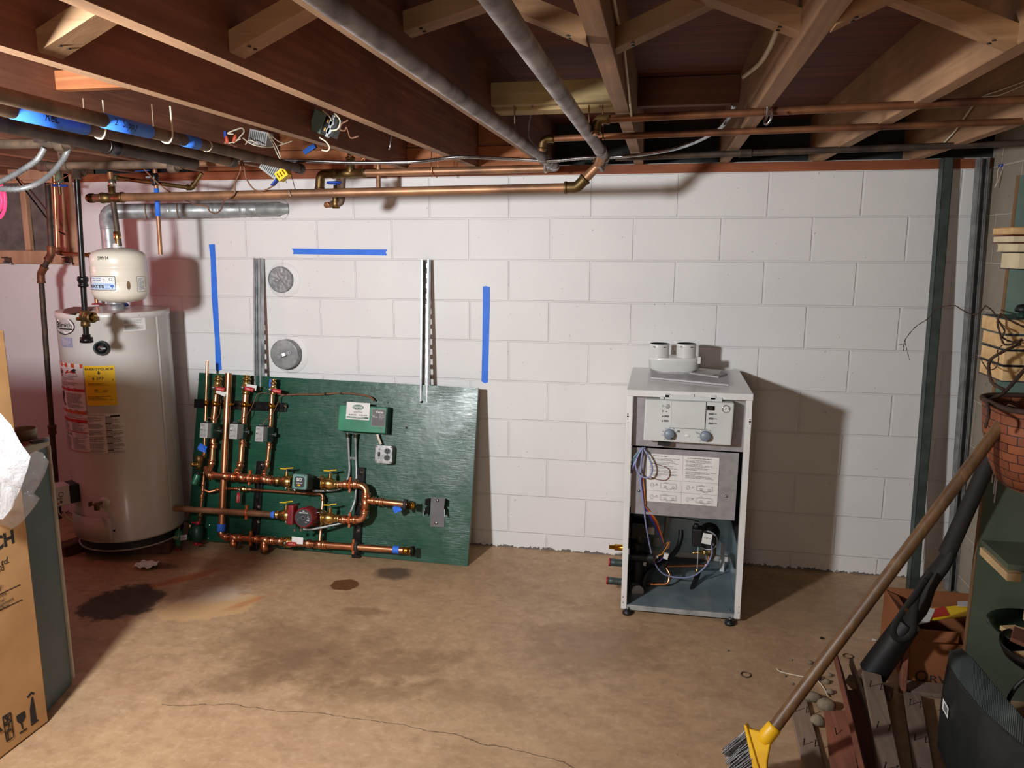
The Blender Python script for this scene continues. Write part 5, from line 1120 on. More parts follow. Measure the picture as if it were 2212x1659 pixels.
# zone valves
def zone(px,py,rp,L,rr,px_box):
    c=bp_(px,py,h1); a=axis(L)
    mb=MB(); mb.lathe(c-a*.035,a,[(0,rr*1.1),(0,rr*1.35),(.012,rr*1.35),(.016,rr*1.7),(.054,rr*1.7),(.058,rr*1.35),(.07,rr*1.35),(.07,rr*1.1)],'copper_brown',16); mb.box(c+BN*.03,(.046,.076,.062),'green_dark',mat=M((BX,BY,BN)).transposed()); mb.cyl(c+BX*.022,c+BX*.034,.010,'zinc',seg=12); o=mb.build('zone_valve',pn,label='dark zone valve body')
    f=bp_(px_box,py,.155); R=M((BX,BY,BN)).transposed(); mb=MB(); mb.box(f-BN*.03,(.043,.077,.062),'plastic_grey',mat=R); mb.build('actuator_head',o,bevel=.0025,label='light grey actuator box')
    art=Art(flat(f+BN*.0015-BX*.0215-BY*.0385,BX,BY)); art.lines(.006,.062,.036,.071,2,'ink_grey',.4,3); art.ell(.008,.052,.0028,.0028,'paper'); art.text('taco',.004,.040,.008,'ink',.02); art.lines(.026,.034,.037,.044,3,'ink_grey',.4,5)
    art.line(.006,.008,.014,.018,.0012,'ink_grey'); art.line(.014,.018,.02,.012,.0012,'ink_grey'); art.ring(.029,.014,.007,.007,.0012,'ink_grey',a0=.3,a1=3); art.line(.029,.008,.036,.016,.0012,'ink_grey'); art.build('actuator_print',o)
    mb=MB(); mb.box(f-BN*.03+BY*.042,(.036,.008,.03),'black_matte',mat=R); mb.build('terminal_block',o)
    for k in (-.012,.0): bl('terminal_screw',f-BN*.022+BY*.046+BX*k,BY,[(0,.003),(.004,.003),(.004,.0001)],'zinc',o,8)
    return o
zone(465,930,0,R2,.0143,440); zone(524,932,0,R4,.0143,504); zone(582,938,0,R5,.0104,560)
for L,pts in ((R2,((461,962),(457,998))),(R4,((524,960),(519,1002))),(R5,((582,964),(577,1000)))):
    rr=.0104 if L is R5 else .0143
    for px,py in pts: press(bp_(px,py,h1),axis(L),rr)
for px,py in ((450,1020),(514,1020),(572,1022)):
    press(bp_(px,py,.085),bp_(px+5,py-18,.062)-bp_(px,py,.095),.0143 if px<560 else .0104)
# --- supply header into the green pump
hh=.098
bpipe('supply_header',[(446,1010,.08),(449,1026,hh),(520,1031,hh),(614,1040,hh)],.0172)
ax=(bp_(614,1040,hh)-bp_(520,1031,hh)).normalized()
for px,py in ((457,1027),(490,1029),(506,1030),(540,1033),(553,1034),(583,1037)): press(bp_(px,py,hh),ax,.0172,L=.02)
for px,py in ((520,1031),(570,1035)): bl('tee_body',bp_(px,py,hh)-ax*.03,ax,[(0,.018),(0,.021),(.06,.021),(.06,.018)],'copper_new')
clip(540,1032,hh,.0172,ax)
def flange_valve(px,py,ax,h,side,handle=True):
    """isolating pump flange; side=+1 pump on the right"""
    p=bp_(px,py,h); a=ax*side; mb=MB(); mb.lathe(p-a*.055,a,[(0,.0185),(0,.021),(.012,.021),(.014,.018),(.022,.018),(.024,.022),(.036,.024),(.045,.030),(.072,.031),(.082,.026),(.084,.026)],'brass',22)
    c=p+a*.029; mb.lathe(c,a,[(0,.026),(0,.036),(.009,.036),(.009,.02)],'brass',22); s=a.cross(BN).normalized(); mb.beam(c+a*.0045-(BN*.7+s*.7)*.05,c+a*.0045+(BN*.7+s*.7)*.05,.026,.009,'brass',up=a)
    o=mb.build('isolation_flange',pn,label='brass isolation flange'); mb=MB(); mb.cyl(p+BY*.02,p+BY*.05,.009,'brass',seg=12); mb.cyl(p+BY*.05,p+BY*.062,.005,'zinc',seg=8); mb.build('valve_stem',o)
    if handle:
        mb=MB(); t=p+BY*.064; mb.beam(t-ax*.035,t+ax*.0,.016,.006,'handle_yel',up=BY); mb.beam(t-ax*.004+BY*.003,t+ax*.03+BY*.008-BN*.01,.018,.006,'handle_yel',up=BY); mb.build('yellow_lever',o,bevel=.002)
    for k in (1,-1):
        q=c+(BN*.7+s*.7)*k*.042; mb=MB(); mb.cyl(q-a*.008,q+a*.026,.0045,'zinc',seg=8); mb.lathe(q-a*.012,a,[(0,.008),(.006,.008),(.006,.0001)],'zinc',6); mb.build('flange_bolt',o)
    return o
flange_valve(618,1040,ax,hh,1); flange_valve(712,1045,ax,hh,-1)
# green circulator
R=M((BX,BY,BN)).transposed(); c=bp_(648,1041,.19)
mb=MB(); pc=bp_(663,1043,hh); mb.lathe(pc-BX*.045,BX,[(0,.024),(.02,.035),(.07,.035),(.09,.024)],'black_matte',20); mb.lathe(pc-BN*.01,BN,[(0,.045),(.06,.047),(.075,.03)],'black_matte',24); pump1=mb.build('green_circulator_pump',pn,label='teal green circulator pump reading 007')
mb=MB(); mb.box(bp_(656,1042,.155),(.075,.074,.075),'plastic_dark',mat=R); mb.build('motor_housing',pump1,bevel=.012)
mb=MB(); f=bp_(646,1041,.205); mb.box(f-BN*.012,(.078,.076,.024),'pump_green',mat=R); mb.build('front_cover',pump1,bevel=.008)
art=Art(flat(f+BN*.001,BX,BY)); n_=24
art.poly([(.031*math.copysign(abs(math.cos(t))**.5,math.cos(t))*.85+.002,.027*math.copysign(abs(math.sin(t))**.5,math.sin(t))) for t in [2*PI*i/n_ for i in range(n_)]],'plastic_dark'); art.text('007',-.016,.004,.021,'paper',.03,width=.034); art.text('ECM',-.014,-.009,.008,'paper',.02); art.rect(.002,-.008,.016,-.005,'paper_grey'); art.rect(-.006,-.02,.008,-.012,'handle_yel'); art.build('name_plate',pump1)
bl('drain_screw',f-BX*.022-BY*.042-BN*.006,BN,[(0,.008),(.012,.008),(.014,.004),(.014,.0001)],'zinc',pump1,10); bl('earth_screw',f+BX*.03+BY*.034-BN*.004,BN,[(0,.004),(.006,.004),(.006,.0001)],'zinc',pump1,8)
# C loop between the two pumps
hc=.098; Cx=[(733,1046,hc),(792,1048,hc),(787,1124,hc),(733,1122,hc)]
bpipe('loop_pipe',Cx,.0172,bend=.045)
clip(757,1047,hc,.0172,ax); clip(756,1123,hc,.0172,ax)
for px,py,d in ((748,1046,ax),(769,1046,ax),(791,1070,BY),(788,1106,BY),(768,1123,ax),(745,1122,ax)): press(bp_(px,py,hc),d,.0172,L=.02)
bl('tee_body',bp_(789.5,1088,hc)-BY*.036,BY,[(0,.018),(0,.0212),(.072,.0212),(.072,.018)],'copper_new')
bpipe('outlet_pipe',[(789,1080,hc),(880,1090,hc)],.0155); ax3=(bp_(880,1090,hc)-bp_(789,1080,hc)).normalized()
for px,py in ((808,1082),(824,1084)): press(bp_(px,py,hc),ax3,.0155,L=.022)
def ring(px,py,h,r,d):
    p=bp_(px,py,h); d=V(d).normalized(); mb=MB(); mb.lathe(p-d*.007,d,[(0,r),(0,r*1.7),(.014,r*1.7),(.014,r)],'iron_rough' if 0 else 'plastic_dark',10); mb.beam(p-BN*(h*.95),p-BN*r,.016,.018,'black_matte',up=d); return mb.build('pipe_hanger_ring',pn,label='black pipe hanger ring')
ring(876,1090,hc,.0158,ax3)
bl('open_brass_end',bp_(882,1091,hc),ax3,[(0,.0158),(0,.0185),(.02,.0185),(.022,.0215),(.026,.0215),(.026,.0165),(.004,.0165),(.004,.0001)],'brass_yel',caps=False,seg=20)
def tapeflag(px,py,h,rot,w=.034,l=.04):
    p=bp_(px,py,h); u=(BX*math.cos(rot)+BY*math.sin(rot)); v=BN.cross(u); mb=MB(); r_=random.Random(px)
    mb.grid(lambda a,b:p+u*((a-.5)*l)+v*((b-.5)*w)+BN*(.006*math.sin(a*5+b*4)+r_.uniform(0,.003)),5,5,'blue_tape',False); return mb.build('tape_flag',pn,solid=.0008)
tapeflag(858,1099,hc,.5); 
def twrap(px,py,h,r,d,L=.028):
    p=bp_(px,py,h); d=V(d).normalized(); mb=MB(); mb.lathe(p-d*L/2,d,[(0,r),(.001,r*1.12),(L*.3,r*1.16),(L*.5,r*1.1),(L*.8,r*1.18),(L-.001,r*1.12),(L,r)],'blue_tape',14); return mb.build('tape_wrap',pn)
# --- lower pump line
h3=.105; ax4=(bp_(600,1112,h3)-bp_(400,1099,h3)).normalized()
bpipe('return_pipe',[(378,1098,h3),(612,1113,h3)],.0158,'copper_brown' if 0 else 'copper_old'); twrap(594,1112,h3,.0165,ax4,.036); clip(533,1107,h3,.0158,ax4)
flange_valve(617,1113,ax4,h3,1); flange_valve(712,1119,ax4,h3,-1)
pc=bp_(664,1116,h3); mb=MB(); mb.lathe(pc-BX*.05,BX,[(0,.03),(.008,.03),(.009,.024),(.03,.034),(.075,.034),(.094,.024),(.095,.03),(.103,.03)],'pump_red',22); mb.lathe(pc-BN*.01,BN,[(0,.05),(.04,.05),(.05,.044)],'pump_red',26)
mb.box(pc+BX*.05,(.010,.085,.04),'pump_red',mat=R); pump2=mb.build('red_circulator_pump',pn,label='dark red circulator pump with round black dial')
c2=bp_(664,1116,.15); mb=MB(); mb.lathe(c2-BN*.03,BN,[(0,.05),(.07,.05),(.076,.046)],'pump_red',32)
for i in range(10):
    a=.3+i*.24-1.3; d=BX*math.cos(a)+BY*math.sin(a); mb.beam(c2+d*.047-BN*.02,c2+d*.047+BN*.036,.005,.008,'pump_red',up=d)
mb.build('motor_can',pump2)
f=c2+BN*.0462; art=Art(flat(f+BN*.0005,BX,BY)); art.ell(0,0,.042,.042,'plastic_dark',32); art.ring(0,0,.010,.010,.002,'ink_grey'); art.ell(0,0,.006,.006,'black_matte'); art.text('GRUNDFOS',-.022,.022,.008,'paper',.03,width=.044); art.poly([(-.006,.031),(.006,.031),(.003,.036),(-.003,.036)],'paper')
for a,b in ((.02,.004),(.026,-.004),(.018,-.012),(.012,-.022),(.024,-.014)): art.rect(a,b,a+.009,b+.004,'paper_grey')
art.ring(-.018,-.012,.012,.012,.0014,'ink_grey',a0=1,a1=4); art.build('dial_plate',pump2)
mb=MB(); mb.box(bp_(632,1111,.19),(.032,.098,.06),'pump_red',mat=R); mb.build('wiring_box',pump2,bevel=.008)
for px in (636,650): bl('cable_gland',bp_(px,1142,.17),-BY,[(0,.008),(.012,.008),(.014,.005),(.014,.0001)],'zinc',pump2,8)
# --- bypass line with its little ball valve
hb=.036; bpipe('bypass_pipe',[(441,1058,h1),(452,1063,.05),(470,1058,hb),(500,1055,hb),(698,1068,hb),(691,1168,.07)],.0079,bend=.02)
axb=(bp_(690,1067,hb)-bp_(500,1055,hb)).normalized(); lever_valve(bp_(525,1056.5,hb),axb,.0092,-BY,Lh=.05,off=.03)
for px,py in ((470,1058),(511,1055.5),(540,1057)): press(bp_(px,py,hb),axb,.0079,L=.016,m='copper_new')
for px,py in ((697,1077),(692,1160)): press(bp_(px,py,.05),BY,.0079,L=.018)
# --- bottom line
h4=.075; twrap(478,1140,h1+.006,.019,BY,.04)
L4=[(478,1142,h1+.006),(478,1158,h4),(620,1171,h4),(892,1190,h4)]; bpipe('bottom_pipe',L4,.0165,bend=.03); ax5=(bp_(892,1190,h4)-bp_(620,1171,h4)).normalized()
for px,py in ((490,1160),(520,1162),(556,1165),(590,1168),(608,1169.5),(668,1174),(702,1177)): press(bp_(px,py,h4),ax5,.0165,L=.02)
clip(542,1163,h4,.0165,ax5); clip(764,1181,h4,.0165,ax5); ring(771,1181.5,h4,.0165,ax5)
for px,py,b,m_ in ((505,1161,.045,'copper_new'),(572,1166,.055,'copper_new'),):
    p=bp_(px,py,h4); mb=MB(); mb.lathe(p,-BY,[(0,.019),(.022,.019),(.024,.021),(b-.006,.021),(b,.018),(b,.015),(.03,.015),(.03,.0001)],m_,18,caps=False); mb.lathe(p-ax5*.03,ax5,[(0,.0168),(0,.0205),(.06,.0205),(.06,.0168)],m_,18); mb.build('capped_tee',pn)
p=bp_(572,1166,h4); bl('brass_adapter',p-BY*.05,-BY,[(0,.013),(0,.017),(.014,.017),(.016,.0145),(.02,.0145),(.02,.0001)],'brass_old')
p=bp_(690,1176,h4); bl('tee_body',p-ax5*.025,ax5,[(0,.0168),(0,.0205),(.05,.0205),(.05,.0168)],'copper_new')
lever_valve(bp_(622,1171,h4),ax5,.0155,ax5,Lh=.05,off=.022)
mb=MB(); p=bp_(630,1169,h4+.038); mb.beam(p+BY*.006,p+ax5*.062+BY*.004,.034,.0016,'paper',up=BN); mb.build('paper_tag',pn)
twrap(856,1187.5,h4,.0168,ax5,.034); bl('black_cap',bp_(886,1190,h4),ax5,[(-.034,.0168),(-.034,.019),(-.02,.0195),(-.018,.0185),(0,.0185),(0,.024),(.008,.024),(.008,.018),(.004,.0001)],'brass_yel',caps=False); bl('threaded_ring',bp_(889,1190,h4),ax5,[(0,.0245),(.012,.0245),(.012,.018),(.004,.018)],'black_matte')
# --- backflow preventer, fill valve and their red levers at the left end
a1=-axis(R1); p=bp_(441,968,h1); tapeflag(438,968,h1+.012,-.3,.036,.05)
bl('brass_nut',bp_(440,986,h1),-a1,[(-.01,.009),(-.01,.013),(.01,.013),(.01,.009)],'brass',seg=6)
p=bp_(431,984,h1+.02); bl('backflow_body',p,-BY,[(0,.0001),(0,.017),(.004,.022),(.03,.022),(.034,.019),(.05,.019),(.054,.022),(.06,.018),(.074,.016),(.074,.0001)],'brass_old',seg=20)
bl('test_port',bp_(428,1003,h1+.04),(-BX*.9+BN*.5),[(0,.010),(.02,.010),(.022,.012),(.034,.012),(.036,.006),(.036,.0001)],'brass')
a=bp_(430,1020,h1+.03); b=bp_(418,1046,h1+.05); bl('relief_collar',a,(b-a),[(0,.016),(0,.022),(.014,.022),(.016,.017)],'black_matte'); bl('green_relief_cap',a+(b-a).normalized()*.014,(b-a),[(0,.016),(.05,.0155),(.055,.014),(.055,.009),(.04,.009),(.04,.0001)],'green_box')
bpipe('fill_pipe',[(441,1018,h1),(438,1060,h1),(433,1112,h1)],.0079)
for px,py in ((439,1045),(438,1058),(436,1072)): press(bp_(px,py,h1),BY,.0079,L=.018)
bl('fill_union',bp_(433,1110,h1),-BY,[(0,.009),(0,.014),(.012,.014),(.014,.011),(.03,.012),(.04,.012),(.04,.0001)],'brass_old')
fv=thing('x',(0,0,0),None,None) if 0 else None
pf=bp_(426,1152,h1+.01); mb=MB(); mb.lathe(pf+BY*.045,-BY,[(0,.012),(.01,.026),(.04,.03),(.08,.028),(.09,.016)],'green_dark',20); mb.cyl(pf,pf-BX*.03,.02,'green_dark'); fillv=mb.build('pressure_fill_valve',pn,label='dark green fill valve body')
def redlever(px,py,h,dx):
    p=bp_(px,py,h); mb=MB(); mb.beam(p,p+BX*dx,.012,.007,'handle_red',up=BY); mb.lathe(p-BN*.01,BN,[(0,.010),(.02,.010),(.022,.006),(.022,.0001)],'handle_red',10); return mb.build('red_lever',fillv,bevel=.002)
redlever(428,1130,h1+.02,-.035); redlever(424,1175,h1+.02,.03)
bl('side_plug',bp_(411,1133,h1+.02),-BY,[(0,.005),(.002,.007),(.02,.007),(.022,.004),(.022,.0001)],'brass',fillv,10)
pr=bp_(386,1160,h1+.02); mb=MB(); mb.lathe(pr+BY*.042,-BY,[(0,.006),(.006,.008),(.008,.016),(.03,.022),(.05,.024),(.06,.018),(.085,.016)],'green_box',18); mb.lathe(pr+BY*.05,BY,[(-.006,.004),(.01,.004),(.012,.008),(.016,.008),(.016,.0001)],'brass',10); mb.cyl(pr-BX*.0,pr+BX*.07-BY*.004,.013,'green_dark'); mb.build('pressure_reducer',fillv)
art=Art(flat(pr+BN*.0245-BX*.0,BX,BY)); art.ell(-.001,.0,.015,.008,'paper'); art.ell(-.001,.0,.0125,.0062,'green_box'); art.rect(-.008,-.0015,.006,.0015,'label_yel'); art.build('oval_badge',fillv)
art=Art(flat(pr+BN*.02+BX*.024-BY*.012,BX+BY*.18,BY)); art.rect(0,0,.038,.026,'paper'); art.rect(.003,.005,.035,.021,'paper_grey'); art.lines(.005,.009,.034,.019,2,'ink_grey',.5,4); art.build('paper_label',fillv)
redlever(384,1188,h1+.02,-.032); redlever(386,1188,h1+.02,.02); bl('drain_tip',bp_(388,1182,h1+.02),-BY,[(0,.009),(.012,.009),(.014,.007),(.02,.007),(.02,.0001)],'brass_old',fillv,10)
# --- relay box, labels, conduits, outlet box
hr=.078; fc=[bp_(733,866,hr),bp_(836,872,hr),bp_(831,938,hr),bp_(729,930,hr)]
U=(fc[1]-fc[0]).normalized(); Vv=BN.cross(U); wR,hR=(fc[1]-fc[0]).length,.132; oR=fc[3]
mb=MB(); q=[oR,oR+U*wR,oR+U*wR+Vv*hR,oR+Vv*hR]; mb.hexa([p-BN*.072 for p in q]+q,'green_box'); rb=mb.build('relay_box',pn,bevel=.004,label='green switching relay box')
mb=MB(); q2=[p+(p-sum(q,V((0,0,0)))/4).normalized()*.002-BN*.012 for p in q]; mb.hexa([p-BN*.056 for p in q2]+q2,'green_dark'); mb.build('box_base',rb)
fl=flat(oR+BN*.0006,U,Vv); P2=lambda px,py:((bp_(px,py,hr)-oR).dot(U),(bp_(px,py,hr)-oR).dot(Vv))
art=Art(fl); a0=P2(747,905); a1_=P2(800,871); W_,H_=a1_[0]-a0[0],a1_[1]-a0[1]; X0,Y0=a0
art.rect(X0,Y0,X0+W_,Y0+H_,'paper_grey'); art.rect(X0+.001,Y0+.001,X0+W_-.001,Y0+H_-.001,'paper'); art.ell(X0+W_*.5,Y0+H_*.72,W_*.24,H_*.17,'label_green'); art.ring(X0+W_*.5,Y0+H_*.72,W_*.22,H_*.15,.0012,'paper'); art.text('DWYER',X0+W_*.5,Y0+H_*.66,H_*.17,'paper',.03,width=W_*.38,align='c'); art.rect(X0+W_*.4,Y0+H_*.60,X0+W_*.6,Y0+H_*.63,'paper')
art.lines(X0+W_*.32,Y0+H_*.40,X0+W_*.72,Y0+H_*.48,2,'ink_grey',.5,5); art.text('28,288-8282',X0+W_*.12,Y0+H_*.24,H_*.1,'ink',.01,width=W_*.32); art.text('28,882-8338',X0+W_*.56,Y0+H_*.24,H_*.1,'ink',.01,width=W_*.34); art.rect(X0+W_*.04,Y0+H_*.08,X0+W_*.96,Y0+H_*.17,'label_green'); art.lines(X0+W_*.08,Y0+H_*.1,X0+W_*.92,Y0+H_*.15,1,'paper',.6,9); art.build('installer_label',rb)
art=Art(fl); a0=P2(802,920); a1_=P2(834,885); W_,H_=a1_[0]-a0[0],a1_[1]-a0[1]; X0,Y0=a0
art.rect(X0,Y0,X0+W_,Y0+H_,'plastic_grey'); art.rect(X0+.001,Y0+.001,X0+W_-.001,Y0+H_-.001,'ink_grey'); art.text('Taco',X0+W_*.25,Y0+H_*.78,H_*.17,'paper',.03,slant=.2,width=W_*.55); art.lines(X0+W_*.06,Y0+H_*.5,X0+W_*.45,Y0+H_*.62,2,'paper',.5,4)
for i in range(5):
    art.rect(X0+W_*.55,Y0+H_*(.72-.07*i),X0+W_*.68,Y0+H_*(.735-.07*i),'paper_grey')
    for k in ((0,) if i in (0,4) else (0,1)): art.ell(X0+W_*(.76+.12*k),Y0+H_*(.73-.07*i),.0013,.0013,'paper')
art.build('indicator_label',rb)
for px,py in ((748,864),(826,868)): bl('cover_screw',bp_(px,py,hr-.01),BY,[(0,.003),(.004,.003),(.004,.0001)],'zinc',rb,8)
for px,py in ((751,937),(768,938)): bl('conduit_connector',bp_(px,py,.035),-BY,[(-.004,.012),(.004,.012),(.005,.009),(.018,.0095),(.02,.006),(.02,.0001)],'zinc',rb,10)
def bx(name,L,r=.0055,m='galv'):
    pa,ra=ribbed(smooth_path([bp_(*p) for p in L],10),r,.0014,.0062); mb=MB(); mb.sweep(pa,ra,m,9); return mb.build(name,pn)
bx('armoured_conduit',[(752,945,.035),(754,985,.014),(755,1015,.014),(751,1035,.03),(735,1055,.05),(700,1060,.06),(675,1060,.10)])
bx('armoured_conduit',[(768,945,.035),(769,985,.014),(770,1020,.016),(769,1060,.04),(764,1090,.06),(745,1125,.07),(715,1135,.09),(680,1142,.12),(655,1143,.15)])
mb=MB(); mb.box(bp_(761,990,.02),(.03,.012,.002),'zinc',mat=M((BX,BY,BN)).transposed()); bl('strap_screw',bp_(762,990,.02),BN,[(0,.003),(.003,.003),(.003,.0001)],'zinc',seg=8); mb.build('conduit_strap',pn)
ho=.05; o0,o1,o2,o3=bp_(809,1000,ho),bp_(852,1003,ho),bp_(856,962,ho),bp_(812,957,ho); U=(o1-o0).normalized(); Vv=BN.cross(U); wO,hO=.092,.092
def rrect(w,h,r,n=4):
    out=[]
    for cx,cy_,a0 in ((w-r,r,-PI/2),(w-r,h-r,0),(r,h-r,PI/2),(r,r,PI)):
        for i in range(n+1): a=a0+PI/2*i/n; out.append((cx+r*math.cos(a),cy_+r*math.sin(a)))
    return out
mb=MB(); mb.prism([o0-BN*.048+U*a+Vv*b for a,b in rrect(wO,hO,.012)],BN*.046,'galv_dull'); ob=mb.build('outlet_box',pn,bevel=.002,label='galvanised square box with switch and duplex outlet')
mb=MB(); mb.prism([o0-BN*.002+U*a+Vv*b for a,b in rrect(wO,hO,.012)],BN*.003,'zinc'); mb.build('raised_cover',ob,bevel=.001)
pl=flat(o0+BN*.0012,U,Vv)
for cy_ in (.030,.064):
    art=Art(pl); cx=.065; art.poly([(cx+.0165*math.cos(t),cy_+.0145*math.sin(t)) for t in [2*PI*i/20 for i in range(20)]],'plastic_dark'); art.rect(cx-.007,cy_-.002,cx-.004,cy_+.007,'void_black'); art.rect(cx+.004,cy_-.002,cx+.007,cy_+.007,'void_black'); art.ell(cx,cy_-.007,.003,.003,'void_black'); art.build('outlet_face',ob)
mb=MB(); s0=o0+U*.022+Vv*.046; mb.box(s0+BN*.002,(.010,.024,.004),'black_matte',mat=M((U,Vv,BN)).transposed()); mb.box(s0+BN*.008+Vv*.004,(.006,.008,.012),'plastic_dark',mat=M((U,Vv,BN)).transposed()); mb.build('toggle_switch',ob)
for a,b in ((.008,.008),(.084,.008),(.008,.084),(.084,.084),(.022,.026),(.022,.07),(.065,.047)): bl('cover_screw',o0+U*a+Vv*b+BN*.001,BN,[(0,.0045),(.0015,.004),(.002,.0001)],'galv_dull',ob,10)
mb=MB(); mb.sweep([bp_(815,938,.03),bp_(818,948,.028),bp_(823,960,.026)],.007,'wire_white',8,flat=.5); mb.build('white_cable',pn)
# --- low voltage wires: braided loom and leads to the zone valves
pa,ra=ribbed(smooth_path([bp_(600,851,.03),bp_(620,853,.02),bp_(645,852,.016),(bp_(690,852,.014)),bp_(735,849,.016),bp_(775,852,.02),bp_(800,858,.03),bp_(808,866,.034)],10),.0042,.0016,.006); mb=MB(); mb.sweep(pa,ra,'wire_brown',8); mb.build('wire_loom',pn,label='brown twisted wire loom')
for px,py in ((629,853),(703,851),(738,849)): bl('loom_tie',bp_(px,py,.015),BX,[(-.004,.007),(.004,.007),(.004,.0001)],'black_matte',seg=8)
for L in ([(447,908,.13),(452,902,.12),(463,908,.09),(474,895,.06),(477,870,.03),(474,850,.03)],[(513,910,.13),(520,906,.12),(535,895,.08),(548,870,.05),(558,850,.04),(585,850,.04),(605,852,.025)],[(568,918,.13),(574,908,.12),(590,892,.08),(600,870,.05),(606,856,.03),(622,853,.022)]):
    mb=MB(); mb.sweep(smooth_path([bp_(*p) for p in L],7),.002,'wire_brown',6); mb.build('zone_wire',pn)
# --- grey wall bracket on the bare right end
q=[bp_(929,1138,.004),bp_(960,1139,.004),bp_(962,1076,.004),bp_(931,1073,.004)]
mb=MB(); mb.hexa([p-BN*.003 for p in q]+q,'ink_grey'); br=mb.build('mounting_bracket',pn,bevel=.001,label='dark grey steel bracket plate with forked black ears')
for s_,x0 in ((-1,930),(1,961)):
    mb=MB(); e=bp_(x0,1076,.004); d=BX*s_
    for yy,hh_ in ((0,.09),):
        prof=[(0,.004),(.05,.004),(.05,-.0),(0,-.0)]
        pl_=[e+d*.0,e+d*.012+BN*.045,e+d*.012+BN*.045-BY*.03,e+d*.004+BN*.02-BY*.036,e+d*.012+BN*.045-BY*.05,e+d*.016+BN*.05-BY*.085,e+d*.006+BN*.025-BY*.075,e-BY*.085]
        mb.prism(pl_,d*.003,'black_gloss')
    mb.build('bracket_ear',br)
for px,py in ((945,1081),(942,1130)): bl('bracket_screw',bp_(px,py,.004),BN,[(0,.008),(.002,.008),(.004,.004),(.004,.0001)],'zinc',br,12)
# ================================================================ FLOOR STANDING BOILER (front cover off)
YB0=-.635; xl=W(1357,845,YB0).x*.5+W(1339,1310,YB0).x*.5; xr=W(1628,853,YB0).x*.5+W(1597,1340,YB0).x*.5; zb0=W(1339,1314,YB0).z; zb1=W(1357,841,YB0).z; YBK=-.06
bo_=thing('boiler',((xl+xr)/2,-.35,0),'white floor standing boiler with its front cover off, grey plates, wiring and pump exposed','boiler')
E=lambda px,py,y=YB0: W(px,py,y)
for nm,x,s in (('left_side_panel',xl,1),('right_side_panel',xr,-1)):
    mb=MB(); a,b=(x,x+s*.003); mb.bb(a,b,YB0,YBK,zb0,zb1-.02,'white_enamel'); mb.bb(x,x+s*.024,YB0-.001,YB0+.003,zb0,zb1-.02,'white_enamel'); mb.bb(x+s*.021,x+s*.024,YB0,YB0+.03,zb0+.03,zb1-.02,'white_enamel'); sp_=mb.build(nm,bo_,bevel=.0012)
    for z,r_ in ((zb1-.115,.004),(zb1-.105,.0025),(zb1-.125,.0025)):
        bl('fixing_hole',V((x+s*.006,YB0-.0012,z)),(0,-1,0),[(0,r_),(.0005,r_),(.0005,.0001)],'void_black',sp_,10)
    for z in (zb0+.03,zb0+.055): bl('rivet',V((x+s*.008,YB0-.0012,z)),(0,-1,0),[(0,.003),(.0015,.0025),(.002,.0001)],'zinc',sp_,8)
mb=MB(); mb.bb(xl-.002,xr+.002,YB0-.006,YBK+.03,zb1-.028,zb1,'white_enamel'); mb.build('top_panel',bo_,bevel=.003)
mb=MB(); mb.bb(xl+.004,xr-.004,YBK-.004,YBK,zb0+.05,zb0+.27,'galv_pan'); mb.build('rear_panel',bo_)
mb=MB(); mb.bb(xl+.006,xr-.006,YB0+.01,YBK,zb0+.012,zb0+.016,'galv_pan'); mb.bb(xl+.004,xr-.004,YB0+.002,YB0+.012,zb0-.004,zb0+.018,'galv'); mb.build('base_tray',bo_,bevel=.001)
for px,py in ((1355,1326),(1576,1349)):
    f=FZ(px,py,0); 
    for y in (f.y,-.12):
        mb=MB(); mb.lathe((f.x,y,0),(0,0,1),[(0,.019),(.004,.022),(.012,.021),(.02,.012),(.024,.007)],'black_rubber',18,caps=True); mb.cyl((f.x,y,.02),(f.x,y,zb0+.012),.005,'zinc',seg=8); mb.build('levelling_foot',bo_)
# inner dark liner and right galvanised inner wall
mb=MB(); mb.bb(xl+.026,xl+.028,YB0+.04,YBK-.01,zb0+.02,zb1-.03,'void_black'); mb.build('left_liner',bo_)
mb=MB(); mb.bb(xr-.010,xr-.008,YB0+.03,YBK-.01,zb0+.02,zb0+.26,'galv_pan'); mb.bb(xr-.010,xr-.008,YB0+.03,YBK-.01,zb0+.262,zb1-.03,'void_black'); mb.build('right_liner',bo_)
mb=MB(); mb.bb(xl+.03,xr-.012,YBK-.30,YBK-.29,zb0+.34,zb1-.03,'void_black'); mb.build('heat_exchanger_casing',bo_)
# upper and lower plates
YP=-.605
def plate(name,c4,y,m,th=.004,bev=.002,par=bo_):
    q=[W(px,py,y) for px,py in c4]; mb=MB(); mb.hexa([p+V((0,th,0)) for p in q]+q,m); return mb.build(name,par,bevel=bev)
up=plate('upper_plate',[(1364,962),(1606,977),(1612,856),(1369,847)],YP,'grey_plate')
mb=MB(); q=[W(1606,977,YP),W(1612,856,YP)]; mb.hexa([q[0],q[0]+V((.006,.0,0)),q[0]+V((.006,.05,0)),q[0]+V((0,.05,0)),q[1],q[1]+V((.006,0,0)),q[1]+V((.006,.05,0)),q[1]+V((0,.05,0))],'grey_plate'); mb.build('plate_return',up)
lp=plate('lower_plate',[(1361,1109),(1587,1125),(1597,979),(1365,966)],-.595,'grey_plate')
for px,py in ((1569,1072),(1380,1060)): bl('plate_screw',W(px,py,-.596),(0,-1,0),[(0,.006),(.003,.005),(.004,.0001)],'zinc',lp,10)
q=[W(1395,1082,-.597),W(1549,1094,-.597),W(1557,990,-.597),W(1410,980,-.597)]; U=(q[1]-q[0]).normalized(); Vv=V((0,0,1)); w=(q[1]-q[0]).length; h=(q[3]-q[0]).length
fl=flat(q[0],U,V((0,0,1))); sk=(q[3]-q[0]).dot(U)/h*0
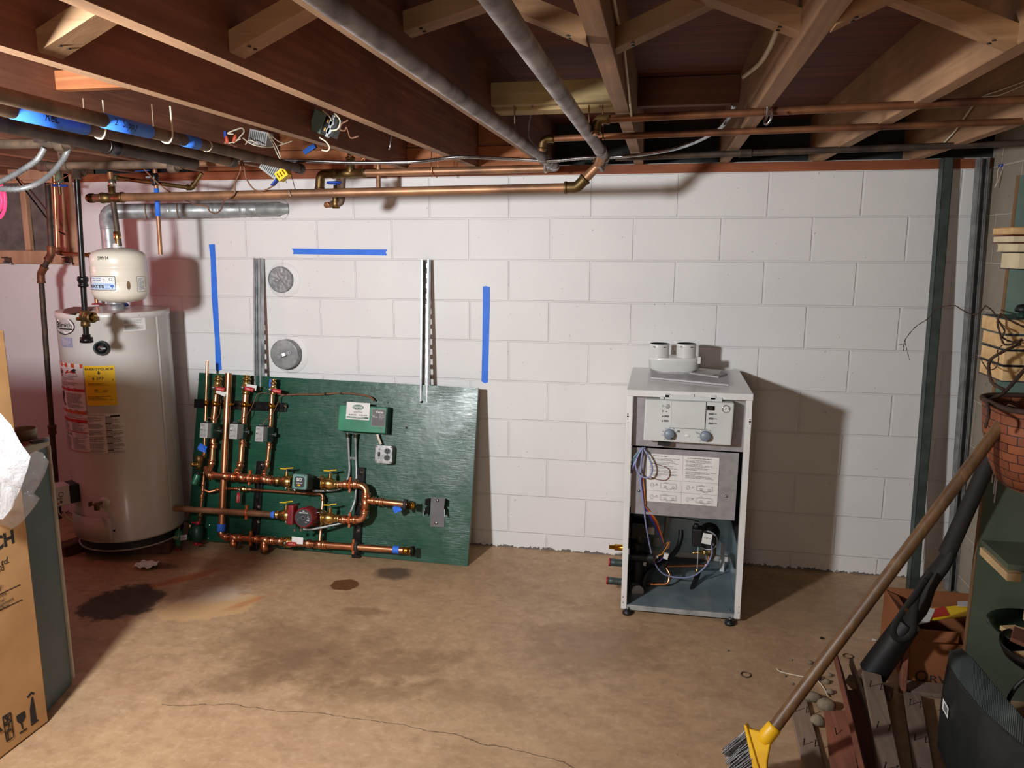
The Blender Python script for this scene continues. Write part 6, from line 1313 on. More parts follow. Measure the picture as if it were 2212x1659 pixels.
art=Art(fl); art.poly([(0,0),(w,0),(w,h),(.02,h),(.006,h-.006),(0,h-.02)],'paper'); art.line(w*.5,0,w*.5,h,.0009,'ink_grey'); art.line(0,h*.47,w,h*.47,.0009,'ink_grey'); art.line(0,h*.23,w,h*.23,.0009,'ink_grey')
art.lines(w*.08,h*.945,w*.4,h*.965,1,'ink',.5,1); art.lines(w*.56,h*.945,w*.9,h*.965,1,'ink',.5,2)
for i in range(5): art.lines(w*.04,h*(.86-.08*i),w*.47,h*(.925-.08*i),3,'ink_grey',.35,40+i); art.lines(w*.54,h*(.86-.08*i),w*.97,h*(.925-.08*i),3,'ink_grey',.35,50+i)
for X0,Y0 in ((.06,.30),(.56,.30),(.06,.06),(.56,.06)):
    x,y=w*X0,h*Y0; W0=w*.22; xx=x+w*.14
    for a,b,c_,d in ((xx,y,xx+W0,y),(xx,y+h*.10,xx+W0,y+h*.10),(xx,y,xx,y+h*.10),(xx+W0,y,xx+W0,y+h*.10),(xx+W0*.4,y,xx+W0*.45,y-h*.03),(xx+W0*.45,y-h*.03,xx+W0*.65,y-h*.03),(xx+W0*.65,y-h*.03,xx+W0*.7,y),(x+w*.05,y+h*.05,x+w*.11,y+h*.05)): art.line(a,b,c_,d,.0009,'ink_grey')
    art.ring(xx+W0*.3,y+h*.03,.005,.005,.0009,'ink'); art.ring(xx+W0*.8,y+h*.03,.005,.005,.0009,'ink'); art.ring(x+w*.02,y+h*.05,.006,.010,.0009,'ink_grey'); art.poly([(x+w*.07,y+h*.07),(x+w*.10,y+h*.07),(x+w*.085,y+h*.085)],'ink'); art.line(xx+W0*.15,y+h*.10,xx+W0*.3,y+h*.13,.0008,'ink_grey'); art.line(xx+W0*.3,y+h*.13,xx+W0*.45,y+h*.10,.0008,'ink_grey')
art.build('instruction_sheet',lp)
# control panel
YC=-.668; cq=[(1389.5,951.6),(1579.7,963),(1586.7,871),(1394,862.5)]; q=[W(px,py,YC) for px,py in cq]
mb=MB(); mb.hexa([p+V((0,.055,0)) for p in q]+q,'control_grey'); cp=mb.build('control_panel',bo_,bevel=.005)
o=q[0]; U=(q[1]-q[0]).normalized(); Vv=(q[3]-q[0]); Vv=(Vv-U*Vv.dot(U)).normalized(); NN=U.cross(Vv)
fl=flat(o,U,Vv); C2=lambda px,py:((W(px,py,YC)-o).dot(U),(W(px,py,YC)-o).dot(Vv)); pxm=(W(1450,900,YC)-W(1451,900,YC)).length
cv=[C2(*p) for p in ((1450,923),(1522,927),(1525.5,868.6),(1452,866))]
mb=MB(); mb.prism([o+U*a+Vv*b+NN*.0002 for a,b in cv],NN*.005,'control_grey'); mb.build('flap_cover',cp,bevel=.0015)
art=Art(fl); art.line(*C2(1449.5,924),*C2(1522,928),.0012,'plastic_dark'); art.line(*C2(1523,928),*C2(1526.5,868),.0016,'plastic_dark'); art.line(*C2(1451,866),*C2(1449.5,924),.0012,'plastic_grey')
def ok(c,r_,m): art.ell(c[0],c[1],r_,r_,m,16)
art.ring(*C2(1432,877),.004,.004,.001,'ink'); ok(C2(1439.5,889),.0022,'ink'); a,b=C2(1431.5,888); art.rect(a-.001,b-.004,a+.001,b+.005,'ink')
for px,py in ((1439.5,899),(1438.5,909)): a,b=C2(px,py); art.rect(a-.009,b-.004,a+.009,b+.004,'ink_grey')
for px,py in ((1431,899),(1430.5,909)): a,b=C2(px,py); art.poly([(a-.003,b-.004),(a,b+.004),(a+.003,b-.001)],'ink')
for px,py in ((1536,894),(1535.5,904),(1535,914.5)): a,b=C2(px,py); art.rect(a-.009,b-.004,a+.009,b+.004,'ink_grey'); art.lines(a+.012,b-.002,a+.024,b+.002,1,'ink',.6,int(px))
for cx,cy_ in ((1446,938),(1524,942)):
    c=C2(cx,cy_)
    for i in range(9): t=PI*1.25-i*PI*1.5/8; art.ell(c[0]+.029*math.cos(t),c[1]+.029*math.sin(t),.0014,.0014,'ink',8)
    art.ring(c[0],c[1],.0245,.0245,.001,'plastic_grey',32); 
a,b=C2(1465,931); art.rect(a-.004,b-.004,a+.004,b+.004,'ink_grey'); a,b=C2(1506,934); art.line(a-.005,b,a+.005,b-.003,.0012,'ink_grey'); art.line(a-.005,b+.004,a,b-.003,.0012,'ink_grey'); art.build('panel_print',cp)
for cx,cy_ in ((1446,938),(1524,942)):
    a,b=C2(cx,cy_); c=o+U*a+Vv*b; mb=MB(); mb.lathe(c,NN,[(0,.0225),(.002,.0225),(.003,.021),(.016,.0195),(.018,.018),(.018,.0001)],'knob_grey',28); mb.box(c+U*.012*0+NN*.012+(U*.7-Vv*.7)*.0165,(.010,.003,.012),'black_gloss',mat=M((U,Vv,NN)).transposed()); mb.build('dial_knob',cp)
a,b=C2(1535.5,881.5); mb=MB(); mb.box(o+U*a+Vv*b+NN*.0006,(.030,.018,.0016),'lcd',mat=M((U,Vv,NN)).transposed()); ld=mb.build('digital_display',cp)
art=Art(flat(o+U*(a-.011)+Vv*(b-.006)+NN*.0014,U,Vv)); art.text('88',.002,0,.0165,'lcd_seg',.0); art.build('display_digits',ld)
a,b=C2(1568,883); c=o+U*a+Vv*b; mb=MB(); mb.lathe(c,NN,[(0,.0155),(.003,.0155),(.004,.0135),(.002,.0135)],'zinc',28,caps=False); mb.build('gauge_bezel',cp)
art=Art(flat(c+NN*.0012,U,Vv)); art.ell(0,0,.0135,.0135,'paper',24); art.ring(0,0,.0115,.0115,.0012,'ink',24,-.7,PI+.7); art.line(-.005,-.006,.003,.004,.0012,'ink'); art.ell(0,0,.002,.002,'ink'); art.build('pressure_gauge',cp)
a,b=C2(1441.5,877.5); bl('power_button',o+U*a+Vv*b,NN,[(0,.0095),(.002,.0095),(.003,.008),(.003,.0001)],'plastic_grey',cp,18)
a,b=C2(1485,941); mb=MB(); mb.ball(o+U*a+Vv*b,.0115,'white_enamel',16,(1,.25,.55)); mb.build('oval_badge',cp)
for x0,x1,y0,y1 in ((1426,1434,855,866),(1436,1492,853,862),(1490,1500,850,868),(1498,1560,858,870),(1436,1447,849,857),(1534,1546,853,862)):
    p0,p1=W(x0,y1,-.63),W(x1,y0,-.63); mb=MB(); mb.bb(p0.x,p1.x,-.645,-.615,p0.z,p1.z,'control_grey'); mb.build('hinge_bracket',cp,bevel=.0015)
mb=MB(); p0,p1=W(1421,961,-.63),W(1448,955,-.63); mb.bb(p0.x,p1.x,-.64,-.615,p0.z,p1.z,'black_matte'); mb.build('cable_slot',cp)
# --- wiring
def bw(name,L,m,r=.0032,label=None):
    mb=MB(); mb.sweep(smooth_path([W(*p) for p in L],8),r,m,8); return mb.build(name,bo_,label=label)
bw('grey_cable',[(1388,966,-.61),(1400,985,-.625),(1409,1010,-.63),(1405,1028,-.63),(1393,1032,-.63),(1380,1024,-.63),(1373,1005,-.63),(1378,985,-.625),(1388,970,-.62),(1385,1000,-.62),(1384,1040,-.615),(1389,1080,-.61),(1395,1130,-.58),(1404,1180,-.5),(1414,1215,-.45),(1434,1240,-.42),(1470,1248,-.4),(1500,1243,-.38),(1525,1222,-.36),(1538,1195,-.36),(1536,1172,-.38)],'wire_lav',.0036)
for i,(m,off) in enumerate((('wire_blue',0),('wire_lav',3),('wire_green',-2),('wire_purple',5),('wire_lav',-5),('paper_grey',1.5))):
    bw('wiring_loom',[(1392+off*.5,966,-.606),(1378+off,982,-.615),(1366+off,1005,-.62),(1363+off*.4,1022,-.615)],m,.0022)
for i,(m,off) in enumerate((('wire_lav',-3),('wire_blue',0),('wire_purple',2.5),('wire_orange',5))):
    bw('wiring_loom',[(1384+off,1032,-.61),(1387+off,1060,-.61),(1391+off*.6,1090,-.605)],m,.0022)
for m,off in (('wire_red',2),('wire_orange',5),('wire_blue',-4),('wire_purple',-1),('wire_brown',8)):
    bw('wiring_loom',[(1391,1090,-.605),(1402+off*.8,1108,-.59),(1414+off,1128,-.56),(1424+off*.6,1150,-.5),(1432+off*.2,1170,-.46),(1437,1182,-.44)],m,.0024)
for m,L in (('wire_orange',[(1434,1176,-.44),(1444,1172,-.44),(1440,1182,-.44),(1434,1190,-.45),(1430,1198,-.45)]),('wire_brown',[(1436,1180,-.44),(1447,1170,-.44),(1443,1185,-.44)]),('wire_orange',[(1432,1196,-.45),(1420,1202,-.45),(1408,1215,-.46),(1396,1212,-.46)]),('wire_purple',[(1433,1203,-.45),(1425,1212,-.46),(1410,1218,-.46)])): bw('wiring_loom',L,m,.0022)
for px,py,s in ((1438.5,1201,(.02,.014,.026)),(1419,1203,(.012,.01,.012)),(1393,1216,(.014,.012,.024))):
    c=W(px,py,-.46); mb=MB(); mb.box(c,s,'paper',mat=M.Rotation(.2,4,'Y')); mb.build('white_plug',bo_,bevel=.001)
bw('brown_lead',[(1405,1000,-.6),(1440,1010,-.602),(1447,1025,-.602),(1438,1037,-.602),(1420,1036,-.602),(1404,1030,-.61)],'wire_brown',.0016)
# --- pump, hose, copper, manifold
c=W(1537,1160,-.30); mb=MB(); mb.lathe(c+V((0,.09,0)),(-.15,-1,0),[(0,.035),(.03,.048),(.10,.048),(.13,.047),(.135,.043)],'black_rubber',28); pmp=mb.build('circulator_pump',bo_); 
cf=c+V((-.02,-.045,0)); dn=V((-.15,-1,0)).normalized(); mb=MB(); mb.lathe(cf,dn,[(0,.047),(.004,.047),(.006,.041),(.004,.041)],'galv',28,caps=False); mb.build('chrome_rim',pmp)
uu=V((1,-.15,0)).normalized(); art=Art(flat(cf+dn*.005,uu,(0,0,1))); art.ell(0,0,.041,.041,'black_matte',24); art.rect(.005,.01,.012,.022,'paper_grey'); art.rect(.014,.012,.022,.02,'paper_grey'); art.rect(.022,-.02,.030,-.010,'paper'); art.lines(.0,-.006,.03,.006,3,'ink_grey',.4,4); art.build('rating_plate',pmp)
mb=MB(); p0=W(1506,1158,-.36); mb.box(p0,(.045,.06,.085),'black_rubber'); mb.box(p0+V((-.006,0,.048)),(.022,.03,.02),'black_rubber'); mb.build('terminal_box',pmp,bevel=.006)
p=W(1526,1163,-.40); art=Art(flat(p+V((-.022,0,-.028)),(1,-.1,0),(.08,0,1))); art.poly([(0,.004),(.042,0),(.044,.05),(.002,.054)],'paper'); art.line(.008,.03,.014,.036,.0016,'ink'); art.line(.014,.036,.014,.026,.0016,'ink'); art.line(.019,.034,.022,.026,.0016,'ink'); art.line(.022,.026,.026,.035,.0016,'ink'); art.line(.03,.028,.038,.031,.0016,'ink'); art.build('paper_tag',pmp)
def tube(name,L,r,m,par=bo_,seg=14):
    mb=MB(); mb.sweep(smooth_path([W(*p) for p in L],8),r,m,seg); return mb.build(name,par)
tube('drain_hose',[(1471,1145,-.25),(1470,1165,-.27),(1463,1185,-.30),(1448,1203,-.34),(1425,1218,-.40),(1403,1232,-.44),(1391,1255,-.46),(1390,1278,-.47),(1400,1299,-.5),(1420,1311,-.515),(1445,1312,-.51),(1470,1302,-.48),(1490,1280,-.42),(1502,1255,-.36),(1509,1236,-.32)],.0115,'black_rubber')
mb=MB(); mb.pipe([W(1402,1262,-.42),W(1443,1262,-.42),W(1447,1240,-.40),W(1437,1223,-.38),W(1436,1222,-.30)],.0065,'copper_new',.022); mb.build('copper_pipe',bo_); mb=MB(); mb.pipe([W(1436,1223,-.30),W(1527,1222,-.28),W(1531,1200,-.28)],.0065,'copper_new',.02); mb.build('copper_pipe',bo_)
bl('brass_nut',W(1402,1261,-.42),(-1,0,0),[(-.006,.007),(-.006,.013),(.012,.013),(.012,.007)],'brass_old',bo_,6)
c=W(1534,1192,-.30); mb=MB(); mb.lathe(c+V((.01,0,.03)),(0,0,-1),[(0,.014),(.02,.018),(.045,.016),(.06,.010),(.06,.0001)],'brass_old',16); mb.lathe(c,(-1,-.1,-.1),[(0,.011),(.02,.012),(.022,.016),(.032,.016),(.034,.010),(.05,.010),(.052,.006),(.062,.007),(.066,.005),(.072,.007),(.076,.005),(.082,.006),(.082,.0001)],'brass',14); mb.build('relief_valve',bo_)
bl('green_cap',W(1509,1183,-.31),(0,0,1),[(0,.006),(.01,.007),(.014,.004),(.014,.0001)],'wire_green',bo_,12)
tube('thin_white_tube',[(1508,1182,-.33),(1507,1210,-.33),(1506,1228,-.34)],.0022,'paper_grey')
bl('brass_bleed',W(1505,1230,-.35),(0,0,-1),[(0,.005),(.004,.007),(.014,.007),(.016,.004),(.016,.0001)],'brass',bo_,8)
# black hydraulic block on the left side inside
mb=MB(); x0=xl+.03
mb.bb(x0,x0+.055,-.46,-.30,zb0+.10,zb0+.22,'black_rubber'); mb.cyl((x0+.03,-.44,zb0+.05),(x0+.03,-.44,zb0+.30),.03,'black_rubber'); mb.cyl((x0,-.48,zb0+.18),(x0+.10,-.48,zb0+.18),.022,'black_rubber'); mb.cyl((x0+.06,-.40,zb0+.06),(x0+.06,-.40,zb0+.26),.020,'black_rubber'); mb.ball((x0+.04,-.47,zb0+.27),.036,'black_rubber'); mb.bb(x0,x0+.07,-.50,-.42,zb0+.27,zb0+.345,'black_matte'); mb.build('hydraulic_block',bo_,bevel=.003)
bl('white_cap_disc',W(1377,1277,-.50),(.25,-1,.1),[(-.05,.022),(-.01,.024),(0,.028),(.006,.028),(.008,.025),(.008,.0001)],'paper_grey',bo_,24)
mb=MB(); p0,p1=W(1376,1168,-.45),W(1387,1140,-.45); mb.bb(p0.x,p1.x,-.452,-.448,p0.z,p1.z,'brass_old'); mb.build('brass_bracket',bo_)
mb=MB(); p0,p1=W(1392,1152,-.40),W(1414,1138,-.40); mb.bb(p0.x,p1.x,-.41,-.38,p0.z,p1.z,'paper'); mb.build('white_sensor_box',bo_,bevel=.002)
bl('grey_trap_cup',W(1421,1180,-.22),(0,0,1),[(0,.0001),(.0,.024),(.01,.030),(.04,.024),(.05,.022)],'plastic_grey',bo_,20)
mb=MB(); mb.beam(W(1443,1112,-.2),W(1437,1165,-.18),.022,.02,'plastic_grey'); mb.build('plastic_duct',bo_,bevel=.004)
mb=MB(); p0=W(1355,1180,-.60); mb.beam(W(1358,1133,-.61),W(1354,1186,-.61),.014,.012,'plastic_dark'); mb.build('latch_bar',bo_,bevel=.001)
tube('black_wire',[(1440,1117,-.5),(1480,1120,-.45),(1510,1127,-.42)],.0022,'black_matte'); tube('black_wire',[(1380,1150,-.46),(1382,1180,-.46),(1387,1205,-.46),(1394,1225,-.46)],.003,'black_matte')
# galvanised guides on the base, right side rails
mb=MB(); mb.beam(W(1562,1175,-.12),W(1558,1250,-.20),.02,.006,'galv'); mb.beam(W(1410,1243,-.09),W(1590,1252,-.10),.03,.006,'galv',up=(0,-1,.4)); mb.build('support_rail',bo_)
mb=MB(); mb.beam(W(1579,1195,-.40),W(1590,1228,-.46),.018,.006,'steel_dark'); mb.build('side_stay',bo_,bevel=.001)
bl('base_bolt',W(1575,1330,-.60),(0,0,1),[(-.01,.004),(.012,.004),(.012,.007),(.02,.007),(.022,.004),(.026,.004),(.026,.0001)],'zinc',bo_,8)
# connection stubs on the left
for px,py,y,r_,L,kind in ((1316,1181,-.46,.013,.06,'b'),(1315,1214,-.46,.0175,.06,'g'),(1310,1254,-.46,.0175,.066,'g')):
    a=W(px,py,y); mb=MB(); L=xl+.002-a.x
    if kind=='b': mb.lathe(a,(1,0,0),[(0,.0001),(0,r_*.7),(.024,r_*.75),(.024,r_*1.1),(L,r_*1.1)],'brass_yel',12); mb.build('gas_stub',bo_)
    else:
        mb.lathe(a,(1,0,0),[(.004,.0001),(.004,r_),(.03,r_),(.032,r_*.96),(L,r_*.96)],'steel_dark',20); s_=mb.build('water_stub',bo_); mb=MB(); mb.lathe(a,(1,0,0),[(0,.0001),(0,r_*1.0),(.004,r_*1.08),(.007,r_*1.08),(.007,r_)],'handle_red',20); mb.build('red_end_cap',s_)
# --- flue adapter on the top
yv_=FZ(1450,800,zb1).y; yc_=-.2
mb=MB(); wv=(W(1510,785,yc_).x-W(1401,785,yc_).x)/2; xc=(W(1510,785,yc_).x+W(1401,785,yc_).x)/2
def oval(z,kx,ky,n=40): return [V((xc+math.copysign(abs(math.cos(t))**.7,math.cos(t))*wv*kx,yc_+math.copysign(abs(math.sin(t))**.7,math.sin(t))*.065*ky,z)) for t in [2*PI*i/n for i in range(n)]]
zt1=W(1456,770,yc_).z; rings=[oval(zb1+.001,.62,.7),oval(zb1+.012,.70,.8),oval(zb1+.03,.97,.98),oval(zt1-.014,1.0,1.0),oval(zt1-.012,1.02,1.02),oval(zt1-.006,1.0,1.0),oval(zt1,.97,.97)]
n=40; vs=[p for r_ in rings for p in r_]; mb.add(vs,[(i*n+k,i*n+(k+1)%n,(i+1)*n+(k+1)%n,(i+1)*n+k) for i in range(len(rings)-1) for k in range(n)],'white_enamel',True); mb.add(rings[-1],[tuple(range(n))],'white_enamel'); mb.add(rings[0],[tuple(range(n-1,-1,-1))],'white_enamel')
mb.box((xc+wv*.98,yc_-.03,zt1-.01),(.014,.016,.03),'white_enamel'); va=mb.build('flue_adapter',bo_)
for px in (1424.5,1482.5):
    cx=W(px,757,yc_).x; r_=.0445; z0_,z1_=zt1-.002,W(px,742,yc_).z
    mb=MB(); mb.lathe((cx,yc_,z0_),(0,0,1),[(0,r_),(z1_-z0_-.012,r_),(z1_-z0_-.010,r_*1.015),(z1_-z0_,r_*1.015),(z1_-z0_,r_*.955)],'white_enamel',36,caps=False); mb.lathe((cx,yc_,z0_+.006),(0,0,1),[(0,r_*.93),(.0005,.0001)],'void_black',30,caps=False); mb.lathe((cx,yc_,z0_),(0,0,1),[(z1_-z0_,r_*.955),(.004,r_*.93)],'void_black',36,caps=False); col_=mb.build('vent_collar',va)
    for a_ in (-2.1,-1.05):
        q=V((cx+math.cos(a_)*r_*1.016,yc_+math.sin(a_)*r_*1.016,z1_-.012)); mb=MB(); mb.box(q,(.012,.002,.004),'void_black',mat=M.Rotation(a_+PI/2,4,'Z')); mb.build('locking_slot',col_)
# --- manuals in a plastic sleeve on the boiler top
mp=thing('manual_packet',FZ(1490,815,zb1),'grey manuals in a crinkled clear plastic sleeve lying on the boiler top','manuals')
z=zb1+.001
q=[FZ(1406,818,z),FZ(1574,834,z),FZ(1570,806,z),FZ(1404,797,z)]
mb=MB(); mb.hexa(q+[p+V((0,0,.008)) for p in q],'paper_grey'); mb.build('manual',mp,bevel=.001)
q=[FZ(1452,806,z),FZ(1552,821,z),FZ(1558,806,z),FZ(1462,797,z)]; q=[p+V((0,0,.009)) for p in q]
mb=MB(); mb.hexa(q+[p+V((0,0,.006)) for p in q],'paper'); lf=mb.build('leaflet',mp,bevel=.001); o=q[0]+V((0,0,.0065)); U=(q[1]-q[0]).normalized(); art=Art(flat(o,U,V((0,0,1)).cross(U))); wq=(q[1]-q[0]).length; hq_=(q[3]-q[0]).length*.9; art.rect(wq*.84,hq_*.1,wq*.95,hq_*.8,'ink'); art.rect(wq*.86,hq_*.2,wq*.93,hq_*.7,'paper_grey'); art.lines(wq*.05,hq_*.5,wq*.4,hq_*.8,3,'ink_grey',.4,3); art.build('cover_print',lf)
r_=random.Random(5); P4=[FZ(1398,822,z),FZ(1576,840,z),FZ(1578,803,z),FZ(1402,796,z)]
mb=MB(); mb.grid(lambda u,v:(P4[0].lerp(P4[1],u)).lerp(P4[3].lerp(P4[2],u),v)+V((0,0,.017+.007*noise.noise(V((u*9,v*5,2)))+.004*noise.noise(V((u*25,v*12,7))))),30,14,'polythene'); mb.build('plastic_sleeve',mp)
# ================================================================ RIGHT HAND CLUTTER
# woven basket material
t=NT('basket_weave'); tc_=t.n('ShaderNodeTexCoord'); bk=t.n('ShaderNodeTexBrick'); mp_=t.n('ShaderNodeMapping'); t.l(tc_.outputs['UV'],mp_.inputs[0]); t.l(mp_.outputs[0],bk.inputs['Vector']); bk.inputs['Scale'].default_value=1; bk.inputs['Brick Width'].default_value=.05; bk.inputs['Row Height'].default_value=.026; bk.inputs['Mortar Size'].default_value=.0016; bk.inputs['Color1'].default_value=lin((146,82,48)); bk.inputs['Color2'].default_value=lin((112,58,34)); bk.inputs['Mortar'].default_value=lin((52,26,16)); bk.inputs['Mortar Smooth'].default_value=.3; t.fin(bk.outputs[0],.7); t.bump(bk.outputs['Fac'],-.8,.006)
YPn=-1.035; Xe=W(2130,1020,YPn).x
su=thing('shelf_unit',((Xe+XR)/2,-1.4,0),'old green painted open shelf unit along the right wall','shelf')
mb=MB(); mb.bb(Xe,XR-.002,YPn,YPn+.018,0,1.80,'cab_green'); mb.build('end_panel',su); mb=MB(); mb.bb(Xe-.003,Xe,YPn-.001,YPn+.019,.0,1.80,'cab_edge'); mb.build('panel_edge',su)
mb=MB(); mb.bb(Xe+.0,XR-.003,YPn-.0016,YPn-.0004,.88,1.80,'cab_teal'); mb.build('teal_panel_face',su)
YN=-2.35
def shelf(z,x0,y0=YN,m='cab_green'):
    mb=MB(); mb.bb(x0,XR-.003,y0,YPn-.002,z-.018,z,m); mb.build('shelf_board',su)
zA=W(2200,588,-1.1).z; zB=W(2190,826,-1.15).z; zC=W(2128,1166,YPn).z; zD=W(2150,1375,-1.3).z
shelf(zA,Xe+.06); shelf(zB,Xe+.14); shelf(zC,Xe+.01,-1.25); zBk=W(2180,1040,-1.42).z; shelf(zBk-.002,Xe+.16)
mb=MB(); mb.bb(Xe-.0,Xe+.04,YPn-.24,YPn-.02,zC-.045,zC-.02,'scrap_pale'); mb.build('pale_cleat',su)
mb=MB(); mb.bb(Xe+.05,Xe+.09,YN,YPn-.26,zC-.16,zC-.12,'scrap_pale'); mb.build('pale_cleat',su)
shelf(zD-.05,Xe+.05,YN)
mb=MB()
for px,h in ((2146,.05),(2152,.09),(2156,.12)): q=W(px,1012,YPn-.002); mb.beam(q,q-V((0,0,h)),.004,.001,'paper',up=(0,1,0))
mb.build('paint_drips',su)
# books
def book(px,py0,py1,y0,y1,cover,lab,page='page',x1=2.11,rot=0,grp=None):
    a=W(px,py0,y0); b=W(px,py1,y0); x0=a.x; c=V(((x0+x1)/2,(y0+y1)/2,(a.z+b.z)/2)); T=a.z-b.z; t=thing('book',V((c.x,c.y,b.z)),lab,'book',grp)
    mb=MB(); mb.bb(x0+.004,x1,y0+.003,y1,b.z+.003,a.z-.003,page); mb.build('pages',t)
    mb=MB(); mb.bb(x0,x1,y0,y1,a.z-.003,a.z,cover); mb.bb(x0,x1,y0,y1,b.z,b.z+.003,cover); mb.build('cover',t,bevel=.001); return t
g='books stacked on the lower book shelf'
yb0,yb1=-1.24,-1.06
zz=[690,724,757,792,826]
book(2166,791,825,yb0,yb1,'cover_dark','bottom book of the lower stack, tan pages and dark cover behind the vine',grp=g)
book(2169,757,790,yb0,yb1,'cover_dark','second book up in the lower stack, widest tan page edge',grp=g)
book(2173,724,756,yb0,yb1,'cover_green','third book up in the lower stack, speckled tan pages',grp=g)
book(2171,689,723,yb0,yb1,'cover_green','top book of the lower stack with grey green cover, under a black lidded jar',grp=g)
g='books stacked on the upper book shelf'
book(2201,545,583,-1.18,-1.05,'cover_dark','bottom book of the upper stack with near black cover','page_pale',grp=g)
book(2198,526,544,-1.2,-1.05,'page_pale','pale yellowish book in the upper stack, second from bottom','page_pale',grp=g)
book(2188,508,525,-1.2,-1.05,'cover_red','dark red edged book in the upper stack under the tan one','page_pale',grp=g)
book(2187,490,507,-1.2,-1.05,'cardboard','plain tan book topmost of the upper stack','page',grp=g)
c=W(2208,689,-1.15); t=thing('lidded_jar',c,'small black lidded jar standing on top of the lower book stack','jar'); mb=MB(); mb.lathe(c,(0,0,1),[(0,.014),(.016,.014),(.018,.01),(.02,.01)],'green_dark',18); mb.build('jar_body',t); mb=MB(); mb.lathe(c+V((0,0,.02)),(0,0,1),[(0,.012),(.002,.022),(.010,.024),(.022,.018),(.026,.006),(.026,.0001)],'black_rubber',18); mb.build('jar_lid',t)
# basket with dried plants
bz0,bz1=zBk,W(2150,868,-1.42).z; bx0=W(2132,900,-1.42).x
t=thing('woven_basket',(bx0+.17,-1.44,bz0),'reddish brown woven basket sticking out of the green shelf, broom handle leaning in it','basket')
def rr_(kx,ky,n=44):
    return [(math.copysign(abs(math.cos(a))**.55,math.cos(a))*kx,math.copysign(abs(math.sin(a))**.55,math.sin(a))*ky) for a in [2*PI*i/n for i in range(n)]]
mb=MB(); n=44; levels=[(0,.70,.72),(.25,.84,.86),(.6,.95,.96),(1,1.0,1.0)]; vs=[]; bcx,bcy=bx0+.178,-1.44
for f,kx,ky in levels: vs += [V((bcx+x*kx,bcy+y*ky,bz0+(bz1-bz0)*f)) for x,y in rr_(.178,.14)]
mb.add(vs,[(i*n+k,i*n+(k+1)%n,(i+1)*n+(k+1)%n,(i+1)*n+k) for i in range(3) for k in range(n)],'basket_weave',True); mb.add(vs[:n],[tuple(range(n-1,-1,-1))],'basket_weave')
bs=mb.build('basket_body',t,solid=.006); uv=bs.data.uv_layers.new(name='UV')
for lp_ in bs.data.loops:
    co=bs.data.vertices[lp_.vertex_index].co; a_=math.atan2(co.y,co.x); uv.data[lp_.index].uv=(a_*.17+.6,co.z+.5)
mb=MB(); mb.sweep([V((bcx+x*1.01,bcy+y*1.01,bz1)) for x,y in rr_(.178,.14)],.008,'vine',8,closed=True); mb.build('basket_rim',t)
mb=MB(); mb.add([V((bcx+x*.9,bcy+y*.9,bz1-.05)) for x,y in rr_(.178,.14)],[tuple(range(n))],'soil'); mb.build('basket_filling',t)
vn=thing('dried_vine',W(2170,850,-1.3),'dried twisting vine climbing from the basket past the books and across the white wall','vine')
def vine(L,r0,r1,name='vine_stem'):
    p=smooth_path([W(*q) for q in L],8); k=len(p); mb=MB(); mb.sweep(p,[r0+(r1-r0)*i/(k-1)+.0006*math.sin(i*1.7) for i in range(k)],'vine',7); mb.build(name,vn)
vine([(2220,790,-1.34),(2186,830,-1.36),(2167,849,-1.37),(2136,866,-1.40),(2136,893,-1.60),(2128,925,-1.61)],.006,.004)
vine([(2204,742,-1.27),(2164,761,-1.29),(2140,777,-1.29),(2136,799,-1.3),(2144,827,-1.32),(2170,842,-1.36)],.0045,.005)
vine([(2129,660,-1.0),(2145,673,-1.1),(2158,696,-1.2),(2170,714,-1.27),(2166,728,-1.27),(2185,738,-1.27),(2211,735,-1.27)],.0022,.003)
vine([(2213,707,-1.27),(2180,691,-1.27),(2161,679,-1.26),(2155,698,-1.26),(2161,723,-1.27),(2169,743,-1.28),(2186,743,-1.28),(2208,732,-1.28)],.003,.003)
vine([(2129,660,-1.0),(2115,676,-.95),(2098,679,-.9),(2076,668,-.85),(2060,660,-.8),(2025,666,-.75),(2005,688,-.72),(1978,706,-.7),(1955,735,-.7),(1952,758,-.7)],.0024,.0012)
vine([(1955,737,-.7),(1958,752,-.7),(1965,778,-.7)],.0013,.0008); vine([(1956,742,-.7),(1940,745,-.7)],.001,.0007)
vine([(2132,797,-1.3),(2124,785,-1.2),(2116,774,-1.1),(2097,772,-1.05)],.002,.001); vine([(2136,800,-1.3),(2150,795,-1.3),(2157,775,-1.3),(2155,757,-1.29),(2166,745,-1.28)],.0018,.0016)
# plates of wood offcuts on the low shelf
c=V((W(2190,1366,-1.35).x+.06,-1.36,zD-.05)); zr_=W(2150,1352,-1.36).z
t=thing('green_dish',c,'shallow dark green dish holding pale wood offcuts on the low shelf','dish'); R0=c.x-W(2136,1352,-1.36).x
mb=MB(); mb.lathe((c.x,c.y,zr_-.045),(0,0,1),[(0,.0001),(0,R0*.4),(.012,R0*.7),(.045,R0),(.048,R0),(.02,R0*.7),(.006,.0001)],'bowl_green',36,caps=False); mb.build('dish_body',t)
for i,(dx,dy,r_,s) in enumerate(((-.085,-.02,.3,(.05,.022,.014)),(-.045,-.05,-.3,(.07,.025,.014)),(-.02,-.01,.9,(.03,.03,.022)),(0.02,-.05,.2,(.06,.03,.016)))):
    mb=MB(); mb.box((c.x+dx,c.y+dy,zr_+.004+.008*i),s,'scrap_pale',mat=M.Rotation(r_,4,'Z')); o=mb.build('wood_offcut',bevel=.001); tag(o,['pale wood offcut at the outer rim of the dark green dish','long pale wood offcut lying across the dark green dish','small cube of wood on top in the dark green dish','pale wood offcut deepest in the dark green dish'][i],'offcut','wood offcuts in the dishes')
zr2=W(2162,1392,-1.5).z; cx2=W(2162,1400,-1.5).x+.13
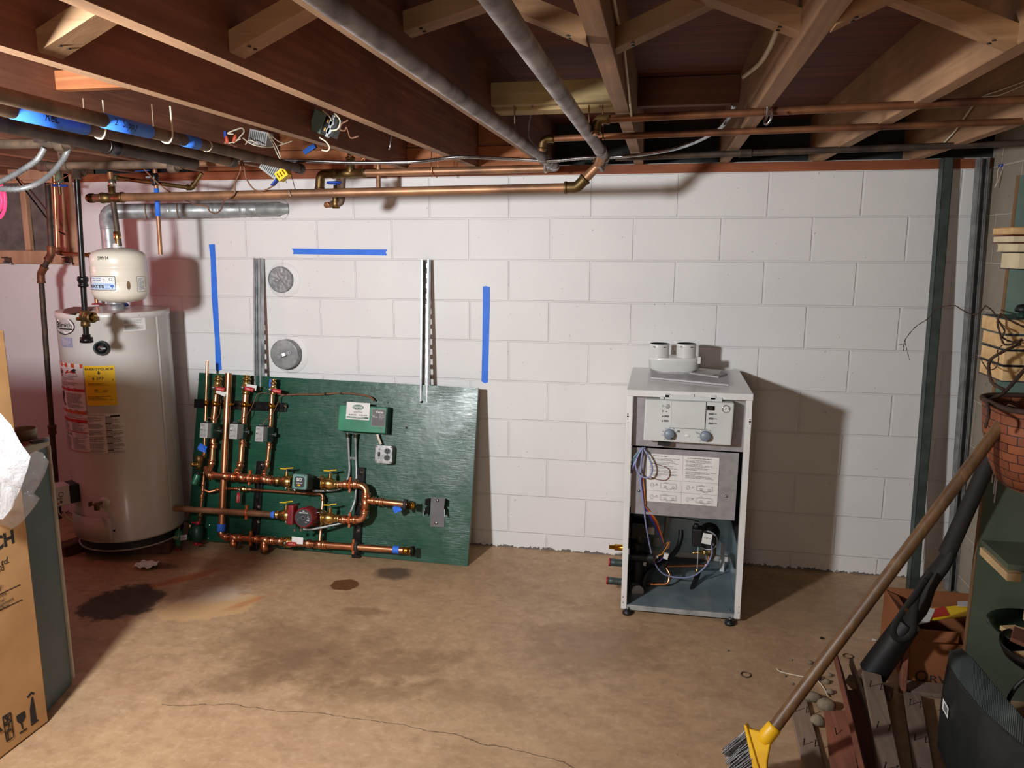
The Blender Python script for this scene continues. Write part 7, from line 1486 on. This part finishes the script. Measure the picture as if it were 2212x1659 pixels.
t=thing('black_bowl',(cx2,-1.5,zr2-.07),'black bowl filled with yellowish wood slices below the green dish','bowl'); mb=MB(); mb.lathe((cx2,-1.5,zr2-.075),(0,0,1),[(0,.0001),(0,.06),(.04,.115),(.075,.13),(.077,.126),(.04,.108),(.01,.0001)],'black_gloss',32,caps=False); mb.build('bowl_body',t)
for i,(dx,dy,r_,m) in enumerate(((-.06,-.03,.3,'scrap_pale'),(-.03,-.06,-.2,'page'),(.01,-.02,.8,'scrap_pale'),(-.07,.02,1.1,'scrap_red'))):
    mb=MB(); mb.box((cx2+dx,-1.5+dy,zr2-.018+.012*i),(.09,.05,.012),m,mat=M.Rotation(r_,4,'Z')@M.Rotation(.2,4,'X')); o=mb.build('wood_slice',bevel=.002); tag(o,['yellowish wood slice at the rim of the black bowl','tan wood slice sloping across the black bowl','pale square wood piece topmost in the black bowl','reddish bark slice in the black bowl'][i],'offcut','wood offcuts in the dishes')
# shipping box with printed name, papers inside
ang=.0; f0=FZ(1952,1470); bw_=.40; bd_=.315; bh_=W(1904,1266,-.66).z
ob_=thing('open_cardboard_box',(f0.x+bw_/2,-.82,0),'open reddish cardboard box with printed shop name, yellow papers inside, behind the black tube','box')
X0,X1,Y0_,Y1_=1.672,1.672+.38,-.985,-.665
th=.005
for nm,a in (('front_wall',(X0,X1,Y0_,Y0_+th,0.001,bh_*.93)),('back_wall',(X0,X1,Y1_-th,Y1_,0.001,bh_)),('left_wall',(X0,X0+th,Y0_+th,Y1_-th,.001,bh_*.97)),('right_wall',(X1-th,X1,Y0_+th,Y1_-th,.001,bh_*.97)),('box_bottom',(X0+th,X1-th,Y0_+th,Y1_-th,.001,.006))):
    mb=MB(); mb.bb(*a,'cardboard_red'); mb.build(nm,ob_)
a=W(1975,1470,Y0_); art=Art(flat(V((a.x,Y0_-.0006,a.z)),(1,0,0),(0,0,1))); s_=(W(2045,1478,Y0_).x-a.x)
art.text('O',0,0,.062,'ink_brown',.012,width=.045); art.text('RVIS',.050,.0,.040,'ink_brown',.012,width=.095); art.build('printed_name',ob_)
mb=MB(); q=[V((X0+.02,Y0_,bh_*.93)),V((X0+.17,Y0_,bh_*.93)),V((X0+.16,Y0_-.02,bh_*.93-.03)),V((X0+.05,Y0_-.03,bh_*.93-.03))]; mb.poly(q,'cardboard_red'); mb.build('torn_flap',ob_,solid=.004)
mb=MB(); q=[V((X0,Y1_-.02,bh_*.97)),V((X0,Y0_+.1,bh_*.97)),V((X0+.05,Y0_+.14,bh_*.97-.03)),V((X0+.04,Y1_-.04,bh_*.97-.01))]; mb.poly(q,'cardboard_red'); mb.build('side_flap',ob_,solid=.004)
for i,(a,m,lab,z) in enumerate((((1978,1345,2105,1330,2104,1306,2012,1316),'label_yel','yellow printed paper sheet lying on top in the open cardboard box',bh_*.90),((2010,1336,2050,1330,2040,1312,2016,1317),'ink_red','red and white printed leaflet on the yellow paper in the box',bh_*.915),((1982,1350,2008,1344,2020,1318,1998,1312),'paper','white lettered leaflet at the corner of the open cardboard box',bh_*.92),((2068,1310,2112,1312,2112,1300,2068,1300),'paper_grey','pale grey sheet standing behind the yellow paper in the box',bh_*.93))):
    q=[FZ(a[k],a[k+1],z) for k in range(0,8,2)]; mb=MB(); mb.hexa(q+[p+V((0,0,.004)) for p in q],m)
    if i==2:
        U=(q[1]-q[0]).normalized(); ar=Art(flat(q[0]+V((0,0,.0045)),U,V((0,0,1)).cross(U))); ar.lines(.004,.01,.03,.06,6,'ink',.5,3); mb.add(ar.mb.v,ar.mb.f,'ink')
    tag(mb.build('printed_paper'),lab,'paper','papers in the open box')
mb=MB(); mb.bb(1.665,1.86,-1.075,-.995,.001,.018,'scrap_grey'); tag(mb.build('wood_block',bevel=.004),'grey wood block on the floor in front of the open cardboard box','block')
# long black tube with canvas sleeve and strap
A=V((1.545,-1.03,.045)); B=V((1.838,-1.085,.86)); d=(B-A).normalized(); 
def ptx(px,py): # point of the tube axis plane seen at a pixel
    nrm=d.cross(V((0,-1,0))).normalized().cross(d); return PL(px,py,A,nrm)
t=thing('black_tube_case',(A.x,A.y,0),'long black tube with loose canvas sleeve and hanging strap loop, leaning on the green shelf','case')
L0,L1_,L2_,L3=ptx(1886,1452),ptx(1962,1345),ptx(2052,1185),ptx(2140,985)
mb=MB(); mb.sweep([L0,L0.lerp(L1_,.5),L1_],[.050,.047,.043],'black_rubber',20); mb.build('lower_tube',t)
p=[L1_.lerp(L2_,i/10) for i in range(11)]; s_=d.cross(V((0,-1,0))).normalized()
mb=MB(); mb.sweep([q+s_*(.006*math.sin(i*.9)) for i,q in enumerate(p)],[.034,.042,.048,.050,.048,.046,.043,.042,.040,.036,.030],'canvas_black',16,flat=.6); mb.build('canvas_sleeve',t)
mb=MB(); mb.sweep([L2_+d*-.02,L2_.lerp(L3,.5),L3],[.028,.026,.026],'canvas_black',14); mb.build('upper_tube',t)
mb=MB(); lp=smooth_path([W(*q) for q in ((2000,1250,-1.14),(1972,1290,-1.15),(1944,1330,-1.15),(1930,1358,-1.15),(1935,1378,-1.15),(1955,1380,-1.15),(1972,1362,-1.15),(1975,1325,-1.15),(1982,1285,-1.14),(2010,1235,-1.13))],8)
mb.sweep(lp,.011,'canvas_black',8,flat=.25,up=(0,1,0)); mb.build('strap_loop',t)
mb=MB(); q=W(1958,1318,-1.155); mb.box(q,(.014,.004,.012),'brass_old',mat=M.Rotation(-.8,4,'Y')); mb.build('strap_buckle',t)
# wooden stake by the box
mb=MB(); mb.beam(FZ(1938,1478,.012)+V((0,-.06,0)),W(1957,1384,-1.01),.03,.02,'scrap_red',up=(1,0,0)); tag(mb.build('wooden_stake',bevel=.003),'short reddish wooden stake between the black tube and the cardboard box','stake')
# broom
bt=FZ(1665,1582,.20); tp=W(2190,880,-1.47); hd=(tp-bt).normalized()
t=thing('broom',FZ(1600,1670),'worn wooden broom with yellow plastic head and grey bristles leaning into the basket','broom')
mb=MB(); mb.sweep([bt,bt.lerp(tp,.5),tp],[.0178,.0175,.0168],'broom_wood',16); mb.build('broom_handle',t)
# head in a plane through the handle facing the viewer
nv=(CAM-bt); nv=(nv-hd*nv.dot(hd)).normalized(); 
def hp_(px,py,h=0): return PL(px,py,bt+nv*h,nv)
mb=MB(); mb.lathe(hp_(1674,1568),hp_(1640,1610)-hp_(1674,1568),[(0,.019),(.003,.022),(.045,.023),(.06,.018),(.06,.0001)],'broom_yel',18)
o4=[hp_(*q,h=-.014) for q in ((1613,1563),(1624,1572),(1652,1580),(1668,1598),(1660,1640),(1658,1690),(1644,1690),(1628,1620))]
mb.prism(o4,nv*.028,'broom_yel'); mb.build('broom_cap',t,bevel=.004)
mb=MB(); q=[hp_(*p_,h=-.022) for p_ in ((1611,1560),(1618,1563),(1640,1640),(1660,1700),(1648,1702),(1630,1652))]; mb.prism(q,nv*.044,'broom_yel'); mb.build('bristle_collar',t,bevel=.003)
mb=MB(); r_=random.Random(11); e0,e1=hp_(1616,1572),hp_(1652,1700); f0_,f1_=hp_(1562,1618),hp_(1600,1730)
for i in range(420):
    u=r_.random(); h=(r_.random()-.5)*.05; a=e0.lerp(e1,u)+nv*h*.8; b=f0_.lerp(f1_,min(1,max(0,u+r_.uniform(-.06,.06))))+nv*h*1.4; b=a.lerp(b,r_.uniform(.88,1.02)); b.z=max(b.z,.002)
    mid=a.lerp(b,.5)+V((r_.uniform(-.004,.004),0,r_.uniform(-.004,.004))); mb.sweep([a,mid,b],.0011,'bristle' if r_.random()<.6 else 'bristle_dk',4,caps=False)
bo2=mb.build('bristles',t); bo2['kind']='stuff'
# scrap boards with nails
def sboard(lab,p0,p1,w,h,z,m,nails=(),roll=0.0,z2=None):
    a=FZ(p0[0],p0[1],z+h/2); b=FZ(p1[0],p1[1],(z2 if z2 is not None else z)+h/2); t=thing('scrap_board',a,lab,'board','scrap boards by the broom'); d_=(b-a).normalized(); up=M.Rotation(roll,3,d_)@V((0,0,1))
    b=b+d_*.10
    mb=MB(); mb.beam(a,b,w,h,m,up=up); mb.build('plank',t,bevel=.002); sx=d_.cross(up).normalized(); uz=sx.cross(d_)
    for f,s_ in nails:
        c=a.lerp(b,f)+sx*s_*w*.5+uz*h/2; mb=MB(); mb.cyl(c-uz*.002,c+uz*.022+d_*.002,.0016,'nail',seg=6); mb.cyl(c+uz*.022+d_*.002,c+uz*.023+d_*.002,.003,'nail',seg=6); mb.build('nail',t)
    return t
nl=[(.15,-.6),(.15,.5),(.5,-.6),(.5,.5),(.8,-.5),(.8,.5)]
sboard('grey flat scrap board with upright nails, nearest the broom head',(1722,1515),(1765,1690),.062,.018,.0,'scrap_grey',nl)
sboard('thin reddish scrap board standing on edge, tallest of the pile',(1808,1425),(1872,1690),.016,.11,.03,'scrap_red',(),.35)
sboard('wide reddish brown scrap board with a split knot in the pile',(1806,1540),(1828,1690),.075,.02,.06,'scrap_red',((.3,.2),),.25)
sboard('pale tan scrap board with pairs of nails in the pile',(1882,1458),(1925,1690),.062,.02,.07,'scrap_grey',nl,-.1)
sboard('tan scrap board with nails nearest the black ribbed casing',(1970,1502),(1998,1690),.055,.02,.02,'scrap_grey',nl)
sboard('narrow slanted stick of wood beside the pale nailed board',(1838,1430),(1874,1535),.012,.03,.05,'scrap_grey')
sboard('dark scrap board low between the reddish and the pale boards',(1850,1500),(1890,1690),.08,.03,.0,'scrap_red')
sboard('short cross piece of scrap wood under the far board ends',(1830,1470),(1862,1480),.05,.03,.0,'scrap_grey')
# stones and floor bits
def stone(px,py,r,lab,m='stone',sc=(1,.8,.6)):
    c=FZ(px,py,r*sc[2]*.9); mb=MB(); mb.ball(c,r,m,12,sc); rr=random.Random(int(px*7+py)); k=[rr.uniform(.85,1.12) for _ in range(len(mb.v))]; mb.v=[tuple(c+(V(v)-c)*k[i//12 if i//12<len(k) else 0]) for i,v in enumerate(mb.v)]
    return tag(mb.build('stone'),lab,'stone','stones beside the scrap boards')
stone(1753,1505,.036,'flat grey stone at the far end of the nailed grey board',sc=(1,.6,.45)); stone(1785,1522,.034,'round brown stone beside the wide reddish board'); stone(1766,1556,.034,'pale flat stone leaning between two scrap boards',sc=(.8,.7,.6)); stone(1786,1472,.014,'small pale stone just left of the tall thin board'); stone(1792,1458,.011,'pale pebble by the top of the tall thin board'); stone(1793,1494,.015,'grey pebble above the round brown stone'); stone(1765,1464,.018,'dark grey stone under the broom handle',m='bristle_dk'); stone(1750,1431,.012,'single brown pebble out on the open floor beside the broom handle')
for i,(px,py,r_) in enumerate(((1695,1460,.006),(1712,1477,.005),(1710,1425,.004),(1572,1405,.005))): stone(px,py,r_,['tiny crumb of stone left of the broom handle by the white wire','tiny dark crumb right of the white wire end','tiny crumb of stone above the white wire','tiny dark crumb out on the floor far left of the broom'][i],sc=(1,1,.7))
mb=MB(); mb.sweep(smooth_path([FZ(1677,1444,.01),FZ(1690,1452,.004),FZ(1735,1462,.004),FZ(1765,1470,.004),FZ(1780,1487,.004),FZ(1788,1503,.01)]),.0022,'wire_white',6); tag(mb.build('loose_wire'),'loose white wire lying on the floor under the broom handle','wire')
for px,py,lab,m in ((1611,1457,'thin metal ring lying on the open floor left of the broom','iron_rough'),(1832,1417,'thin metal ring lying on the floor near the black tube','brass_old')):
    c=FZ(px,py,.003); mb=MB(); mb.sweep([c+V((math.cos(2*PI*i/20)*.018,math.sin(2*PI*i/20)*.018,0)) for i in range(20)],.0022,m,6,closed=True); tag(mb.build('metal_ring'),lab,'ring','metal rings on the floor')
for px,py,lab in ((1888,1383,'small white paper scrap on the floor beside the black tube'),(575,1420,'tiny dark wood chip on the open floor below the pale patch') if 0 else (1776,1379,'tiny dark chip on the floor right of the grey appliance')):
    c=FZ(px,py,.002); mb=MB(); mb.poly([c+V((-.009,-.005,0)),c+V((.008,-.006,.002)),c+V((.010,.004,0)),c+V((-.004,.007,.004))],'paper' if px>1800 else 'nail'); tag(mb.build('floor_scrap',solid=.001),lab,'scrap')
# ribbed black set (old television or monitor casing)
t=thing('ribbed_casing',(1.85,-1.55,0),'black plastic appliance casing with a curved ribbed vent top and white sticker','casing')
top=[(2052,1410,.30),(2076,1400,.31),(2104,1424,.325),(2152,1484,.345),(2212,1552,.365),(2300,1650,.39)]; low=[(2046,1432,.285),(2070,1478,.285),(2120,1540,.285),(2190,1598,.285),(2300,1690,.29)]
T=[FZ(*q) for q in top]; Lw=[FZ(*q) for q in low]
def along(P,u):
    k=u*(len(P)-1); i=min(int(k),len(P)-2); return P[i].lerp(P[i+1],k-i)
mb=MB(); mb.grid(lambda u,v:along(Lw,u).lerp(along(T,u),v)+V((0,0,.02*math.sin(PI*v)*(1-.5*u))),36,8,'tv_black'); vt=mb.build('vent_top',t)
mb=MB()
for i in range(72):
    u=.015+.97*i/72; p=[along(Lw,u).lerp(along(T,u),v)+V((0,0,.02*math.sin(PI*v)*(1-.5*u)+.0015)) for v in (.06,.3,.5,.7,.94)]; mb.sweep(p,.0022,'tv_rib',5,caps=False)
mb.build('vent_ribs',t)
base=[FZ(2028,1500,.16),FZ(2030,1610,.10),FZ(2070,1740,.04)]
skirt=[along(Lw,u) for u in [i/12 for i in range(13)]]
mb=MB(); 
def sk(u,v):
    a=along(Lw,u); b=V((a.x-.02+.01*u,a.y-.10*(1-abs(u-.5)),.02)); m_=a.lerp(b,.45)+V((-.028,-.045,.02)); return a*(1-v)**2+m_*2*v*(1-v)+b*v*v
mb.grid(sk,24,10,'tv_black'); mb.build('side_shell',t)
mb=MB(); mb.grid(lambda u,v:along(T,u).lerp(V((along(T,u).x+.05,along(T,u).y+.05,.01)),v),24,4,'tv_black'); mb.build('rear_shell',t)
e=sk(0,.0); mb=MB(); mb.grid(lambda u,v:sk(0,v).lerp(V((T[0].x+.05*v,T[0].y+.05*v,T[0].z*(1-v)+.01*v)),u),4,8,'tv_black'); mb.build('end_shell',t)
c_=sk(.10,.38); n_=(CAM-c_).normalized(); U=V((.28,-1,0)).normalized(); U=(U-n_*U.dot(n_)).normalized(); Vv=n_.cross(U); p0=PL(2037,1552,c_+n_*.03,n_)
q=[PL(px,py,c_+n_*.03,n_) for px,py in ((2035,1530),(2047,1553),(2049,1530),(2037,1508))]; mb=MB(); mb.poly(q,'paper'); U=(q[2]-q[3]); 
mb.poly([q[0].lerp(q[3],.2).lerp(q[1].lerp(q[2],.2),.2)+n_*.001,q[0].lerp(q[3],.2).lerp(q[1].lerp(q[2],.2),.8)+n_*.001,q[0].lerp(q[3],.8).lerp(q[1].lerp(q[2],.8),.8)+n_*.001,q[0].lerp(q[3],.8).lerp(q[1].lerp(q[2],.8),.2)+n_*.001],'ink_grey'); mb.build('white_sticker',t)
mb=MB(); mb.sweep(smooth_path([W(2230,1455,-1.5),W(2200,1478,-1.5),W(2183,1502,-1.5),W(2176,1520,-1.5)]),.006,'black_rubber',8); mb.build('power_lead',t)
# ================================================================ LIGHT AND CAMERA
def area(name,loc,target,size,power,col,shape='DISK'):
    l=bpy.data.lights.new(name,'AREA'); l.shape=shape; l.size=size; l.energy=power; l.color=col
    o=bpy.data.objects.new(name,l); COL.objects.link(o); o.location=loc
    o.rotation_euler=(V(target)-V(loc)).to_track_quat('-Z','Y').to_euler(); return o
l=bpy.data.lights.new('work_lamp','SPOT'); l.energy=LP_MAIN; l.shadow_soft_size=.085; l.color=(.965,.985,1); l.spot_size=math.radians(158); l.spot_blend=1.0
o=bpy.data.objects.new('work_lamp',l); COL.objects.link(o); o.location=(-.87,-3.15,1.68); o.rotation_euler=(V((-.25,0,.8))-V(o.location)).to_track_quat('-Z','Y').to_euler()
l=bpy.data.lights.new('fill_light','POINT'); l.energy=LP_FILL; l.shadow_soft_size=.25; l.color=(1,.88,.76)  # fill added behind the camera to brighten the joists, not a real bulb
o=bpy.data.objects.new('fill_light',l); COL.objects.link(o); o.location=(.4,-4.7,1.45)
l=bpy.data.lights.new('neon_glow','POINT'); l.energy=LP_NEON; l.shadow_soft_size=.07; l.color=(1,.22,.26)
o=bpy.data.objects.new('neon_glow',l); COL.objects.link(o); o.location=(-2.55,-1.05,1.62)
w=bpy.data.worlds.new('World'); SC.world=w; w.use_nodes=True; w.node_tree.nodes['Background'].inputs[0].default_value=(.75,.85,1,1); w.node_tree.nodes['Background'].inputs[1].default_value=.05
cd=bpy.data.cameras.new('Camera'); cam=bpy.data.objects.new('Camera',cd); COL.objects.link(cam)
cd.sensor_fit='HORIZONTAL'; cd.sensor_width=36; cd.lens=36*FPX/2212; cd.clip_start=.01
m=M((( RT.x,UP.x,-FW.x,CAM.x),(RT.y,UP.y,-FW.y,CAM.y),(RT.z,UP.z,-FW.z,CAM.z),(0,0,0,1))); cam.matrix_world=m
SC.camera=cam
SC.view_settings.view_transform='Standard'; SC.view_settings.look='None'; SC.view_settings.exposure=0; SC.view_settings.gamma=1

cy=SC.cycles; cy.max_bounces=5; cy.diffuse_bounces=3; cy.glossy_bounces=3; cy.transmission_bounces=3; cy.transparent_max_bounces=10; cy.adaptive_threshold=.03; cy.caustics_reflective=False; cy.caustics_refractive=False; cy.sample_clamp_indirect=4
